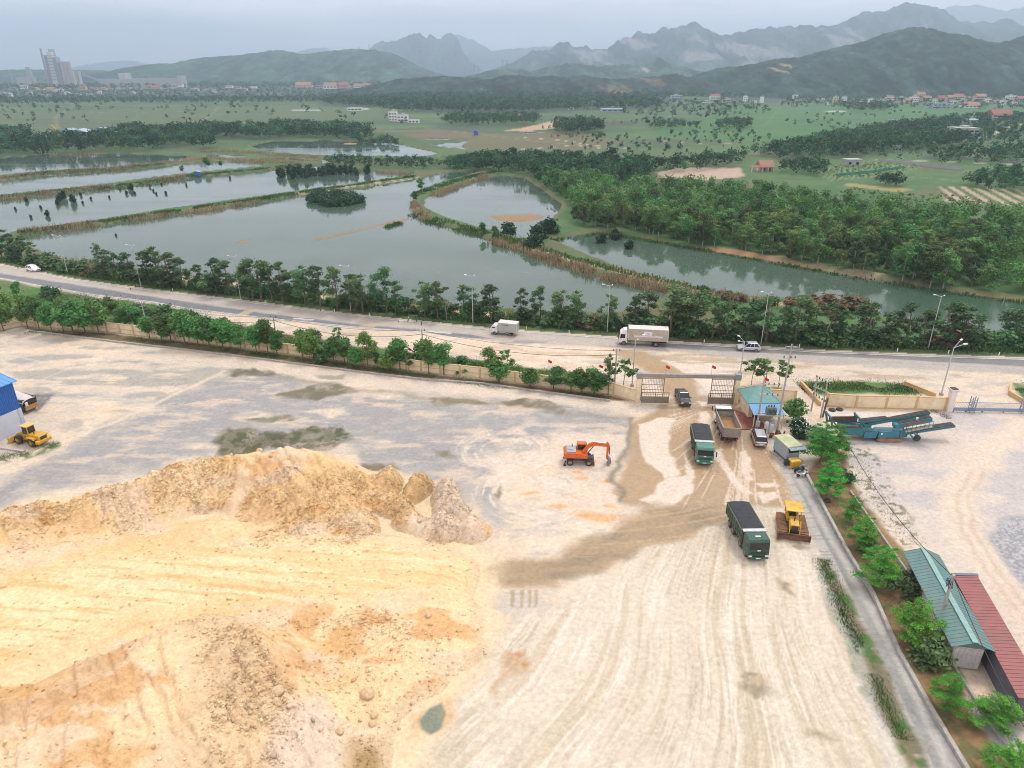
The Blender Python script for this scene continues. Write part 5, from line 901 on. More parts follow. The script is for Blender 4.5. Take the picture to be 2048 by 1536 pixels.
def lathe(m, c, prof, n=16, axis='y', mi=0):
    """ring profile (radius, offset) turned round an axis through c"""
    k = len(m.v); c = Vector(c)
    for r, o_ in prof:
        for i in range(n):
            a = 2 * math.pi * i / n; u, v = r * math.cos(a), r * math.sin(a)
            m.v.append(tuple(c + (Vector((u, o_, v)) if axis == 'y' else Vector((u, v, o_)) if axis == 'z' else Vector((o_, u, v)))))
    for j in range(len(prof) - 1):
        for i in range(n):
            i2 = (i + 1) % n; m.f.append((k + j * n + i, k + j * n + i2, k + (j + 1) * n + i2, k + (j + 1) * n + i)); m.m.append(mi)
    m.f.append(tuple(range(k, k + n))); m.f.append(tuple(range(k + (len(prof) - 1) * n, k + len(prof) * n))); m.m += [mi, mi]; return m
def wheel(t, x, y, r, w, rim=STEEL, rr_=.58):
    s = 1 if y >= 0 else -1
    o = lathe(MB(), (0, 0, 0), [(r * .6, -w / 2), (r * .9, -w / 2), (r, -w * .36), (r, w * .36), (r * .9, w / 2), (r * .6, w / 2)], 20).build('wheel', RUB, t, (x, y, r))
    q = lathe(MB(), (0, 0, 0), [(r * rr_, -w * .30), (r * rr_, w * .53), (r * rr_ * .85, w * .54), (r * .3, w * .44), (r * .18, w * .56), (r * .05, w * .56)] if s > 0 else [(r * rr_, w * .30), (r * rr_, -w * .53), (r * rr_ * .85, -w * .54), (r * .3, -w * .44), (r * .18, -w * .56), (r * .05, -w * .56)], 14).build('rim', rim, o)
    return o
def pose(front, rear, z=0):
    a = P(*front, z); b = P(*rear, z); c = (a + b) / 2; d = a - b; return (c.x, c.y, z), math.atan2(d.y, d.x), d.length
def loft(secs, mi=0, m=None):
    """closed body through equal rings"""
    m = m or MB(); k = len(m.v); n = len(secs[0])
    for s in secs: m.v += [tuple(p) for p in s]
    for j in range(len(secs) - 1):
        for i in range(n): i2 = (i + 1) % n; m.f.append((k + j * n + i, k + j * n + i2, k + (j + 1) * n + i2, k + (j + 1) * n + i)); m.m.append(mi)
    m.f.append(tuple(range(k, k + n))); m.f.append(tuple(range(k + (len(secs) - 1) * n, k + len(secs) * n))); m.m += [mi, mi]; return m
# ------------------------------------------------------------------ lorries
def truck_cab(t, x0, x1, hw, z0, z1, paint, mirror=True, sticker=True, roofsign=None):
    """forward-control cab from x0 (back) to x1 (front)"""
    cab = MB().prism([(x0, z0), (x1 - .02, z0), (x1 + .05, z0 + .5), (x1, z0 + .95), (x1 - .16, z1 - .25), (x1 - .4, z1), (x0 + .1, z1 + .03), (x0, z1 - .1)], -hw, hw).build('cab', paint, t, bevel=.05)
    zl, zh = z0 + 1.02, z1 - .38
    m = MB(); f = lambda z: x1 - .02 - (z - z0 - .95) / (z1 - .25 - z0 - .95) * .15
    m.hexa([(f(zl) - .03, -hw + .12, zl), (f(zl) + .05, -hw + .12, zl), (f(zl) + .05, hw - .12, zl), (f(zl) - .03, hw - .12, zl)], [(f(zh) - .03, -hw + .16, zh), (f(zh) + .05, -hw + .16, zh), (f(zh) + .05, hw - .16, zh), (f(zh) - .03, hw - .16, zh)])
    m.build('windscreen', GLASS, cab)
    for s in (-1, 1):
        MB().hexa([(x0 + .45, s * (hw - .02), zl), (x1 - .2, s * (hw - .02), zl - .05), (x1 - .2, s * (hw + .012), zl - .05), (x0 + .45, s * (hw + .012), zl)][::s], [(x0 + .45, s * (hw - .02), zh), (x1 - .32, s * (hw - .02), zh), (x1 - .32, s * (hw + .012), zh), (x0 + .45, s * (hw + .012), zh)][::s]).build('window', GLASS, cab)
        if mirror:
            MB().bar((x1 - .1, s * hw, zh), (x1 + .12, s * (hw + .3), zh - .05), .04, .04).box(x1 + .06, x1 + .16, min(s * (hw + .2), s * (hw + .36)), max(s * (hw + .2), s * (hw + .36)), zl - .05, zh - .02).build('mirror', DARK, cab)
        MB().box(x1 + .02, x1 + .11, min(s * hw * .62, s * hw * .93), max(s * hw * .62, s * hw * .93), z0 + .10, z0 + .26).build('headlight', LIGHTG, cab)
    MB().box(x1 - .1, x1 + .12, -hw * .98, hw * .98, z0 - .22, z0 + .06).build('bumper', paint, cab, bevel=.03)
    g = MB(); [g.box(x1 + .02, x1 + .075, -hw * .75, hw * .75, z0 + .40 + .12 * k, z0 + .47 + .12 * k) for k in range(3)]; g.build('grille', DARK, cab)
    MB().box(x1 + .115, x1 + .135, -.26, .26, z0 - .16, z0 - .02).build('number_plate', PLATE, cab)
    if sticker: MB().box(x1 + .07, x1 + .1, -.22, .14, z0 + .86, z0 + 1.0).build('sticker', WHITE, cab)
    if roofsign: MB().hexa([(x1 - 1.0, -.3, z1 + .022), (x1 - .75, -.3, z1 + .022), (x1 - .75, .3, z1 + .022), (x1 - 1.0, .3, z1 + .022)], [(x1 - 1.0, -.3, z1 + .05), (x1 - .75, -.3, z1 + .05), (x1 - .75, .3, z1 + .05), (x1 - 1.0, .3, z1 + .05)]).build('roof_sign', roofsign, cab)
    return cab
def dump_truck(label, front, rear, paint, bodyp, L_=8.4, tarp=True, load=None, sign=None, rz_=None):
    loc, rz, _ = pose(front, rear); t = thing('dump_truck', label, 'dump truck', loc, rz, 'dump trucks in the yard'); hw = 1.22; x1 = L_ / 2; xb = x1 - 2.0; xr = -x1
    truck_cab(t, xb + .1, x1, hw - .04, .62, 2.75, paint, sign is None, True, sign)
    c = MB(); c.box(xr + .2, x1 - .3, -.42, .42, .62, .98); [c.box(x - .1, x + .1, -1.05, 1.05, .45, .62) for x in (x1 - 1.0, xr + 1.3, xr + 2.6)]
    c.box(xb - 1.4, xb - .3, .5, 1.12, .5, .95); c.box(xb - 1.2, xb - .3, -1.12, -.5, .55, .95); c.build('chassis', DARK, t)
    for x in (x1 - 1.05, x1 - 2.75, xr + 2.7, xr + 1.35):
        for s in (-1, 1): wheel(t, x, s * (hw - .24), .52, .34 if x > xr + 3 else .5, STEEL)
    b = MB(); z0, z1 = 1.05, 2.62; th = .07
    b.box(xr, xb - .05, -hw - .03, hw + .03, z0, z0 + .12)
    for s in (-1, 1):
        b.hexa([(xr, s * hw - .04, z0 + .12), (xb - .05, s * hw - .04, z0 + .12), (xb - .05, s * hw + .04, z0 + .12), (xr, s * hw + .04, z0 + .12)], [(xr, s * (hw + .03) - .04, z1), (xb - .05, s * (hw + .03) - .04, z1), (xb - .05, s * (hw + .03) + .04, z1), (xr, s * (hw + .03) + .04, z1)])
        n = 9
        for k in range(n):
            x = xr + .15 + (xb - xr - .4) * k / (n - 1); b.box(x - .05, x + .05, min(s * (hw + .02), s * (hw + .13)), max(s * (hw + .02), s * (hw + .13)), z0 + .1, z1 - .06)
        b.box(xr, xb - .05, min(s * (hw + .025), s * (hw + .15)), max(s * (hw + .025), s * (hw + .15)), z1 - .06, z1 + .05); b.box(xr, xb - .05, min(s * (hw + .02), s * (hw + .12)), max(s * (hw + .02), s * (hw + .12)), z0 + .62, z0 + .72)
    b.box(xb - .12, xb - .02, -hw, hw, z0 + .1, z1 + .1)
    body = b.build('cargo_body', bodyp, t)
    tg = MB().box(xr - .09, xr - .015, -hw, hw, z0 + .02, z1); [tg.box(xr - .15, xr - .09, -hw, hw, z, z + .08) for z in (z0 + .1, z0 + .6, z0 + 1.05, z1 - .1)]; [tg.box(xr - .14, xr - .09, y - .04, y + .04, z0 + .1, z1) for y in (-1.1, -.55, 0, .55, 1.1)]; tg.build('tailgate', bodyp, body)
    for s in (-1, 1): MB().box(xr - .1, xr + .02, min(s * .7, s * 1.05), max(s * .7, s * 1.05), .72, .86).build('tail_light', REDL, t)
    if tarp:
        mm = []; nx_t, ny_t = 22, 8; rg = random.Random(int(loc[0] * 7)); V = []; F = []
        for i in range(nx_t + 1):
            for j in range(ny_t + 1):
                u = i / nx_t; v = j / ny_t; x = xr + .02 + u * (xb - xr - .1); y = (-1 + 2 * v) * (hw - .03); z = z1 + .03 + .16 * math.sin(math.pi * v) ** .7 * (1 - .25 * abs(2 * u - 1)) + rg.uniform(-.035, .035) + (.03 if i % 3 == 0 else 0); V.append((x, y, z))
        for i in range(nx_t):
            for j in range(ny_t): a = i * (ny_t + 1) + j; F.append((a, a + 1, a + ny_t + 2, a + ny_t + 1))
        m = MB(); m.v = V; m.f = F; m.m = [0] * len(F); m.build('tarpaulin', BLACK, body, smooth=True)
        MB().box(xb - .25, xb + .28, -hw - .12, hw + .12, z1 + .12, z1 + .27).build('cover_roller', GALV, body, bevel=.04)
    if load:
        V = []; F = []; rg = random.Random(2); nx_t, ny_t = 20, 9
        for i in range(nx_t + 1):
            for j in range(ny_t + 1): u, v = i / nx_t, j / ny_t; V.append((xr + .03 + u * (xb - xr - .2), (-1 + 2 * v) * (hw - .05), z0 + .2 + .35 * (1 - u) * (abs(2 * v - 1)) + .5 * max(0, u - .72) / .28 + rg.uniform(-.04, .07)))
        for i in range(nx_t):
            for j in range(ny_t): a = i * (ny_t + 1) + j; F.append((a, a + 1, a + ny_t + 2, a + ny_t + 1))
        m = MB(); m.v = V; m.f = F; m.m = [0] * len(F); m.build('load_residue', load, body, smooth=True)
        MB().box(xb - .3, xb + .25, -hw - .08, hw + .08, z1 + .1, z1 + .26).build('cover_roller', BLACK, body, bevel=.05)
    return t
GRN1 = M('truck_green_dark', (.013, .075, .048), .3, var=.12, dirt=(.06, .085, .06)); GRN2 = M('truck_green_mint', (.04, .19, .14), .35, var=.12, dirt=(.15, .17, .12)); GRNB = M('truck_body_green', (.045, .085, .055), .6, var=.25, dirt=(.15, .14, .09)); GREYB = M('truck_body_grey', (.28, .26, .23), .6, var=.2, dirt=(.38, .29, .2)); SOILM = M('load_soil', (.32, .19, .10), .95, bump=.6, dirt=(.5, .24, .1))
dump_truck('dark green dump truck with black tarpaulin nearest the camera, beside the yellow bulldozer', (1511, 1117), (1473, 1046), GRN1, GRNB, 7.9, sign=M('sign_pale', (.6, .58, .45), .5, var=.4, scale=14))
dump_truck('mint-fronted green dump truck with black tarpaulin driving in the brown mud', (1408, 932), (1396, 880), GRN2, GRNB, 7.6)
dump_truck('empty grey tipper with white cab facing the gate, its open body showing soil', (1440, 838), (1462, 890), WHITE, GREYB, 7.6, tarp=False, load=SOILM)
def box_truck(label, front, rear, bodyp, roofp, L_, W_, Hb, big):
    loc, rz, _ = pose(front, rear); t = thing('box_truck', label, 'truck', loc, rz, 'box trucks on the highway'); hw = W_ / 2; x1 = L_ / 2; xr = -x1; cl = 1.75 if big else 1.5; xb = x1 - cl
    truck_cab(t, xb + .1, x1, hw - .05, .55 if big else .48, 2.75 if big else 2.1, WHITE, True, False)
    if big: MB().prism([(xb + .2, 2.72), (x1 - .5, 2.76), (xb + .9, 3.15), (xb + .2, 3.2)], -hw + .2, hw - .2).build('wind_deflector', WHITE, t, bevel=.05)
    z0 = 1.15 if big else .85; b = MB().box(xr, xb - .05, -hw, hw, z0, Hb)
    n = 9
    for k in range(n):
        z = z0 + .15 + (Hb - z0 - .3) * k / (n - 1)
        for s in (-1, 1): b.box(xr + .06, xb - .1, min(s * hw, s * (hw + .022)), max(s * hw, s * (hw + .022)), z - .05, z + .05)
    body = b.build('cargo_box', bodyp, t)
    MB().box(xr - .02, xb - .03, -hw - .03, hw + .03, Hb, Hb + .06).build('roof', roofp, body)
    fr = MB(); [fr.box(x - .04, x + .04, s * hw - .03, s * hw + .045 * s + .03, z0, Hb) for x in (xr + .02, xb - .07) for s in (-1, 1)]; fr.build('corner_post', WHITE, body)
    d = MB(); d.box(xr - .05, xr - .004, -hw + .08, -.01, z0 + .08, Hb - .08); d.box(xr - .05, xr - .004, .01, hw - .08, z0 + .08, Hb - .08); d.build('rear_door', GALV, body)
    c = MB().box(xr + .2, x1 - .3, -.4, .4, .55, z0 - .02); [c.box(xr + 1.0 + k, xr + 1.3 + k, -hw + .1, hw - .1, z0 - .14, z0 - .01) for k in range(int(L_ - 3))]; c.build('chassis', DARK, t)
    r = .5 if big else .4
    for x in (x1 - 1.0 if big else x1 - .85, xr + 2.3 if big else xr + 1.5):
        for s in (-1, 1): wheel(t, x, s * (hw - .2), r, .34 if x > 0 else .46, STEEL)
    if big:
        g = MB(); [g.box(xr + 3.2, xb - 1.0 + .4, s * (hw - .05) - .02, s * (hw - .05) + .02, z, z + .07) for s in (-1, 1) for z in (.5, .72, .94)]; g.build('side_guard', GALV, t)
        for s in (1,):   # emblem panel with the pale stripe on the near side
            st = MB().box(xr + 1.0, xb - 1.2, hw + .024, hw + .034, 1.95, 2.25).build('side_stripe', WHITE, body); e = MB().box(xr + 3.15, xr + 4.75, hw + .036, hw + .046, 2.05, 3.15).build('emblem_panel', M('emblem_white', (.78, .70, .80), .5, var=.06), body)
            g = MB(); cx, cz = xr + 3.95, 2.72
            for k in range(5): a0 = math.pi / 2 + k * 6.283 / 5; g.hexa([(cx, hw + .047, cz), (cx + .1 * math.cos(a0 - .5), hw + .047, cz + .1 * math.sin(a0 - .5)), (cx + .24 * math.cos(a0), hw + .047, cz + .24 * math.sin(a0))], [(cx, hw + .055, cz), (cx + .1 * math.cos(a0 - .5), hw + .055, cz + .1 * math.sin(a0 - .5)), (cx + .24 * math.cos(a0), hw + .055, cz + .24 * math.sin(a0))])
            [g.box(cx - .5 + .13 * k, cx - .42 + .13 * k, hw + .047, hw + .053, 2.2, 2.34) for k in range(8)]
            g.build('emblem', M('emblem_purple', (.26, .14, .30), .5), e)
    else:
        g = MB(); x = xb - 1.05
        for wd in (.2, .28, .42): g.box(x - wd, x, hw + .024, hw + .034, Hb - .48, Hb - .28); x -= wd + .16
        g.build('lettering', M('lettering_violet', (.06, .04, .13), .5), body)
    return t
TAN = M('box_tan', (.47, .43, .35), .55, var=.12, dirt=(.36, .32, .24)); PALE = M('box_roof_pale', (.66, .60, .57), .5, var=.12); GREYG = M('box_grey', (.42, .46, .42), .5, var=.1); 
box_truck('large tan box truck with white cab and a pale emblem panel on the highway', (1234, 686), (1337, 691), TAN, PALE, 9.6, 2.4, 3.55, True)
box_truck('small grey box truck with white cab driving left on the highway', (985, 666), (1035, 671), GREYG, PALE, 5.6, 2.0, 2.75, False)
# ------------------------------------------------------------------ cars
def car(name, label, cat, front, rear, paint, kind, L_=None):
    loc, rz, _ = pose(front, rear); t = thing(name, label, cat, loc, rz)
    L_, W_, Ht = dict(pickup=(5.2, 1.85, 1.8), mpv=(4.6, 1.78, 1.75), suv=(4.4, 1.8, 1.68), sedan=(4.5, 1.75, 1.46))[kind]; hw = W_ / 2; a = L_ / 2; belt = .95 if kind != 'sedan' else .88
    def ring(x, w_, zb, zt): return [(x, -w_ * .9, zb), (x, -w_, zb + .22), (x, -w_, zt - .16), (x, -w_ * .88, zt), (x, w_ * .88, zt), (x, w_, zt - .16), (x, w_, zb + .22), (x, w_ * .9, zb)]
    hood = dict(pickup=(.98, 1.06), mpv=(.88, .98), suv=(.88, 1.0), sedan=(.76, .86))[kind]; tailz = dict(pickup=1.08, mpv=belt + .06, suv=belt + .05, sedan=.98)[kind]
    secs = [ring(a, hw * .82, .42, hood[0] - .22), ring(a - .08, hw * .92, .3, hood[0] - .06), ring(a - .5, hw, .26, hood[0]), ring(a - 1.25, hw, .25, hood[1]), ring(0, hw, .24, belt), ring(-a + .7, hw, .25, tailz), ring(-a + .1, hw * .96, .3, tailz), ring(-a, hw * .9, .42, tailz - .08)]
    if kind == 'pickup': secs[4] = ring(.2, hw, .3, 1.04)
    body = loft(secs).build('body', paint, t, bevel=.02)
    # glasshouse and roof
    g0, g1, r0, r1 = dict(pickup=(a - 1.3, -.75, a - 2.05, -.6), mpv=(a - .85, -a + .12, a - 1.7, -a + .45), suv=(a - 1.15, -a + .2, a - 1.95, -a + .75), sedan=(a - 1.35, -a + .75, a - 2.1, -a + 1.5))[kind]
    zb = belt - .02 if kind != 'pickup' else 1.03; zr = Ht
    gl = MB().hexa([(g1, -hw * .93, zb), (g0, -hw * .93, zb), (g0, hw * .93, zb), (g1, hw * .93, zb)], [(r1, -hw * .76, zr - .06), (r0, -hw * .74, zr - .06), (r0, hw * .74, zr - .06), (r1, hw * .76, zr - .06)]).build('glass', GLASS, t, bevel=.015)
    MB().hexa([(r1 - .08, -hw * .79, zr - .075), (r0 + .1, -hw * .77, zr - .075), (r0 + .1, hw * .77, zr - .075), (r1 - .08, hw * .79, zr - .075)], [(r1 + .05, -hw * .7, zr), (r0 - .1, -hw * .68, zr), (r0 - .1, hw * .68, zr), (r1 + .05, hw * .7, zr)]).build('roof', paint, t, bevel=.015)
    pl = MB()
    for s in (-1, 1):
        for f in ((0, .44, .98) if kind == 'pickup' else (0, .36, .66, 1.0)):
            xb_, xt_ = g0 + (g1 - g0) * f, r0 + (r1 - r0) * f; pl.bar((xb_, s * hw * .935, zb), (xt_, s * hw * .765, zr - .06), .08, .09)
    pl.build('pillar', paint if kind != 'mpv' else DARK, gl)
    if kind == 'pickup':
        bed = MB(); bed.box(-a + .12, -.8, -hw + .12, hw - .12, 1.05, 1.14).build('bed_cover', BLACK, t); 
    for s in (-1, 1):
        MB().box(a - .16, a + .01, min(s * hw * .5, s * hw * .86), max(s * hw * .5, s * hw * .86), hood[0] - .24, hood[0] - .1).build('headlight', LIGHTG, body)
        MB().box(-a - .01, -a + .12, min(s * hw * .64, s * hw * .93), max(s * hw * .64, s * hw * .93), tailz - .32, tailz - .1).build('tail_light', REDL, body)
        MB().box(g0 - .18, g0 - .02, min(s * hw, s * (hw + .2)), max(s * hw, s * (hw + .2)), zb + .03, zb + .18).build('mirror', paint, body, bevel=.02)
        for x in (a - .9, -a + .9): wheel(t, x, s * (hw - .1), .34 if kind != 'pickup' else .39, .24, CHROME, .62)
    MB().box(a - .02, a + .03, -hw * .45, hw * .45, .5, .72).build('grille', DARK, body); MB().box(-a - .03, -a + .02, -.26, .26, .62, .75).build('number_plate', PLATE, body)
    return t
car('pickup_truck', 'dark grey pickup truck entering the yard just inside the gate', 'pickup truck', (1373, 818), (1357, 786), M('car_graphite', (.075, .07, .072), .25, .4, var=.05, dirt=(.2, .16, .12)), 'pickup')
car('people_carrier', 'silver people carrier parked beside the gatehouse with its back to the camera', 'car', (1511, 866), (1522, 899), M('car_silver', (.46, .46, .48), .25, .4, var=.04), 'mpv')
car('suv', 'pale silver-blue SUV driving left on the highway', 'car', (1477, 699), (1516, 701), M('car_pale_blue', (.56, .58, .68), .22, .3, var=.04), 'suv')
car('white_car', 'white car alone on the far left bend of the highway', 'car', (79, 544), (56, 540), M('car_white', (.8, .8, .8), .22, var=.02), 'suv')
# ------------------------------------------------------------------ wheeled excavator (boom to +x)
c = P(1158, 924); t = thing('excavator', 'orange wheeled excavator standing alone with its bucket resting on the ground', 'excavator', (c.x, c.y, 0), R(-3), None, .93)
MB().box(-1.9, 1.9, -.55, .55, .55, 1.0).box(-1.55, -1.25, -1.05, 1.05, .45, .75).box(1.25, 1.55, -1.05, 1.05, .45, .75).box(-.6, .6, -.9, .9, .8, 1.12).box(1.95, 2.2, -1.15, 1.15, .25, .75).build('undercarriage', DARK, t)
for x in (-1.4, 1.4):
    for s in (-1, 1): wheel(t, x, s * .98, .52, .46, M('rim_tan', (.36, .28, .18), .7), .5)
for s in (-1, 1): MB().bar((-2.1, s * 1.0, .7), (-2.2, s * 1.15, .08), .12, .2).box(-2.4, -2.0, s * 1.15 - .2, s * 1.15 + .2, .02, .09).build('outrigger', DARK, t)
up = MB().prism([(-2.35, 1.25), (1.2, 1.25), (1.2, 1.75), (.3, 1.9), (.3, 2.05), (-1.0, 2.15), (-2.1, 2.15), (-2.4, 1.85)], -1.2, 1.2).build('upper_body', ORG, t, bevel=.06)
MB().box(-1.95, -.55, -1.0, 1.0, 2.16, 2.3).box(-1.6, -.9, -.5, .3, 2.3, 2.42).build('engine_cover', M('hood_grey', (.30, .34, .38), .5, dirt=(.5, .5, .5)), up); MB().cyl((-1.1, .6, 2.3), (-1.1, .6, 2.75), .07).build('exhaust_pipe', DARK, up)
cab = MB().hexa([(-.45, .15, 1.75), (1.25, .15, 1.75), (1.25, 1.15, 1.75), (-.45, 1.15, 1.75)], [(-.4, .2, 3.0), (.95, .2, 3.0), (.95, 1.1, 3.0), (-.4, 1.1, 3.0)]).build('cab', ORG, up, bevel=.05)
MB().box(-.28, .85, .14, .16, 2.05, 2.85).build('window', GLASS, cab); MB().hexa([(1.22, .24, 1.95), (1.27, .24, 1.95), (1.27, 1.06, 1.95), (1.22, 1.06, 1.95)], [(1.0, .28, 2.9), (1.05, .28, 2.9), (1.05, 1.02, 2.9), (1.0, 1.02, 2.9)]).build('windscreen', GLASS, cab)
def beam(m, pts, w_, hs):
    for (a, b), (h0, h1) in zip(zip(pts[:-1], pts[1:]), zip(hs[:-1], hs[1:])):
        a = Vector((a[0], 0, a[1])); b = Vector((b[0], 0, b[1])); d = (b - a).normalized(); n_ = Vector((-d.z, 0, d.x)); 
        m.hexa([a - n_ * h0 + Vector((0, -w_, 0)), b - n_ * h1 + Vector((0, -w_, 0)), b - n_ * h1 + Vector((0, w_, 0)), a - n_ * h0 + Vector((0, w_, 0))], [a + n_ * h0 + Vector((0, -w_, 0)), b + n_ * h1 + Vector((0, -w_, 0)), b + n_ * h1 + Vector((0, w_, 0)), a + n_ * h0 + Vector((0, w_, 0))])
    return m
bo = beam(MB(), [(.35, 1.75), (1.1, 2.75), (1.65, 3.3), (2.4, 3.42), (4.15, 3.1)], .17, [.18, .24, .30, .26, .15]).build('boom', ORG, up, (0, -.35, 0)); MB().cyl((1.15, 0, 1.7), (2.0, 0, 2.95), .08).build('boom_cylinder', DARK, bo); MB().cyl((1.9, 0, 3.72), (3.9, 0, 3.55), .075).build('arm_cylinder', CHROME, bo)
ar = beam(MB(), [(4.0, 3.75), (4.2, 3.1), (4.1, 1.2)], .13, [.12, .22, .11]).build('arm', ORG, up, (0, -.35, 0)); MB().cyl((4.45, 0, 3.0), (4.42, 0, 1.5), .06).build('bucket_cylinder', DARK, ar)
bk = MB().prism([(3.95, 1.2), (4.3, 1.25), (4.75, .75), (4.7, .35), (4.3, .05), (4.12, .12), (4.45, .42), (4.3, .7)], -.5, .5); [bk.box(4.15, 4.36, y - .05, y + .05, .01, .12) for y in (-.42, -.14, .14, .42)]; bk.build('bucket', M('bucket_grey', (.25, .24, .23), .6, .5, dirt=(.35, .25, .16)), ar)
bl = MB().prism([(2.15, .15), (2.3, .12), (2.24, .7), (2.12, .7)], -1.15, 1.15).build('stabiliser_blade', ORG, t)
# ------------------------------------------------------------------ bulldozer
loc, rz, ln = pose((1588, 1086), (1577, 1032)); t = thing('bulldozer', 'yellow crawler bulldozer with rusty wide tracks and blade at the path edge', 'bulldozer', loc, rz)
for s in (-1, 1):
    tr = MB(); prof = []; rr_ = .42
    for k in range(9): a = math.pi / 2 + math.pi * k / 8; prof.append((-1.75 + rr_ * math.cos(a), .46 + rr_ * math.sin(a)))
    for k in range(9): a = -math.pi / 2 + math.pi * k / 8; prof.append((1.45 + rr_ * math.cos(a), .46 + rr_ * math.sin(a)))
    y0, y1 = (.72, 1.62) if s > 0 else (-1.62, -.72); tr.prism(prof, y0, y1)
    for k in range(22):
        x = -1.9 + 3.5 * k / 21; tr.box(x - .035, x + .035, y0 - .015, y1 + .015, .87, .95)
    for k in range(5): a = -math.pi / 2 + math.pi * (k + .5) / 5; tr.bar((1.45 + .46 * math.cos(a), y0, .46 + .46 * math.sin(a)), (1.45 + .46 * math.cos(a), y1, .46 + .46 * math.sin(a)), .09, .09)
    tk = tr.build('track', RUST, t); [lathe(MB(), (0, 0, 0), [(.26, -.04), (.3, 0), (.2, .05)], 12).build('roller', YEL, tk, (x, (y1 + .01) if s > 0 else (y0 - .01), .46)) for x in (-1.7, 1.4)]
MB().prism([(-1.7, .5), (1.75, .5), (1.75, 1.0), (-1.7, 1.1)], -.68, .68).build('frame', DARK, t); hd = MB().prism([(.0, 1.0), (1.75, .98), (1.8, 1.75), (.1, 1.95)], -.48, .48).build('engine_hood', YEL, t, bevel=.05)
MB().box(1.80, 1.83, -.38, .38, 1.05, 1.65).build('radiator_grille', DARK, hd); MB().cyl((.9, 0, 1.8), (.9, 0, 2.4), .07).build('exhaust_pipe', DARK, hd); MB().cyl((.5, .2, 1.85), (.5, .2, 2.15), .11).build('air_filter', YEL, hd)
sb = MB().box(-1.7, -1.0, -.7, .7, 1.05, 1.75).box(-1.0, .0, -.68, -.4, 1.05, 1.55).box(-1.0, 0, .4, .68, 1.05, 1.55).build('fenders', YEL, t, bevel=.04); MB().box(-.9, -.35, -.35, .35, 1.1, 1.5).box(-.95, -.8, -.35, .35, 1.5, 2.0).build('seat', DARK, sb)
cp = MB(); [cp.box(x - .05, x + .05, y - .05, y + .05, 1.5, 2.72) for x in (-1.55, .0) for y in (-.78, .78)]; cp.build('canopy_post', YEL, t); MB().prism([(-1.85, 2.66), (.35, 2.66), (.38, 2.76), (.1, 2.86), (-1.7, 2.86), (-1.88, 2.76)], -1.0, 1.0).build('canopy', YEL, t, bevel=.05); MB().box(-1.6, -1.54, -.74, .74, 1.75, 2.6).build('rear_screen', YEL, t)
b = MB(); pf = [(2.12, .02), (2.26, .0), (2.18, .22), (2.14, .45), (2.2, .68), (2.3, .84), (2.2, .86), (2.05, .7), (2.0, .4)]; b.prism(pf, -1.8, 1.8); [b.box(2.05, 2.35, y - .04, y + .04, .0, .84) for y in (-1.8, 1.8)]; bd = b.build('blade', M('blade_brown', (.15, .065, .04), .8, var=.3, dirt=(.25, .14, .08)), t)
for s in (-1, 1): MB().bar((-.2, s * 1.68, .5), (2.1, s * 1.68, .35), .14, .2).build('push_arm', RUST, bd); MB().cyl((1.55, s * .58, 1.85), (2.1, s * .58, .75), .06).cyl((1.3, s * .58, 2.1), (1.75, s * .58, 1.5), .09).build('lift_cylinder', YEL, t)
# ------------------------------------------------------------------ wheel loader (bucket to +x)
loc, rz, ln = pose((48, 881), (84, 889)); t = thing('wheel_loader', 'yellow wheel loader parked at the corner of the blue warehouse', 'wheel loader', loc, rz)
for x in (-1.25, 1.45):
    for s in (-1, 1): wheel(t, x, s * .92, .68, .52, YEL, .48)
rb = MB().prism([(-2.6, .75), (.2, .75), (.2, 1.35), (-.4, 1.75), (-2.35, 1.75), (-2.6, 1.5)], -.62, .62).box(-2.75, -2.1, -1.1, 1.1, .6, 1.1).build('rear_body', YEL, t, bevel=.05); MB().box(-2.63, -2.58, -.5, .5, 1.15, 1.62).build('radiator_grille', DARK, rb); MB().cyl((-1.3, .3, 1.7), (-1.3, .3, 2.2), .06).build('exhaust_pipe', DARK, rb)
for s in (-1, 1): MB().prism([(-2.0, 1.2), (-1.9, 1.48), (-.6, 1.48), (-.5, 1.2), (-.62, 1.18), (-.7, 1.4), (-1.8, 1.4), (-1.88, 1.2)], s * .64 if s > 0 else -1.2, 1.2 if s > 0 else -.64).build('mudguard', YEL, rb)
cb = MB().hexa([(-.5, -.62, 1.35), (.75, -.62, 1.35), (.75, .62, 1.35), (-.5, .62, 1.35)], [(-.45, -.58, 2.85), (.6, -.58, 2.85), (.6, .58, 2.85), (-.45, .58, 2.85)]).build('cab', YEL, t, bevel=.04); MB().box(-.65, .85, -.75, .75, 2.86, 2.98).build('cab_roof', M('loader_roof', (.68, .48, .16), .5, var=.1), cb, bevel=.04)
for s in (-1, 1): MB().hexa([(-.38, s * .63 - .02, 1.75), (.62, s * .63 - .02, 1.6), (.62, s * .63 + .02, 1.6), (-.38, s * .63 + .02, 1.75)], [(-.34, s * .6 - .03, 2.74), (.5, s * .6 - .03, 2.74), (.5, s * .6 + .03, 2.74), (-.34, s * .6 + .03, 2.74)]).build('window', GLASS, cb)
MB().hexa([(.73, -.5, 1.6), (.77, -.5, 1.6), (.77, .5, 1.6), (.73, .5, 1.6)], [(.6, -.5, 2.76), (.64, -.5, 2.76), (.64, .5, 2.76), (.6, .5, 2.76)]).build('windscreen', GLASS, cb); MB().box(-.52, -.47, -.5, .5, 1.8, 2.72).build('rear_window', GLASS, cb)
MB().prism([(.5, .6), (2.0, .6), (1.9, 1.2), (1.0, 1.5), (.5, 1.2)], -.5, .5).build('front_frame', YEL, t); 
for s in (-1, 1): beam(MB(), [(1.1, 1.6), (2.0, 1.3), (2.75, .55)], .08, [.14, .17, .12]).build('lift_arm', YEL, t, (0, s * .42, 0))
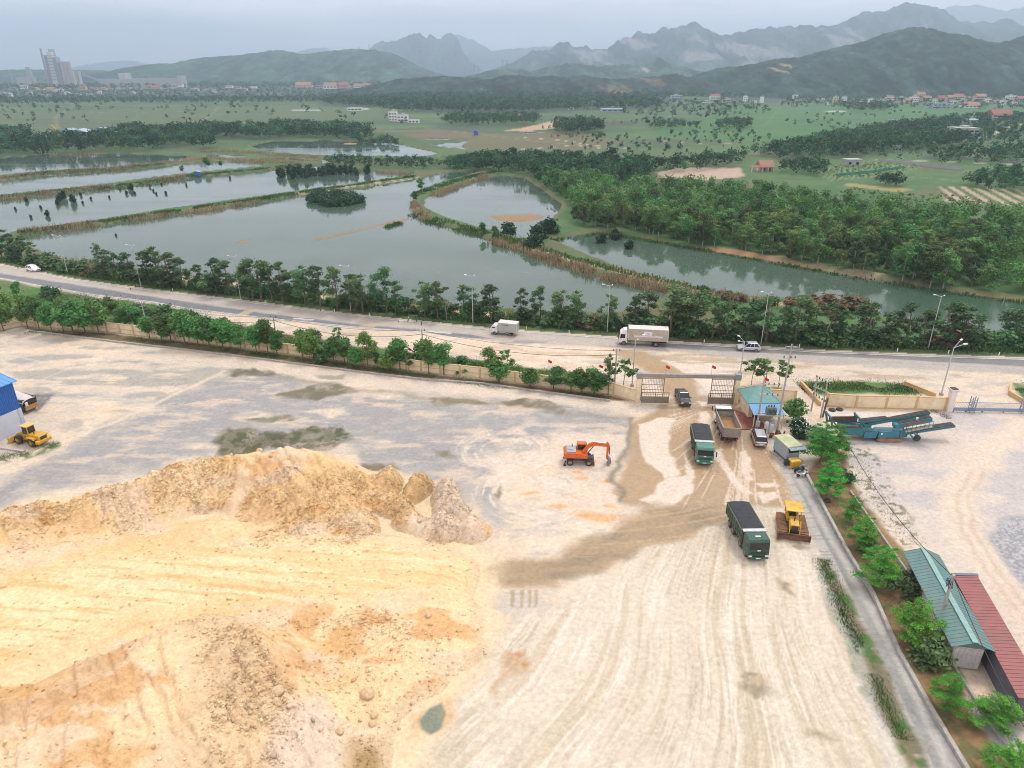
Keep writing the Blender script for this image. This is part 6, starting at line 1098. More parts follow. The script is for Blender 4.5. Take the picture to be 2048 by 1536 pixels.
MB().cyl((.9, 0, 1.5), (2.5, 0, 1.2), .07).build('tilt_cylinder', CHROME, t); MB().prism([(2.6, 1.0), (2.75, .95), (2.7, .25), (3.5, .06), (3.55, .0), (2.65, .05), (2.45, .4)], -1.25, 1.25).box(2.55, 3.4, -1.27, -1.2, .03, .75).box(2.55, 3.4, 1.2, 1.27, .03, .75).build('bucket', YEL, t)
# truck half hidden by the warehouse
loc = P(62, 822); t = thing('covered_truck', 'dark truck under a pale sagging tarpaulin behind the blue warehouse', 'truck', (loc.x, loc.y, 0), R(-22)); MB().box(-3.6, .6, -1.15, 1.15, .7, 1.05).box(-3.6, .3, -1.2, 1.2, 1.05, 2.3).build('cargo_body', DARK, t)
V = []; F = []; 
for i in range(13):
    for j in range(9): u, v = i / 12, j / 8; V.append((-3.7 + 4.3 * u, -1.28 + 2.56 * v, 2.34 + .5 * math.sin(math.pi * v) * (1 - .5 * u) - .25 * u - (.25 if j in (0, 8) else 0)))
for i in range(12):
    for j in range(8): a = i * 9 + j; F.append((a, a + 1, a + 10, a + 9))
m = MB(); m.v = V; m.f = F; m.m = [0] * len(F); m.build('tarpaulin', M('pale_tarp', (.62, .56, .53), .7, bump=.4), t, smooth=True); MB().box(.5, .7, -1.1, 1.1, .6, 1.3).build('bumper', M('bumper_ochre', (.4, .22, .08), .7), t)
for x in (-.6, -2.6):
    for s in (-1, 1): wheel(t, x, s * .95, .5, .4)
MB().box(.62, .74, -.95, -.55, 1.35, 2.0).build('tail_panel', WHITE, t)
# ------------------------------------------------------------------ tracked screening plant, tail conveyor to +x
c = P(1770, 876); t = thing('screening_machine', 'teal tracked screening machine with long black conveyors in the right yard', 'screening machine', (c.x, c.y, 0), R(-1))
for s in (-1, 1): MB().prism([(-1.9, .35), (-1.6, .05), (1.6, .05), (1.9, .35), (1.6, .62), (-1.6, .62)], s * 1.2 - .22, s * 1.2 + .22).build('track', RUST, t)
MB().box(-4.4, 2.6, -1.0, 1.0, .7, 1.3).prism([(-7.0, 1.1), (-2.0, .8), (-2.0, 1.7), (-7.0, 2.1)], -1.15, 1.15).build('chassis', TEAL, t); MB().box(-1.8, 1.2, -1.32, -1.02, .75, 1.75).box(-3.9, -2.1, -1.3, -1.18, .65, 1.6).build('engine_housing', M('teal_blue', (.02, .16, .25), .4, var=.12, dirt=(.1, .2, .2)), t); MB().box(1.3, 2.0, -1.35, -1.03, .8, 1.8).build('control_cabinet', TEAL, t); MB().box(-1.5, -1.2, -1.34, -1.325, 1.25, 1.5).build('sticker', WHITE, t)
# hopper end
h_ = MB(); h_.prism([(-8.4, 2.2), (-4.2, 2.2), (-4.2, 3.1), (-8.4, 3.0)], .95, 1.1).prism([(-8.4, 2.2), (-4.2, 2.2), (-4.2, 2.5), (-8.4, 2.5)], -1.1, -.95).build('hopper', M('hopper_brown', (.10, .05, .045), .8, dirt=(.2, .12, .08)), t); MB().bar((-8.5, -1.12, 2.2), (-2.6, -1.12, 2.0), .14, .18).bar((-8.5, 1.12, 2.2), (-2.6, 1.12, 2.0), .14, .18).build('hopper_rail', TEAL, t)
for x, hh in ((-8.6, 3.9), (-4.3, 3.7)):
    f = MB(); [f.bar((x, s * 1.0, 2.1), (x - .5, s * 1.0, hh), .22, .26) for s in (-1, 1)]; f.bar((x - .5, -1, hh - .1), (x - .5, 1, hh - .1), .2, .2); f.bar((x + .8, -1, 2.2), (x - .4, -1, hh - .3), .2, .2); f.build('folding_frame', M('teal_dark', (.03, .12, .14), .5, dirt=(.08, .1, .1)), t)
def conveyor(a, b, wd, side, sag=0.0):
    a, b = Vector(a), Vector(b); r = MB()
    for s in (-1, 1): r.bar(a + Vector((0, s * wd, 0)), b + Vector((0, s * wd, 0)), .1, .34)
    n = 8
    for k in range(n + 1): p = a.lerp(b, k / n); r.cyl(p + Vector((0, -wd, -.12)), p + Vector((0, wd, -.12)), .05, n=6)
    cv = r.build('conveyor', TEAL, t); d = (b - a).normalized(); u = Vector((0, 1, 0)); n_ = Vector((-d.z, 0, d.x)); p = n_ * .12
    MB().hexa([a - u * wd * .92 + p, b - u * wd * .92 + p, b + u * wd * .92 + p, a + u * wd * .92 + p], [a - u * wd * .92 + p * 2, b - u * wd * .92 + p * 2, b + u * wd * .92 + p * 2, a + u * wd * .92 + p * 2]).build('belt', BELT, cv)
    lathe(MB(), (0, 0, 0), [(.2, -wd * .9), (.2, wd * .9)], 12).build('drum', DARK, cv, tuple(b)); return cv
conveyor((-3.6, .45, 2.0), (5.6, .45, 4.1), .42, 0); conveyor((2.2, 0, .95), (9.4, 0, 2.3), .55, 0); conveyor((-4.0, .6, 2.5), (-.2, .6, 3.0), .4, 0)
sb = MB().prism([(.6, 2.05), (5.7, 3.25), (5.55, 3.95), (.45, 2.75)], -1.05, .0).build('screen_box', TEAL, t); MB().prism([(1.0, 2.87), (5.4, 3.93), (5.38, 4.0), (.98, 2.94)], -.9, -.12).build('screen_deck', BELT, sb); MB().prism([(1.6, 2.6), (4.9, 3.4), (4.85, 3.62), (1.55, 2.82)], -1.075, -1.055).build('red_strip', M('strip_red', (.35, .06, .05), .5), sb)
w_ = MB().prism([(1.9, 1.85), (5.6, 2.75), (5.6, 2.82), (1.9, 1.92)], -1.7, -1.1); w_.build('walkway', M('walkway_tan', (.40, .36, .26), .7), t); g = MB()
for k in range(7): x = 2.0 + k * .58; z = 1.92 + (x - 1.9) * .243; g.cyl((x, -1.68, z), (x, -1.68, z + .95), .03, n=5)
for dz in (.5, .95): g.bar((2.0, -1.68, 1.94 + dz), (5.5, -1.68, 2.8 + dz), .05, .05)
g.build('handrail', TEAL, t)
st = MB(); [st.bar((2.0, s * 1.25, 2.4), (3.6, s * 1.25, .35), .14, .2) for s in (-1, 1)]; [st.bar((1.7, s * 1.25, 2.2), (1.7, s * 1.25, .8), .2, .2) for s in (-1, 1)]; st.bar((2.6, -1.25, 2.4), (4.2, -1.25, .5), .12, .16).bar((3.6, -1.3, .5), (4.0, -1.3, 2.4), .12, .14).build('strut', TEAL, t); lathe(MB(), (0, 0, 0), [(.5, -.1), (.5, .1)], 14).build('drive_wheel', DARK, t, (3.9, -1.35, .75))
mt = MB(); [mt.box(x, x + .3, -1.12, -1.0, z, z + .3) for x, z in ((-3.0, 2.2), (-.6, 2.45), (3.2, 3.7))]; mt.build('motor', WHITE, t)
for k, (px, py) in enumerate([(1664, 821), (1679, 820)]):
    p = P(px, py); o = lathe(MB(), (0, 0, .12), [(.28, -.12), (.5, -.12), (.58, 0), (.5, .12), (.28, .12)], 16, 'z').build('tyre', RUB, None, p); tag(o, ['loose black tyre lying against the cream wall, left of two', 'loose black tyre lying on the pale slab, right of two'][k], 'tyre', 'loose tyres by the cream wall')
# ------------------------------------------------------------------ walls, gates
def wall_run(name, label, pts, hgt, pm, qm, bays, thick=.22, posts=True, rails=True, grp=None, z=0, cap=True):
    W = [P(a, b, z) for a, b in pts]; base = W[0].copy(); t = thing(name, label, 'wall', base, 0, grp); m = MB(); r = MB(); pos = []
    for i, (a, b) in enumerate(zip(W[:-1], W[1:])):
        m.bar(a - base + Vector((0, 0, hgt / 2 - .1)), b - base + Vector((0, 0, hgt / 2 - .1)), thick, hgt + .2)
        if rails:
            r.bar(a - base + Vector((0, 0, hgt * .5)), b - base + Vector((0, 0, hgt * .5)), thick + .08, .09)
        if cap: r.bar(a - base + Vector((0, 0, hgt + .04)), b - base + Vector((0, 0, hgt + .04)), thick + .14, .1); r.bar(a - base + Vector((0, 0, .1)), b - base + Vector((0, 0, .1)), thick + .1, .22)
        n = max(1, int(round((b - a).length / bays))); pos += [(a.lerp(b, k / n), (b - a)) for k in range(n)]
    pos.append((W[-1], W[-1] - W[-2])); m.build('panel', pm, t); 
    if r.f: r.build('rail', qm, t)
    if posts:
        for p, d in pos:
            o = MB().box(-.17, .17, -.2, .2, -.1, hgt + .16).build('post', qm, t, p - base); o.rotation_euler = (0, 0, math.atan2(d.y, d.x))
    return t
WALLC = M('wall_cream', (.76, .65, .43), .9, var=.12, dirt=(.55, .46, .3), scale=.8, bump=.15); WALLP = M('wall_post', (.58, .42, .22), .9, var=.12, dirt=(.4, .3, .18))
wall_run('boundary_wall', 'long cream panelled boundary wall between the yard and the planted highway bank', [(46,652),(216,664),(380,684),(520,701),(728,728),(843,744),(960,757),(1102,775),(1227,790)], 2.1, WALLC, WALLP, 3.3)
wall_run('boundary_wall', 'short cream wall at the far left corner of the yard', [(-160,672),(0,662),(46,652)], 2.1, WALLC, WALLP, 3.3)
wall_run('boundary_wall', 'plain cream wall slanting from the boundary wall to the gate pillar', [(1227,790),(1271,803)], 2.1, CREAM, WALLP, 9, posts=False, rails=False)
wall_run('boundary_wall', 'cream wall with ochre posts behind the teal screening machine', [(1652,812),(1710,816),(1770,817),(1830,818),(1888,821)], 2.2, CREAM, OCHRE, 9, rails=False)
wall_run('boundary_wall', 'cream wall with one ochre post behind the gatehouse', [(1472,802),(1492,800),(1588,806)], 2.2, CREAM, OCHRE, 6, rails=False)
wall_run('low_wall', 'low orange-topped wall slanting up behind the round dark tree', [(1601,770),(1640,812)], .7, OCHRE, OCHRE, 9, posts=False, rails=False)
wall_run('low_wall', 'low orange-topped wall slanting at the right end of the grass bank', [(1808,770),(1870,795)], .7, OCHRE, OCHRE, 9, posts=False, rails=False)
wall_run('low_wall', 'low orange-topped wall at the right edge of the photo beyond the blue gate', [(2020,772),(2018,790),(2060,815)], .7, OCHRE, OCHRE, 9, posts=False, rails=False)
# main gate
A = P(1275, 803); B = P(1469, 806); base = (A + B) / 2; t = thing('main_gate', 'tall steel portal gate with cream pillars and open barred leaves', 'gate', base); d = (B - A).normalized(); W_ = (B - A).length; t.rotation_euler = (0, 0, math.atan2(d.y, d.x)); h2 = W_ / 2
HG = 4.3
for s in (-1, 1):
    MB().box(s * h2 - .38, s * h2 + .38, -.38, .38, -.1, HG - .05).box(s * h2 - .44, s * h2 + .44, -.44, .44, -.1, .35).build('pillar', CREAM, t, bevel=.02); MB().box(s * h2 - .46, s * h2 + .46, -.42, .42, HG - .05, HG + .9).build('pillar_cap', M('gate_grey', (.26, .27, .27), .5, .3, var=.12), t)
bm2 = MB().box(-h2 + .47, h2 - .47, -.28, .28, HG + .15, HG + .78); [bm2.box(-h2 + .5 + k * (W_ - 1) / 16 - .03, -h2 + .5 + k * (W_ - 1) / 16 + .03, -.31, .31, HG + .12, HG + .81) for k in range(17)]; bm2.build('beam', M('gate_beam', (.30, .29, .27), .5, .3, var=.15, dirt=(.36, .3, .24)), t)
GS = M('gate_steel', (.23, .21, .18), .55, .4, var=.15, dirt=(.3, .22, .15))
for x0, x1 in ((-h2 + .5, -h2 + 4.1), (h2 - 4.1, h2 - .5)):
    g = MB(); [g.box(x - .06, x + .06, -.06, .06, .1, HG + .05) for x in (x0, x1)]; n = 14
    for k in range(1, n): x = x0 + (x1 - x0) * k / n; g.box(x - .018, x + .018, -.018, .018, 1.4, HG)
    for z in (.15, 1.4, 2.2, 3.1, HG - .1): g.box(x0, x1, -.03, .03, z - .04, z + .04)
    for k in range(4): z = 2.2 + .9 * (k % 2); x = x0 + (x1 - x0) * (k // 2 + .5) / 2; g.bar((x - .7, 0, z), (x + .7, 0, z + .9), .03, .03)
    g.build('gate_leaf', GS, t)
for x0, x1 in ((-h2 + .5, -h2 + 4.9), (h2 - 4.6, h2 - .5)):
    g = MB().box(x0, x1, -.85, -.79, .18, 1.35); [g.box(x - .05, x + .05, -.9, -.74, .1, 2.1) for x in (x0, (x0 + x1) / 2, x1)]; g.box(x0, x1, -.86, -.78, 2.0, 2.1); n = 12; [g.box(x0 + (x1 - x0) * k / n - .02, x0 + (x1 - x0) * k / n + .02, -.84, -.8, 1.35, 2.0) for k in range(n)]; g.build('sliding_leaf', GS, t)
# blue-grey sliding gate of the right yard
A = P(1898, 823); B = P(2048, 826); base = A.copy(); t = thing('sliding_gate', 'blue-grey sliding yard gate with a solid bottom rail and fine bars', 'gate', base); BLU = M('gate_blue', (.22, .30, .42), .5, .2, var=.1, dirt=(.3, .3, .3)); e = B - A; ln = e.length; t.rotation_euler = (0, 0, math.atan2(e.y, e.x))
MB().box(.3, ln, -.07, .07, .2, .75).build('bottom_rail', BLU, t); g = MB().box(.3, ln, -.03, .03, 1.65, 1.72); n = 46; [g.bar((.3 + (ln - .3) * k / n, 0, .75), (.3 + (ln - .3) * k / n + .16, 0, 1.68), .03, .03) for k in range(n)]; g.build('bars', BLU, t)
for x in (3.4, ln - .3):
    g = MB(); [g.box(x + a - .05, x + a + .05, b - .05, b + .05, 0, 2.7) for a in (-.35, .35) for b in (-.3, .3)]; [g.bar((x + (.35 if k % 2 else -.35), b, .3 + .4 * k), (x + (-.35 if k % 2 else .35), b, .7 + .4 * k), .06, .06) for k in range(5) for b in (-.3, .3)]; g.build('guide_tower', BLU, t)
for x in (.6, 2.6, 5.2, 8.5): lathe(MB(), (x, 0, .12), [(.12, -.05), (.12, .05)], 10).build('roller', DARK, t)
p = P(1896, 822); t = thing('gate_pillar', 'square white gate pillar with a dark cap at the blue sliding gate', 'pillar', p); MB().box(-.45, .45, -.45, .45, -.1, 3.7).build('shaft', M('white_render', (.70, .64, .58), .85, var=.08), t, bevel=.02); MB().box(-.6, .6, -.6, .6, 3.7, 3.95).build('cap', M('cap_pale', (.6, .55, .5), .8), t); MB().box(-.45, .45, -.45, .45, 3.95, 4.05).build('lamp_top', DARK, t)
# kerbs
def kerb_run(pts, label, w_=.25, h_=.22, mat=CONC, name='kerb'):
    W = [P(a, b) for a, b in pts]; base = W[0].copy(); m = MB(); [m.bar(a - base + Vector((0, 0, h_ / 2 - .05)), b - base + Vector((0, 0, h_ / 2 - .05)), w_, h_ + .1) for a, b in zip(W[:-1], W[1:])]; o = m.build(name, mat, None, base); tag(o, label, name.replace('_', ' ')); return o
kerb_run([(1610,946),(1650,1022),(1693,1103),(1746,1191),(1798,1309),(1862,1422),(1930,1536),(1960,1590)], 'raised concrete kerb between the path and the planted soil strip', .35, .38)
kerb_run([(60,663),(112,669),(234,685),(366,700),(520,719),(728,746),(855,761),(960,768),(1061,782),(1220,803)], 'grey pipe-like kerb along the foot of the boundary wall planting', .3, .32)
kerb_run([(1700,985),(1760,1070),(1830,1170),(1866,1250),(1912,1345),(1975,1440),(2040,1536)], 'thin concrete edging between the tree strip and the sheds', .2, .35)
kerb_run([(1562,880),(1575,905),(1590,935),(1596,950)], 'low step along the booth beside the path', .3, .2)
kerb_run([(0,897),(20,900),(48,904)], 'pale concrete beam lying by the wheel loader', .3, .25, M('pale_beam', (.5, .47, .45), .9), 'concrete_beam')
# ------------------------------------------------------------------ gatehouse
def quad_base(a, b, c): return P(*a), P(*b), P(*c)
c0 = P(1493, 838); c1 = P(1552, 838); t = thing('gatehouse', 'small gatehouse with a green hipped roof and a bright blue lean-to', 'building', c0); Wg = (c1 - c0).length; Dg = 4.6
RF = M('roof_green', (.12, .28, .26), .55, var=.10, dirt=(.20, .26, .2), scale=.9); RB = M('roof_blue', (.11, .30, .55), .5, var=.1, dirt=(.2, .3, .5))
MB().box(.3, Wg - .3, .5, Dg, -.1, 2.9).build('wall', CREAM, t); cx, cy = Wg / 2, .3 + Dg / 2
rfm = MB(); e_ = [(-.35, -.2, 2.9), (Wg + .35, -.2, 2.9), (Wg + .35, Dg + .5, 2.9), (-.35, Dg + .5, 2.9)]; ap = [(cx - .3, cy, 4.6), (cx + .3, cy, 4.6)]
rfm.poly([e_[0], e_[1], ap[1], ap[0]]).poly([e_[1], e_[2], ap[1]]).poly([e_[2], e_[3], ap[0], ap[1]]).poly([e_[3], e_[0], ap[0]]).poly([(a, b, c - .12) for a, b, c in e_][::-1])
for i in range(4): a, b = e_[i], e_[(i + 1) % 4]; rfm.poly([a, b, (b[0], b[1], b[2] - .12), (a[0], a[1], a[2] - .12)])
rf = rfm.build('roof', RF, t); rg_ = MB(); [rg_.bar(e_[i], ap[0 if i in (0, 3) else 1], .12, .06) for i in range(4)]; rg_.build('ridge_cap', RF, rf)
lean = MB(); lean.hexa([(-.1, -3.0, 2.15), (Wg + .1, -3.0, 2.15), (Wg + .1, -.1, 2.75), (-.1, -.1, 2.75)], [(-.1, -3.0, 2.21), (Wg + .1, -3.0, 2.21), (Wg + .1, -.1, 2.81), (-.1, -.1, 2.81)]); [lean.bar((-.1 + Wg * k / 18, -3.02, 2.23), (-.1 + Wg * k / 18, -.1, 2.83), .05, .05) for k in range(19)]; lean.build('lean_to_roof', RB, t)
for x in (.1, Wg - .1): MB().box(x - .06, x + .06, -2.9, -2.78, -.05, 2.15).build('lean_to_post', CREAM, t)
for x0, x1, nm, mt_ in ((1.0, 1.9, 'door', M('door_brown', (.16, .08, .05), .6)), (2.6, 3.9, 'window', GLASS)): MB().box(x0, x1, .46, .495, 0.02 if nm == 'door' else .9, 2.1).build(nm, mt_, t)
MB().hexa([(-2.0, -3.6, -.05), (Wg * .5, -3.6, -.05), (Wg * .4, .4, -.05), (-1.2, 3.4, -.05)], [(-2.0, -3.6, .1), (Wg * .5, -3.6, .1), (Wg * .4, .4, .1), (-1.2, 3.4, .1)]).build('terrace', M('red_tile', (.22, .055, .045), .6, var=.25, dirt=(.34, .18, .12)), t)
# small things before the gatehouse
for k, (px, py, cap_, lb) in enumerate([(1531, 865, (.55, .52, .45), 'white upright water tank before the gatehouse, left of two'), (1541, 866, (.1, .3, .5), 'white upright water tank with a blue lid, right of two')]):
    p = P(px, py); t = thing('water_tank', lb, 'tank', p, 0, 'water tanks before the gatehouse'); lathe(MB(), (0, 0, 0), [(.32, 0), (.34, .1), (.34, 1.55), (.28, 1.68)], 14, 'z').build('body', M('tank_white', (.68, .67, .63), .5), t); lathe(MB(), (0, 0, 1.68), [(.28, 0), (.26, .1), (.1, .16)], 14, 'z').build('lid', M('tank_lid%d' % k, cap_, .5), t)
# ------------------------------------------------------------------ poles, transformers, lamps, cables
def pole_h(b, t_, z0=0):
    """height of a vertical thing whose foot is at pixel b and top at pixel row t_"""
    p = P(*b, z0); u = (768 - t_) / FPX; dy = math.cos(PITCH) + u * math.sin(PITCH); dz = -math.sin(PITCH) + u * math.cos(PITCH); return p, H + dz * p.y / dy - z0
def insul(m, x, y, z, h=.35):
    m.cyl((x, y, z), (x, y, z + h), .05, .05, 6)
    for k in range(3): m.cyl((x, y, z + .05 + k * .1), (x, y, z + .09 + k * .1), .1, .1, 8)
BROWNI = M('insulator', (.05, .03, .025), .3)
p0, hA_ = pole_h((1512, 863), 752); p1, hB_ = pole_h((1553, 866), 688); t = thing('transformer_station', 'two-pole transformer station with a grey-green transformer before the gatehouse', 'transformer', p0); q = p1 - p0
for v, hh in ((Vector((0, 0, 0)), hA_), (q, hB_)): MB().cyl(v + Vector((0, 0, -.2)), v + Vector((0, 0, hh)), .17, .10, 10).build('pole', WOODPOLE, t)
qx = q.normalized(); pf = MB(); zt = 3.0; [pf.bar(Vector((0, s * .35, zt)) - qx * .3, q + Vector((0, s * .35, zt)) + qx * .3, .1, .16) for s in (-1, 1)]; [pf.bar(q * f + Vector((0, -.5, zt + .1)), q * f + Vector((0, .5, zt + .1)), .08, .06) for f in (.1, .3, .5, .7, .9)]; pf.build('platform', GALV, t)
mid = q * .55; tf = MB().box(mid.x - .7, mid.x + .7, mid.y - .4, mid.y + .4, zt + .12, zt + 1.3).build('transformer', M('trafo_green', (.14, .20, .18), .55, dirt=(.22, .17, .12)), t, bevel=.03); f = MB(); [f.box(mid.x - .6 + k * .2, mid.x - .53 + k * .2, mid.y - .6, mid.y - .4, zt + .25, zt + 1.1) for k in range(7)]; f.build('cooling_fins', M('trafo_fin', (.12, .17, .16), .6), tf); f = MB(); [insul(f, mid.x + a, mid.y, zt + 1.3) for a in (-.4, 0, .4)]; f.build('bushing', BROWNI, tf)
for z, nm in ((zt + 3.3, 'fuse_bar'), (zt + 5.0, 'line_bar')):
    if z < hB_: MB().bar(Vector((0, 0, z)) - qx * .4, q + Vector((0, 0, z)) + qx * .4, .1, .1).build(nm, GALV, t); f = MB(); [insul(f, *(q * a + Vector((0, 0, z - .15)))) for a in (.25, .5, .75)]; f.build('insulator', BROWNI, t)
f = MB(); [f.bar(q + Vector((0, 0, z)) + Vector((-.9, 0, 0)), q + Vector((0, 0, z)) + Vector((.9, -.2, 0)), .1, .1) for z in (hB_ - .4, hB_ - 2.2)]; f.build('cross_arm', GALV, t); f = MB(); [insul(f, *(q + Vector((a, 0, z)))) for a in (-.8, .2, .8) for z in (hB_ - .4, hB_ - 2.2)]; f.build('insulator', BROWNI, t)
MB().box(-.3, .3, -.35, -.15, 1.0, 1.9).build('meter_box', GALV, t)
p0, ha = pole_h((1622, 822), 752); p1, hb = pole_h((1641, 835), 764); t = thing('switch_pole', 'pair of slim poles carrying dark fuses beside the cream wall', 'utility pole', p0); q = p1 - p0; 
for v, hh in ((Vector((0, 0, 0)), ha), (q, hb)): MB().cyl(v, v + Vector((0, 0, hh)), .14, .1, 8).build('pole', WOODPOLE, t)
for z in (hb - .3, hb - 1.8, hb - 3.3): MB().bar(Vector((-.4, 0, z)), q + Vector((.4, 0, z)), .09, .09).build('cross_bar', GALV, t); f = MB(); [insul(f, *(q * a + Vector((0, -.05, z))), .42) for a in (-.1, .2, .5, .8, 1.1)]; f.build('insulator', BROWNI if z != hb - 1.8 else GALV, t)
p, hh = pole_h((1645, 834), 796); o = MB().cyl((0, 0, -.2), (.25, 0, hh), .16, .13, 8).build('stub_post', M('stub_dark', (.12, .09, .07), .9), None, p); tag(o, 'short dark wooden stub post left of the cream wall', 'post')
def street_lamp(label, base_px, top_px, arms, grp, hgt_r=None, th=.09, lamp=1.0):
    p, hh = pole_h(base_px, top_px[1], -.5 if grp else 0); t = thing('street_lamp', label, 'street lamp', p, 0, grp); MB().cyl((0, 0, -.3), (0, 0, hh), th * 1.3, th * .7, 8).build('pole', GALV, t); MB().box(-.25, .25, -.25, .25, -.2, .35).build('footing', CONC, t)
    for ax, az in arms:
        a = MB().cyl((0, 0, hh - .15), (ax * .75, 0, hh + az), th * .55, th * .5, 6); ob = a.build('arm', GALV, t); MB().bar((ax * .7, 0, hh + az), (ax, 0, hh + az * 1.15), .28 * lamp, .14 * lamp).build('lamp_head', M('lamp_white', (.72, .74, .72), .4), ob)
    return t
LM = [((137,552),(125,472),'street lamp nearest the white car on the far bend'), ((283,577),(265,491),'second street lamp along the highway from the white car'), ((482,601),(467,513),'third street lamp along the highway from the white car'), ((702,627),(690,533),'fourth street lamp along the highway from the white car'), ((946,650),(944,552),'street lamp just before the small box truck'), ((1214,669),(1219,571),'street lamp standing behind the cab of the large box truck'), ((1521,693),(1533,586),'street lamp behind the pale SUV'), ((1855,701),(1878,592),'last street lamp along the highway on the right')]
for b_, tp, lb in LM: street_lamp(lb, b_, tp, ((-1.6, .25), (.6, .12)), 'street lamps along the pond side of the highway', th=.085)
street_lamp('double-arm street lamp beside the white gate pillar of the blue gate', (1882,790), (1909,694), ((1.0, 1.2), (2.0, .5)), None, th=.1, lamp=1.2); street_lamp('double-arm street lamp behind the thin trees by the main gate', (1480,748), (1486,683), ((-1.4, 1.0), (-1.2, .1)), None, th=.1, lamp=1.2); street_lamp('slim street lamp left of the main gate in front of the large truck', (1264,772), (1269,680), ((1.6, .9), (.4, .1)), None, th=.09)
UP = [((297,668),604,'leaning concrete utility pole in the wall greenery at the left'), ((556,700),632,'utility pole with crossarms behind the wall, second from the left'), ((848,741),659,'utility pole at the wall among round trees, third from the left'), ((1228,786),699,'utility pole beside the tall dark tree at the wall end')]
TOPS = []
for b_, ty, lb in UP:
    p, hh = pole_h(b_, ty); t = thing('utility_pole', lb, 'utility pole', p, 0, 'utility poles along the yard wall'); MB().cyl((0, 0, -.2), (0, 0, hh), .15, .1, 8).build('pole', WOODPOLE, t); f = MB(); [f.bar((-.6, 0, hh - z), (.6, .1, hh - z), .08, .08) for z in (.25, .9)]; f.build('cross_arm', GALV, t); f = MB(); [insul(f, a, .05, hh - .25, .25) for a in (-.5, 0, .5)]; f.build('insulator', BROWNI, t); TOPS.append(p + Vector((0, 0, hh - .2)))
def cable(a, b, sag, label, r=.03, n=14, beads=False):
    m = MB(); pts = [a.lerp(b, k / n) - Vector((0, 0, sag * 4 * (k / n) * (1 - k / n))) - a for k in range(n + 1)]; m.path(pts, r, 5); o = m.build('cable', M('cable_black', (.03, .03, .03), .7), None, a); tag(o, label, 'cable'); return o
NM = ['the first and second', 'the second and third', 'the third and fourth']
for k in range(3):
    cable(TOPS[k], TOPS[k + 1], .9, 'upper black cable strung between %s pole along the yard wall' % NM[k], .028); cable(TOPS[k] - Vector((0, 0, .7)), TOPS[k + 1] - Vector((0, 0, .7)), 1.6, 'lower sagging black cable between %s pole along the yard wall' % NM[k], .04)
# pole behind the green shed, with the cable down from the trees
p, hh = pole_h((1872, 1262), 1150); t = thing('utility_pole', 'weathered utility pole with tangled wires standing between the two long sheds', 'utility pole', p); MB().cyl((0, 0, -.2), (0, 0, hh), .18, .13, 8).build('pole', WOODPOLE, t); f = MB(); rg = random.Random(3)
for k in range(7): a = Vector((0, 0, hh - .3)); pts = [a + Vector((rg.uniform(-.5, .3), rg.uniform(-.3, .3), -rg.uniform(0, 1.3))) for _ in range(4)]; f.path([a] + pts + [a - Vector((0, 0, .5))], .022, 4)
f.build('wire_bundle', M('cable_black', (.03, .03, .03), .7), t); TP = p + Vector((0, 0, hh - .2)); cable(P(1692, 880, 6.5), TP, 1.2, 'black cable crossing above the right yard down to the pole by the sheds', .035, 24); cable(TP, P(2075, 1500, 5.0), .6, 'black cable running from the shed pole to the bottom right corner', .035, 16)
# red flags
REDF = M('flag_red', (.55, .02, .015), .7)
def flag(px, py, z0, label, hgt=1.6):
    p = P(px, py + 6, z0 + hgt * .3); p.z = z0; t = thing('flag', label, 'flag', p, 0, 'small red flags'); MB().cyl((0, 0, 0), (0, 0, hgt), .03, .025, 6).build('pole', GALV, t); V = []; F = []
    for i in range(6):
        for j in range(4): V.append((.04 + .13 * i, .10 * math.sin(i * 1.3 + j * .4), hgt - .03 - .16 * j - .05 * i))
    for i in range(5):
        for j in range(3): a = i * 4 + j; F.append((a, a + 1, a + 5, a + 4))
    m = MB(); m.v = V; m.f = F; m.m = [0] * 15; m.build('cloth', REDF, t, smooth=True)
for a, b, z, lb in ((816,700,2.2,'small red flag on the yard wall beside the third utility pole'),(996,718,2.2,'small red flag on the wall behind the two round trees'),(1096,725,2.2,'small red flag on the wall above the clipped tree, before the gate'),(1198,735,2.2,'small red flag by the tall dark tree at the wall end'),(1331,737,5.3,'small red flag on the main gate beam, left of two'),(1423,737,5.3,'small red flag on the main gate beam, right of two'),(1528,762,6.0,'small red flag on the left transformer pole')): flag(a, b, z, lb)
# road-edge marker posts
for k, (a, b) in enumerate(((346,583),(531,607),(669,624),(739,632),(817,640),(1053,660),(1138,667),(1408,686),(1598,696),(1794,704),(1896,708),(1997,712))):
    p = P(a, b, -.1); o = MB().box(-.08, .08, -.08, .08, -.3, .75).build('marker_post', WHITE, None, p, bevel=.02); tag(o, 'small white marker post on the pond-side verge of the highway', 'marker post', 'white marker posts along the highway')
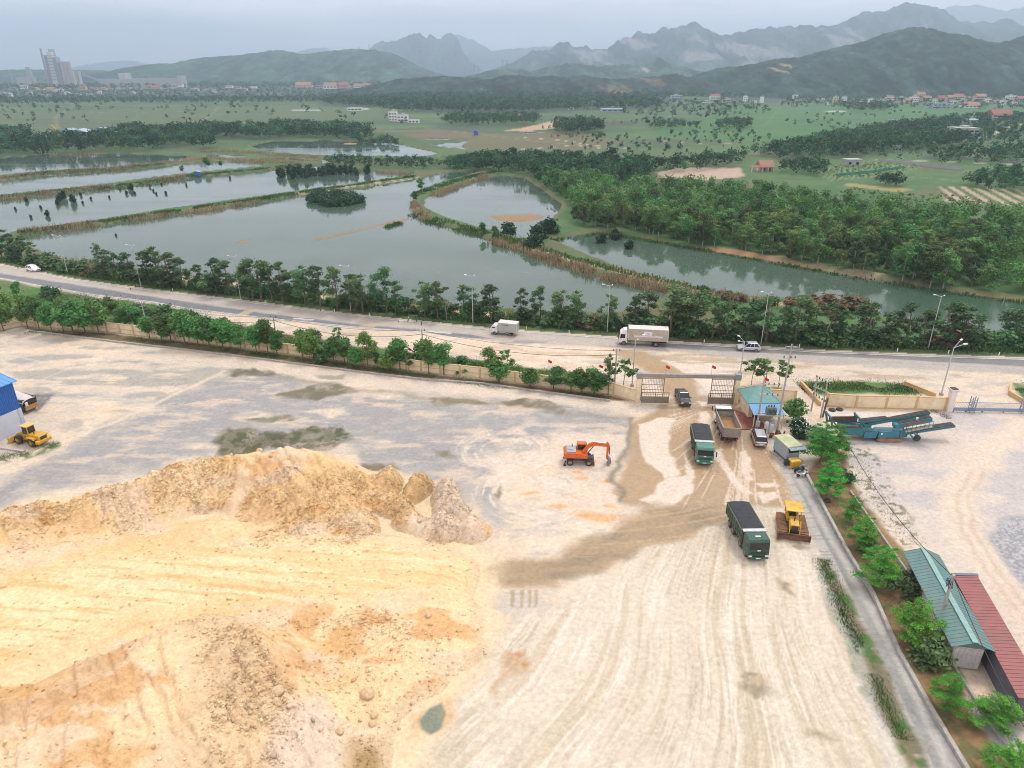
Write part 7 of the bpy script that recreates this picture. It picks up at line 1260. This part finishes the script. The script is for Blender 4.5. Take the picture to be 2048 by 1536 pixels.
# ------------------------------------------------------------------ booth, skip, scooters
loc = P(1572, 915); t = thing('booth', 'blue-grey metal booth on legs with a yellowed flat roof beside the path', 'booth', loc, R(12)); BB = M('booth_blue', (.28, .38, .42), .5, var=.1, dirt=(.3, .3, .28)); MB().box(-1.0, 1.0, -1.4, 1.9, .55, 2.55).build('body', BB, t, bevel=.03); MB().hexa([(-1.15, -1.6, 2.56), (1.2, -1.6, 2.56), (1.2, 2.05, 2.56), (-1.15, 2.05, 2.56)], [(-1.1, -1.5, 2.68), (1.15, -1.5, 2.68), (1.15, 1.95, 2.72), (-1.1, 1.95, 2.72)]).build('roof', M('booth_roof', (.40, .42, .24), .6, var=.3, dirt=(.25, .38, .33), scale=.7), t)
MB().box(-.75, .85, -1.43, -1.405, 1.55, 2.3).build('window', GLASS, t); MB().hexa([(-1.0, -2.2, 2.35), (1.5, -2.2, 2.35), (1.5, -1.45, 2.5), (-1.0, -1.45, 2.5)], [(-1.0, -2.2, 2.39), (1.5, -2.2, 2.39), (1.5, -1.45, 2.54), (-1.0, -1.45, 2.54)]).build('awning', M('awning_blue', (.2, .28, .32), .6), t)
for x in (-.85, .85):
    for y in (-1.2, 1.7): MB().box(x - .08, x + .08, y - .08, y + .08, .15, .55).build('leg', DARK, t)
MB().box(-1.3, 1.6, -2.9, 2.1, -.1, .15).build('plinth', CONC, t); o = MB().box(-.35, .35, -.3, .3, 0, .75).build('crate', M('crate_black', (.03, .035, .045), .6), None, P(1573, 929, .15), bevel=.03); tag(o, 'dark crate on the plinth under the booth window', 'crate')
p = P(1588, 934); t = thing('rubbish_skip', 'bright yellow lidded rubbish bin beside the booth', 'bin', p, R(8)); MB().hexa([(-.55, -.4, .05), (.55, -.4, .05), (.55, .4, .05), (-.55, .4, .05)], [(-.68, -.5, 1.0), (.68, -.5, 1.0), (.68, .5, 1.0), (-.68, .5, 1.0)]).build('body', M('bin_yellow', (.66, .34, .01), .4, var=.1), t, bevel=.03); MB().prism([(-.72, 1.0), (.72, 1.0), (.72, 1.08), (.55, 1.22), (-.55, 1.22), (-.72, 1.08)], -.54, .54).build('lid', M('bin_lid', (.66, .44, .06), .4, var=.1), t)
for x in (-.5, .5): lathe(MB(), (x, -.45, .08), [(.08, -.04), (.08, .04)], 8).build('wheel', RUB, t)
def scooter(px, py, rz, paint, label, second=DARK):
    p = P(px, py); t = thing('scooter', label, 'scooter', p, rz)
    for x in (-.62, .62): wheel(t, x, 0.001, .28, .11, CHROME, .6)
    MB().prism([(-.85, .62), (-.5, .42), (.05, .32), (.3, .32), (.5, .75), (.42, .95), (.3, .5), (.0, .45), (-.2, .72), (-.8, .78)], -.16, .16).build('body', paint, t, bevel=.03); MB().prism([(-.85, .78), (-.2, .74), (-.15, .82), (-.85, .88)], -.13, .13).build('seat', DARK, t, bevel=.02); MB().cyl((.62, 0, .28), (.42, 0, 1.0), .04, n=6).build('fork', CHROME, t); MB().cyl((.42, -.32, 1.02), (.42, .32, 1.02), .025, n=6).build('handlebar', DARK, t); MB().prism([(.4, .75), (.6, .8), (.52, 1.05), (.4, 1.0)], -.12, .12).build('front_cowl', second, t, bevel=.02); MB().box(.42, .78, -.07, .07, .55, .62).build('mudguard', paint, t)
scooter(1598, 943, R(20), M('scooter_navy', (.03, .05, .10), .3), 'navy scooter parked behind the white-fronted one', M('scooter_cream', (.6, .52, .2), .4)); scooter(1604, 953, R(15), M('scooter_white', (.66, .66, .64), .35), 'white and black scooter parked at the kerb end, nearest the camera', DARK); scooter(1549, 876, R(5), M('scooter_red', (.42, .03, .02), .35), 'red scooter parked beyond the booth', M('scooter_redf', (.5, .06, .03), .35)); scooter(1561, 873, R(-40), M('scooter_blue', (.05, .08, .2), .35), 'dark blue scooter right of the red one behind the booth'); scooter(1528, 873, R(70), M('scooter_black', (.03, .03, .03), .35), 'black scooter parked by the white water tanks')
p = P(1655, 1003); o = lathe(MB(), (0, 0, .15), [(.3, -.15), (.45, 0), (.3, .2)], 14, 'z').build('black_tub', M('tub_black', (.015, .015, .02), .5), None, p); tag(o, 'round black tub on the soil under the trees', 'tub')
# ------------------------------------------------------------------ container with green gable roof, red-roofed shed, blue warehouse
zc = 2.7; a0 = P(1806, 1104, zc); a1 = P(1903, 1294, zc); b0 = P(1882, 1117, zc); b1 = P(1996, 1306, zc); dv = (a1 - a0).normalized(); nv = Vector((-dv.y, dv.x, 0)); Ln = (a1 - a0).length; Wd = abs((b0 - a0).dot(nv)); base = Vector((a0.x, a0.y, 0)); rz = math.atan2(dv.y, dv.x); sg = 1 if (b0 - a0).dot(nv) > 0 else -1
t = thing('container_shed', 'long pale container with a green gabled sheet roof at the right', 'shed', base, rz); cs = M('container_white', (.56, .53, .50), .5, var=.08, dirt=(.36, .33, .3)); y0, y1 = sorted((sg * .45, sg * (Wd - .75)))
cw = MB().box(.8, Ln - .35, y0, y1, .15, 2.55); n = 40
for k in range(n): x = .9 + (Ln - 1.4) * k / n; cw.box(x, x + .12, y0 - .04, y0, .3, 2.4); cw.box(x, x + .12, y1, y1 + .04, .3, 2.4)
body = cw.build('container', cs, t); dr = MB(); [dr.box(Ln - .34, Ln - .30, y0 + .1 + k * (y1 - y0 - .2) / 6, y0 + .24 + k * (y1 - y0 - .2) / 6, .25, 2.45) for k in range(6)]; [dr.box(Ln - .34, Ln - .31, y0 + .05, y1 - .05, z, z + .1) for z in (.25, .95, 1.65, 2.35)]; dr.build('end_door', M('container_door', (.50, .48, .48), .5, var=.08), body)
RG = M('roof_green_sheet', (.105, .21, .20), .5, var=.12, dirt=(.18, .19, .16), scale=.9); ym = sg * Wd / 2; rf = MB(); zr = zc + .75
for ya, yb in ((0, ym), (sg * Wd, ym)):
    lo, hi = sorted((ya, yb)); za, zb_ = (zc, zr) if lo == ya else (zr, zc); rf.hexa([(0, lo, za), (Ln, lo, za), (Ln, hi, zb_), (0, hi, zb_)], [(0, lo, za + .05), (Ln, lo, za + .05), (Ln, hi, zb_ + .05), (0, hi, zb_ + .05)]); m_ = 30
    for k in range(m_ + 1): x = Ln * k / m_; rf.bar((x, lo, za + .06), (x, hi, zb_ + .06), .05, .03)
roof = rf.build('roof', RG, t); MB().bar((0, ym, zr + .08), (Ln, ym, zr + .08), .5, .06).build('ridge_cap', M('ridge_pale', (.2, .36, .33), .5), roof); [MB().hexa([(x, .1 * sg, zc), (x, sg * (Wd - .1), zc), (x, ym, zr)], [(x + .04, .1 * sg, zc), (x + .04, sg * (Wd - .1), zc), (x + .04, ym, zr)]).build('gable', RG, roof) for x in (.1, Ln - .3)]
zc = 2.6; a0 = P(1905, 1150, zc); a1 = P(2036, 1396, zc); b0 = P(1944, 1158, zc); dv = (a1 - a0).normalized(); nv = Vector((-dv.y, dv.x, 0)); sg = 1 if (b0 - a0).dot(nv) > 0 else -1; Ln = (a1 - a0).length; Wd = abs((b0 - a0).dot(nv)) * 1.25; t = thing('red_roofed_shed', 'long narrow shed with a dull red sheet roof at the right edge', 'shed', Vector((a0.x, a0.y, 0)), math.atan2(dv.y, dv.x)); RR = M('roof_red_sheet', (.27, .085, .08), .55, var=.12, dirt=(.19, .09, .075), scale=.9)
y0, y1 = sorted((sg * .2, sg * (Wd - .2))); MB().box(.3, Ln - .2, y0, y1, -.05, zc - .05).build('wall', M('shed_dark', (.10, .10, .12), .8), t); lo, hi = sorted((0, sg * Wd)); z_lo, z_hi = (zc, zc + .35) if lo == 0 else (zc + .35, zc); rf = MB().hexa([(0, lo, z_lo), (Ln, lo, z_lo), (Ln, hi, z_hi), (0, hi, z_hi)], [(0, lo, z_lo + .06), (Ln, lo, z_lo + .06), (Ln, hi, z_hi + .06), (0, hi, z_hi + .06)]); [rf.bar((Ln * k / 36, lo, z_lo + .07), (Ln * k / 36, hi, z_hi + .07), .05, .03) for k in range(37)]; roof = rf.build('roof', RR, t); MB().bar((0, lo - .1, z_lo + .02), (0, hi + .1, z_hi + .02), .35, .2).build('end_flashing', M('flash_blue', (.12, .14, .2), .5), roof)
# warehouse
c0 = P(55, 858); p, hw_ = pole_h((55, 858), 763); c1 = P(-2, 884); dv = (c1 - c0).normalized(); nv = Vector((dv.y, -dv.x, 0)); nv = nv if nv.x < 0 and nv.y > -.9 else -nv
t = thing('warehouse', 'blue-clad warehouse with white lower walls at the left edge', 'warehouse', c0, math.atan2(dv.y, dv.x)); BLC = M('cladding_blue', (.025, .14, .48), .45, var=.08); LW = M('wall_bluewhite', (.55, .60, .70), .8, var=.06); hz = hw_ * .46; LW_ = 26.0; DW = 16.0; sy = -1
MB().box(0, LW_, -DW, 0, -.1, hz).build('lower_wall', LW, t); [MB().box(x, x + .5, 0, .12, -.1, hz).build('buttress', M('wall_shade', (.50, .55, .64), .8), t) for x in (.02, 5.5, 11)]
cl_ = MB().box(.05, LW_, -DW + .05, -.05, hz, hw_); n = 90; [cl_.box(.1 + k * LW_ / n, .22 + k * LW_ / n, -.05, .02, hz, hw_ - .05) for k in range(n)]; [cl_.box(0, .05, -.3 - k * .4, -.15 - k * .4, hz, hw_) for k in range(38)]; cl_.build('cladding', BLC, t); MB().box(4.4, 7.0, .0, .06, hz + .5, hz + 3.0).build('vent_opening', M('vent_dark', (.10, .09, .03), .9), t)
rf = MB().hexa([(-.35, -DW / 2, hw_ + 1.9), (-.35, .5, hw_), (LW_, .5, hw_), (LW_, -DW / 2, hw_ + 1.9)], [(-.35, -DW / 2, hw_ + 2.0), (-.35, .5, hw_ + .1), (LW_, .5, hw_ + .1), (LW_, -DW / 2, hw_ + 2.0)]).hexa([(-.35, -DW - .5, hw_), (-.35, -DW / 2, hw_ + 1.9), (LW_, -DW / 2, hw_ + 1.9), (LW_, -DW - .5, hw_)], [(-.35, -DW - .5, hw_ + .1), (-.35, -DW / 2, hw_ + 2.0), (LW_, -DW / 2, hw_ + 2.0), (LW_, -DW - .5, hw_ + .1)]); [rf.bar((-.3 + k * .8, .5, hw_ + .12), (-.3 + k * .8, -DW / 2, hw_ + 2.02), .08, .05) for k in range(33)]; rf.build('roof', M('roof_skyblue', (.09, .30, .62), .45, var=.08), t); MB().poly([(0, 0, hw_), (0, -DW, hw_), (0, -DW / 2, hw_ + 1.88)]).build('gable', BLC, t)
# ------------------------------------------------------------------ houses, works and masts across the plain
HW = [M('house_white', (.78, .78, .75), .8, var=.08), M('house_cream', (.58, .50, .33), .8, var=.08), M('house_pink', (.52, .38, .34), .8, var=.08), M('house_grey', (.36, .37, .37), .8, var=.1), M('house_blue', (.36, .46, .52), .8, var=.08)]
HR = [M('tile_orange', (.31, .17, .115), .8, var=.15), M('tile_red', (.28, .10, .08), .8, var=.15), M('roof_flat_grey', (.42, .42, .40), .8, var=.15), M('roof_tin_blue', (.25, .36, .42), .6, var=.15), M('roof_tan', (.36, .28, .18), .8, var=.15)]
WN = ['white', 'cream', 'pink', 'grey', 'pale blue']; RN = ['orange gable roof', 'red gable roof', 'flat grey roof', 'blue-grey tin roof', 'tan gable roof']
def house(px, py, wpx, st, wi, ri, label, grp, dp=.7, cat='house', name='house', rz=0.0):
    p = P(px, py, -.9)
    if p.y > 2400 or py < 160: q = PD(px, py, 2200); p = Vector((q.x, q.y, max(q.z, -1)))
    w_ = wpx * p.y * 1.09 / FPX; d_ = w_ * dp; hh = 3.5 * st; t = thing(name, label, cat, p, rz, grp); a, b = w_ / 2, d_ / 2
    MB().box(-a, a, -b, b, -2, hh).build('wall', HW[wi], t); rm = MB()
    if ri in (2, 3): rm.box(-a - .25, a + .25, -b - .25, b + .25, hh, hh + .35); rm.box(-a * .3, a * .35, -b * .1, b * .8, hh + .35, hh + 2.0) if st > 1 and ri == 2 else None
    else: rm.prism([(-b - .5, hh - .1), (b + .5, hh - .1), (0, hh + .28 * d_ + .3)], -a - .3, a + .3, axis='x') if wpx > 9 or st == 1 else rm.prism([(-a - .4, hh), (a + .4, hh), (0, hh + .45 * w_)], -b - .3, b + .3)
    rm.build('roof', HR[ri], t)
    if wpx >= 7:
        n = max(2, min(4, int(w_ / 3)))
        for s in range(int(st)):
            for k in range(n): x = -a + w_ * (k + .5) / n; MB().box(x - w_ * .09, x + w_ * .09, -b - .04, -b + .02, .9 + 3.1 * s, 2.3 + 3.1 * s).build('window', GLASS, t)
    return t
def village(rows, place, grp, nm='house'):
    for k, (px, py, w_, st, wi, ri) in enumerate(sorted(rows)):
        house(px, py, w_, st, wi, ri, '%s house, %s, %s from left %s' % (WN[wi], RN[ri], ordinal(k), place), grp)
village([(1352,198,18,2,4,2),(1357,187,7,2,2,1),(1363,211,10,1,3,2),(1391,167,18,1,3,3),(1409,205,14,1,0,3),(1429,199,16,2,0,1),(1433,167,22,1,3,3),(1452,206,12,2,1,2),(1463,206,8,1,3,2),(1490,204,7,3,0,2),(1503,186,11,2,0,2),(1509,205,6,1,0,2),(1523,206,6,3,0,2)], 'at the foot of the dark hill', 'houses left of the green paddy')
village([(1576,188,12,1,4,2),(1607,193,9,1,1,0),(1634,190,12,1,3,4),(1654,210,8,1,0,2),(1670,206,8,3,1,2),(1699,188,9,2,0,2),(1725,207,12,1,3,2),(1763,209,12,2,4,2),(1778,202,12,2,0,0),(1802,202,13,2,3,2),(1814,208,12,2,1,0),(1826,206,13,3,0,2),(1838,198,14,3,1,0),(1851,203,14,2,2,0),(1881,203,15,2,2,1),(1876,216,30,2,4,3),(1898,206,12,3,2,0),(1913,204,17,3,1,1),(1931,199,12,1,3,0),(1939,215,26,1,0,0),(1957,204,17,3,2,0),(1992,208,16,1,3,1),(2019,203,13,3,0,2),(2039,204,15,2,2,1),(1590,197,8,2,0,2),(1642,200,9,1,0,3),(1688,201,7,2,0,2),(1742,206,9,2,0,2),(1791,208,8,1,3,2),(1866,208,9,2,0,2),(1906,210,10,2,0,3),(1926,208,8,2,4,2),(1975,206,9,2,0,2),(2006,210,10,2,0,2),(2030,209,9,1,0,3)], 'in the right-hand village', 'houses of the right-hand village')
village([(8,192,16,2,4,2),(30,184,14,3,3,2),(48,176,10,2,0,2),(70,183,13,3,1,2),(84,180,8,2,0,1),(105,186,13,3,1,0),(119,184,12,2,0,2),(150,190,22,1,3,3),(168,178,9,2,1,0),(189,181,11,2,2,1),(208,179,10,1,1,0),(231,181,12,2,0,2),(244,187,12,1,1,2),(255,180,10,2,0,3),(277,180,9,1,0,2),(300,176,9,2,2,2),(315,177,13,1,2,1),(327,183,16,2,3,2),(350,174,8,2,1,2),(362,173,8,2,0,2),(391,182,12,2,0,2),(406,180,12,1,0,3),(420,179,8,1,3,2),(459,174,11,1,0,2),(477,176,9,1,1,2),(508,175,9,1,0,2),(20,193,9,2,0,2),(60,191,8,2,0,2),(95,192,10,1,0,3),(135,190,8,2,0,2),(178,190,9,1,0,2),(200,188,7,2,0,2),(265,190,9,2,0,2),(290,188,8,1,4,2),(375,187,8,1,0,2),(430,185,8,2,0,2),(445,183,7,1,0,3),(490,182,8,2,0,2)], 'below the cement works', 'houses below the cement works')
village([(609,173,26,1,1,0),(640,174,14,1,3,2),(662,176,22,2,0,0),(688,175,18,2,2,1),(718,174,16,1,0,0),(735,172,12,1,1,0),(843,190,10,2,2,1),(950,190,26,2,1,0)], 'before the low wooded hills', 'houses before the low wooded hills')
for a, lb in (((1919,243,38,1,0,2),'long white single-storey house right of the paddy, nearest its corner'), ((1995,240,34,2,2,1),'large house with a faded red gable roof above the country lane'), ((1786,247,14,1,3,3),'small grey tin-roofed shed by the dark tree at the paddy edge'), ((1955,246,44,1,3,3),'long low blue-grey tin roof between trees right of the paddy'), ((1927,273,36,2,3,2),'flat grey two-storey block with a white edge near the country lane'), ((1902,270,14,2,0,3),'small white tin-roofed house left of the flat grey block'),
              ((1845,277,22,1,1,0),'orange-roofed cottage left of the flat grey block'), ((1880,284,28,1,0,2),'open pale-roofed shed just below the orange-roofed cottage'), ((1671,283,20,1,3,3),'hut with a green-blue tin roof deep among the trees'), ((1614,301,14,1,0,3),'pale tin-roofed hut among the trees left of the green-blue one'), ((1793,303,13,1,3,2),'roofless grey hut on the slope beside the white heap'), ((1702,331,26,1,3,2),'half-built grey brick house above the orchard'), ((787,242,14,3,0,2),'tall white ruin-like house beyond the far pond'), ((806,243,18,2,0,2),'white stepped house right of the tall white ruin'), ((828,246,18,1,0,2),'low white annex right of the stepped house'),
              ((711,221,24,1,0,2),'long low white shed on the plain behind the dark tree belt'), ((792,216,14,1,4,2),'pale low shed on the plain above the white ruin'), ((1223,223,36,1,4,3),'long low pale blue shed in front of the dark trees'), ((1231,213,16,1,0,2),'small white shed behind the long pale blue shed'), ((1043,235,10,1,2,4),'small tan-roofed house by the sandy clearing'), ((1142,219,10,1,0,2),'little white house left of the long pale blue shed'), ((1495,163,12,2,0,2),'white house high on the foot of the dark hill')):
    house(*a, lb, None)
# the red-roofed farmhouse
p = P(1518, 342, -.9); t = thing('farmhouse', 'farmhouse with a bright orange tiled roof and red porch at the edge of the wood', 'house', p, R(8)); MB().box(-1, 7, -3, 3, -1, 3.2).build('wall', HW[2], t); MB().prism([(-3.6, 3.1), (3.6, 3.1), (0, 5.8)], -1.2, 7.4, axis='x').build('roof', HR[0], t); MB().hexa([(-7, -4.6, 2.5), (6.5, -5.2, 2.4), (6.5, -2.9, 3.3), (-7, -2.0, 3.3)], [(-7, -4.6, 2.6), (6.5, -5.2, 2.5), (6.5, -2.9, 3.4), (-7, -2.0, 3.4)]).build('porch_roof', HR[1], t); MB().prism([(-3.3, 0), (-3.3, 3.1), (0, 5.4), (3.3, 3.1), (3.3, 0)], -1.1, -1.0, axis='x').build('gable', HW[2], t)
for x in (-6.6, -3.4, -.2, 3, 6.2): MB().box(x - .12, x + .12, -4.7, -4.45, -.5, 2.5).build('porch_post', HW[0], t)
for x in (1.2, 4.4): MB().box(x, x + 1, -3.05, -2.98, .2, 2.1).build('door', M('door_brown', (.16, .08, .05), .6), t)
wall_run('field_wall', 'long grey block wall crossing the field above the orchard', [(1755,322),(1800,327),(1925,341)], 1.6, HW[3], HW[3], 9, posts=False, rails=False, z=-.9); wall_run('field_wall', 'upper grey wall along the country track at the right', [(1834,314),(1935,320),(2060,327)], 1.4, HW[3], HW[3], 9, posts=False, rails=False, z=-.9)
wall_run('net_fence', 'teal netting fence along the vegetable rows', [(1672,352),(1740,346),(1802,337)], 1.3, M('net_teal', (.03, .25, .20), .8), M('net_teal', (.03, .25, .20), .8), 9, posts=False, rails=False, cap=False, z=-.9)['category'] = 'fence'
# huts on the dikes
for px, py, s, mt_, rf_, lb in ((395, 351, 2.6, M('hut_blue', (.04, .13, .36), .6), HR[3], 'small blue pump hut on the dike'), (651, 326, 3.0, HW[0], HR[2], 'little white hut at the left end of the tree belt between ponds'), (952, 270, 4.0, M('tent_blue', (.06, .14, .42), .7), M('tent_blue', (.06, .14, .42), .7), 'small blue tent in the meadow')):
    p = P(px, py, -.8); t = thing('hut', lb, 'hut', p); MB().box(-s / 2, s / 2, -s / 2, s / 2, -.4, s * .75).build('wall', mt_, t); MB().prism([(-s * .6, s * .74), (s * .6, s * .74), (0, s * 1.05)], -s * .6, s * .6).build('roof', rf_, t)
# blue-roofed machinery yard beyond the ponds
for k, (x0, x1, y, rf_, lb) in enumerate(((126,160,277,HR[3],'left open machinery shed with a pale blue roof'),(148,184,278,HW[4],'middle open machinery shed with a pale roof'),(182,230,275,HR[3],'right open machinery shed with the longest pale blue roof'),(222,247,276,M('tarp_blue', (.12, .30, .50), .6),'low sky-blue shed at the right end of the machinery yard'))):
    a = P(x0, y, -.9); b = P(x1, y, -.9); w_ = (b - a).length; t = thing('machinery_shed', lb, 'shed', (a + b) / 2, 0, 'sheds of the machinery yard'); hh = 6.0 if k < 3 else 4.0
    MB().prism([(-w_ / 2, hh), (w_ / 2, hh), (w_ / 2, hh + .15), (0, hh + 2.2), (-w_ / 2, hh + .15)], -6, 6).build('roof', rf_, t); m = MB().box(-w_ / 2 + .4, w_ / 2 - .4, 5.6, 5.8, -1, hh); m.build('back_wall', M('shed_shadow', (.08, .09, .14), .9), t)
    for x in (-w_ / 2 + .5, w_ / 2 - .5): MB().box(x - .2, x + .2, -5.8, -5.4, -1, hh).build('post', HW[3], t)
for k, (px, py, lb, mt_) in enumerate(((127,281,'yellow crane with its lattice jib raised left of the machinery sheds',YEL),(146,284,'yellow-orange digger before the left machinery shed',ORG),(195,285,'yellow digger with raised arm before the right machinery shed',YEL),(210,279,'pale yellow digger near the right end of the machinery sheds',YEL),(103,279,'pink and white lorry at the left end of the machinery yard',HW[2]))):
    p = P(px, py, -.9); t = thing(['crane', 'digger', 'digger', 'digger', 'lorry'][k], lb, ['crane', 'digger', 'digger', 'digger', 'truck'][k], p); MB().box(-3, 3, -1.3, 1.3, .9, 3.0 if k else 2.6).build('body', mt_, t); MB().box(-2.6, 2.6, -1.4, 1.4, -.5, .9).build('undercarriage', DARK, t); MB().box(.8, 2.4, -1.2, .2, 3.0, 4.6).build('cab', mt_ if k < 4 else HW[0], t)
    if k == 0: MB().bar((0, 0, 2.5), (-7, 0, 12), .9, .9).build('jib', YEL, t)
    elif k < 4: m = MB(); m.bar((1, 0, 2.5), (3.5, 0, 7.5), .6, .7).bar((3.5, 0, 7.5), (6.0, 0, 4.0), .5, .6).build('boom', mt_, t)
    else: MB().box(-5.5, -3.05, -1.2, 1.2, .6, 3.3).build('cargo_box', HW[0], t)
# masts
for b_, ty, lb in (((281,264),203,'tall pale concrete mast with a crossbar rising from the dark tree belt'),((1183,232),200,'slim pole on the plain right of the sandy clearing'),((1549,178),142,'slim mast before the dark hill'),((895,216),206,'short pole on the plain before the wooded hills')):
    p, hh = pole_h(b_, ty, -.9); t = thing('mast', lb, 'mast', p); MB().cyl((0, 0, -1), (0, 0, hh), .45, .25, 8).build('pole', HW[3], t); MB().box(-2.2, 2.2, -.12, .12, hh - 1.6, hh - 1.3).box(-1.6, 1.6, -.12, .12, hh - .3, hh).build('cross_arm', HW[3], t)
for k, (px, py, ty) in enumerate(((1005,150,120),(1014,150,120),(1023,149,121),(1031,149,122),(949,150,130),(957,150,131),(718,106,93),(739,104,89))):
    p = PD(px, py, 3000 if k < 6 else 3850); q = PD(px, ty, p.y); hh = q.z - p.z; t = thing('pylon', '%s lattice power pylon from the left %s' % (ordinal(k - 4 if k in (4, 5) else k - 6 if k > 5 else k), 'in the gap between the hills' if k < 4 else 'before the farthest karst peaks' if k < 6 else 'on the crest of the wooded hill'), 'pylon', p, 0, 'power pylons on the skyline'); m = MB()
    for s in (-1, 1):
        for u in (-1, 1): m.bar((s * hh * .09, u * hh * .09, -6), (s * .8, u * .8, hh), .55, .55)
    for z in (.2, .4, .6): m.bar((-hh * .08 * (1 - z), 0, hh * z), (hh * .08 * (1 - z), 0, hh * (z + .12)), .4, .4)
    m.build('lattice', STEEL, t); m = MB(); [m.bar((-hh * .13, 0, hh * z), (hh * .13, 0, hh * z), .6, .6) for z in (.72, .85, .97)]; m.build('cross_arm', STEEL, t)
# the cement works
CW = [M('works_pale', (.62, .6, .57), .9, var=.1), M('works_steel', (.32, .36, .38), .7, var=.15), M('works_rose', (.47, .44, .435), .9, var=.1), M('works_white', (.42, .43, .43), .9, var=.1)]
CD = 2450.0
def wpx(x0, x1, yt, yb=172, D=CD, off=0):
    a = PD(x0, yb, D + off); b = PD(x1, yb, D + off); c = PD(x0, yt, D + off); return a.x, b.x, c.z
t = thing('cement_works', 'hazy cement works with tall preheater towers and chimney on the left skyline', 'factory', PD(130, 172, CD)); bx, by = t.location.x, t.location.y; t.location.z = 0
def wbox(m, x0, x1, yt, dep=26, off=0, zb=-4, yfoot=168):
    a, b, z = wpx(x0, x1, yt, yfoot, CD, off); m.box(a - bx, b - bx, off, off + dep, zb, z); return a - bx, b - bx, z
m = MB(); a, b, z = wbox(m, 107, 116, 104, 18); m.build('pale_tower', CW[0], t)
m = MB(); wbox(m, 101, 107, 112, 24, 2); wbox(m, 116, 123, 114, 24, 2); wbox(m, 112, 120, 98, 14, 20); wbox(m, 122, 127, 125, 20, 4); m.build('preheater_frame', CW[1], t); m = MB()
for k in range(9): a, b, z = wpx(100, 124, 112 + 6 * k, 168); m.box(a - bx, b - bx, -1, 0, z, z + 2)
m.build('platform', CW[1], t); m = MB(); a, b, z = wpx(101, 104, 97, 168); m.cyl((a - bx, -8, -4), (a - bx, -8, z), 3.4, 2.6, 10); m.build('chimney', CW[1], t)
for x in (130, 137, 144): a, b, z = wpx(x - 3.6, x + 3.6, 123, 169); MB().cyl(((a + b) / 2 - bx, 8, -4), ((a + b) / 2 - bx, 8, z), (b - a) / 2, n=16).build('rose_silo', CW[2], t)
for x, y in ((151, 142), (157, 140), (162, 142)): a, b, z = wpx(x - 2.4, x + 2.4, y, 167); MB().cyl(((a + b) / 2 - bx, 4, -4), ((a + b) / 2 - bx, 4, z), (b - a) / 2, n=14).build('silo', CW[0] if x != 157 else CW[1], t)
for x0, x1, y0, off in ((240, 254, 146, 60), (198, 240, 158, 40), (240, 287, 157, 40), (287, 354, 157, 60), (356, 364, 151, 50), (34, 60, 155, 20)): m = MB(); wbox(m, x0, x1, y0, 40, off); m.build('works_hall', CW[3], t)
m = MB(); a, b, z = wpx(66, 103, 160, 168); m.bar((a - bx, 10, z - 12), (b - bx, 10, z + 14), 3, 5); a, b, z = wpx(166, 200, 160, 168); m.bar((a - bx, 10, z + 16), (b - bx, 10, z - 4), 3, 5); m.build('conveyor_gallery', CW[1], t)
m = MB(); a, b, z = wpx(44, 52, 134, 168); m.hexa([(a - bx - 8, 30, -4), (b - bx + 8, 30, -4), (b - bx + 8, 50, -4), (a - bx - 8, 50, -4)], [(a - bx + 2, 36, z), (b - bx - 2, 36, z), (b - bx - 2, 44, z), (a - bx + 2, 44, z)]); m.build('headframe', CW[1], t); m = MB(); a, b, z = wpx(19, 22, 139, 168); m.cyl((a - bx, 20, -4), (a - bx, 20, z), 3, 2.4, 10).build('short_chimney', CW[1], t)
# ------------------------------------------------------------------ haze: one even closed box round the whole place
hm = bpy.data.materials.new('haze'); hm.use_nodes = True; t = hm.node_tree; t.nodes.clear()
pv = N(t, 'ShaderNodeVolumePrincipled', Density=HAZE_D); pv.inputs['Color'].default_value = (.67, .815, .985, 1); pv.inputs['Anisotropy'].default_value = 0.65
mo = N(t, 'ShaderNodeOutputMaterial'); L(t, pv.outputs[0], mo.inputs['Volume'])
o = MB().box(-15000, 15000, -300, 17500, -8, 950).build('haze', hm); stuff(o)
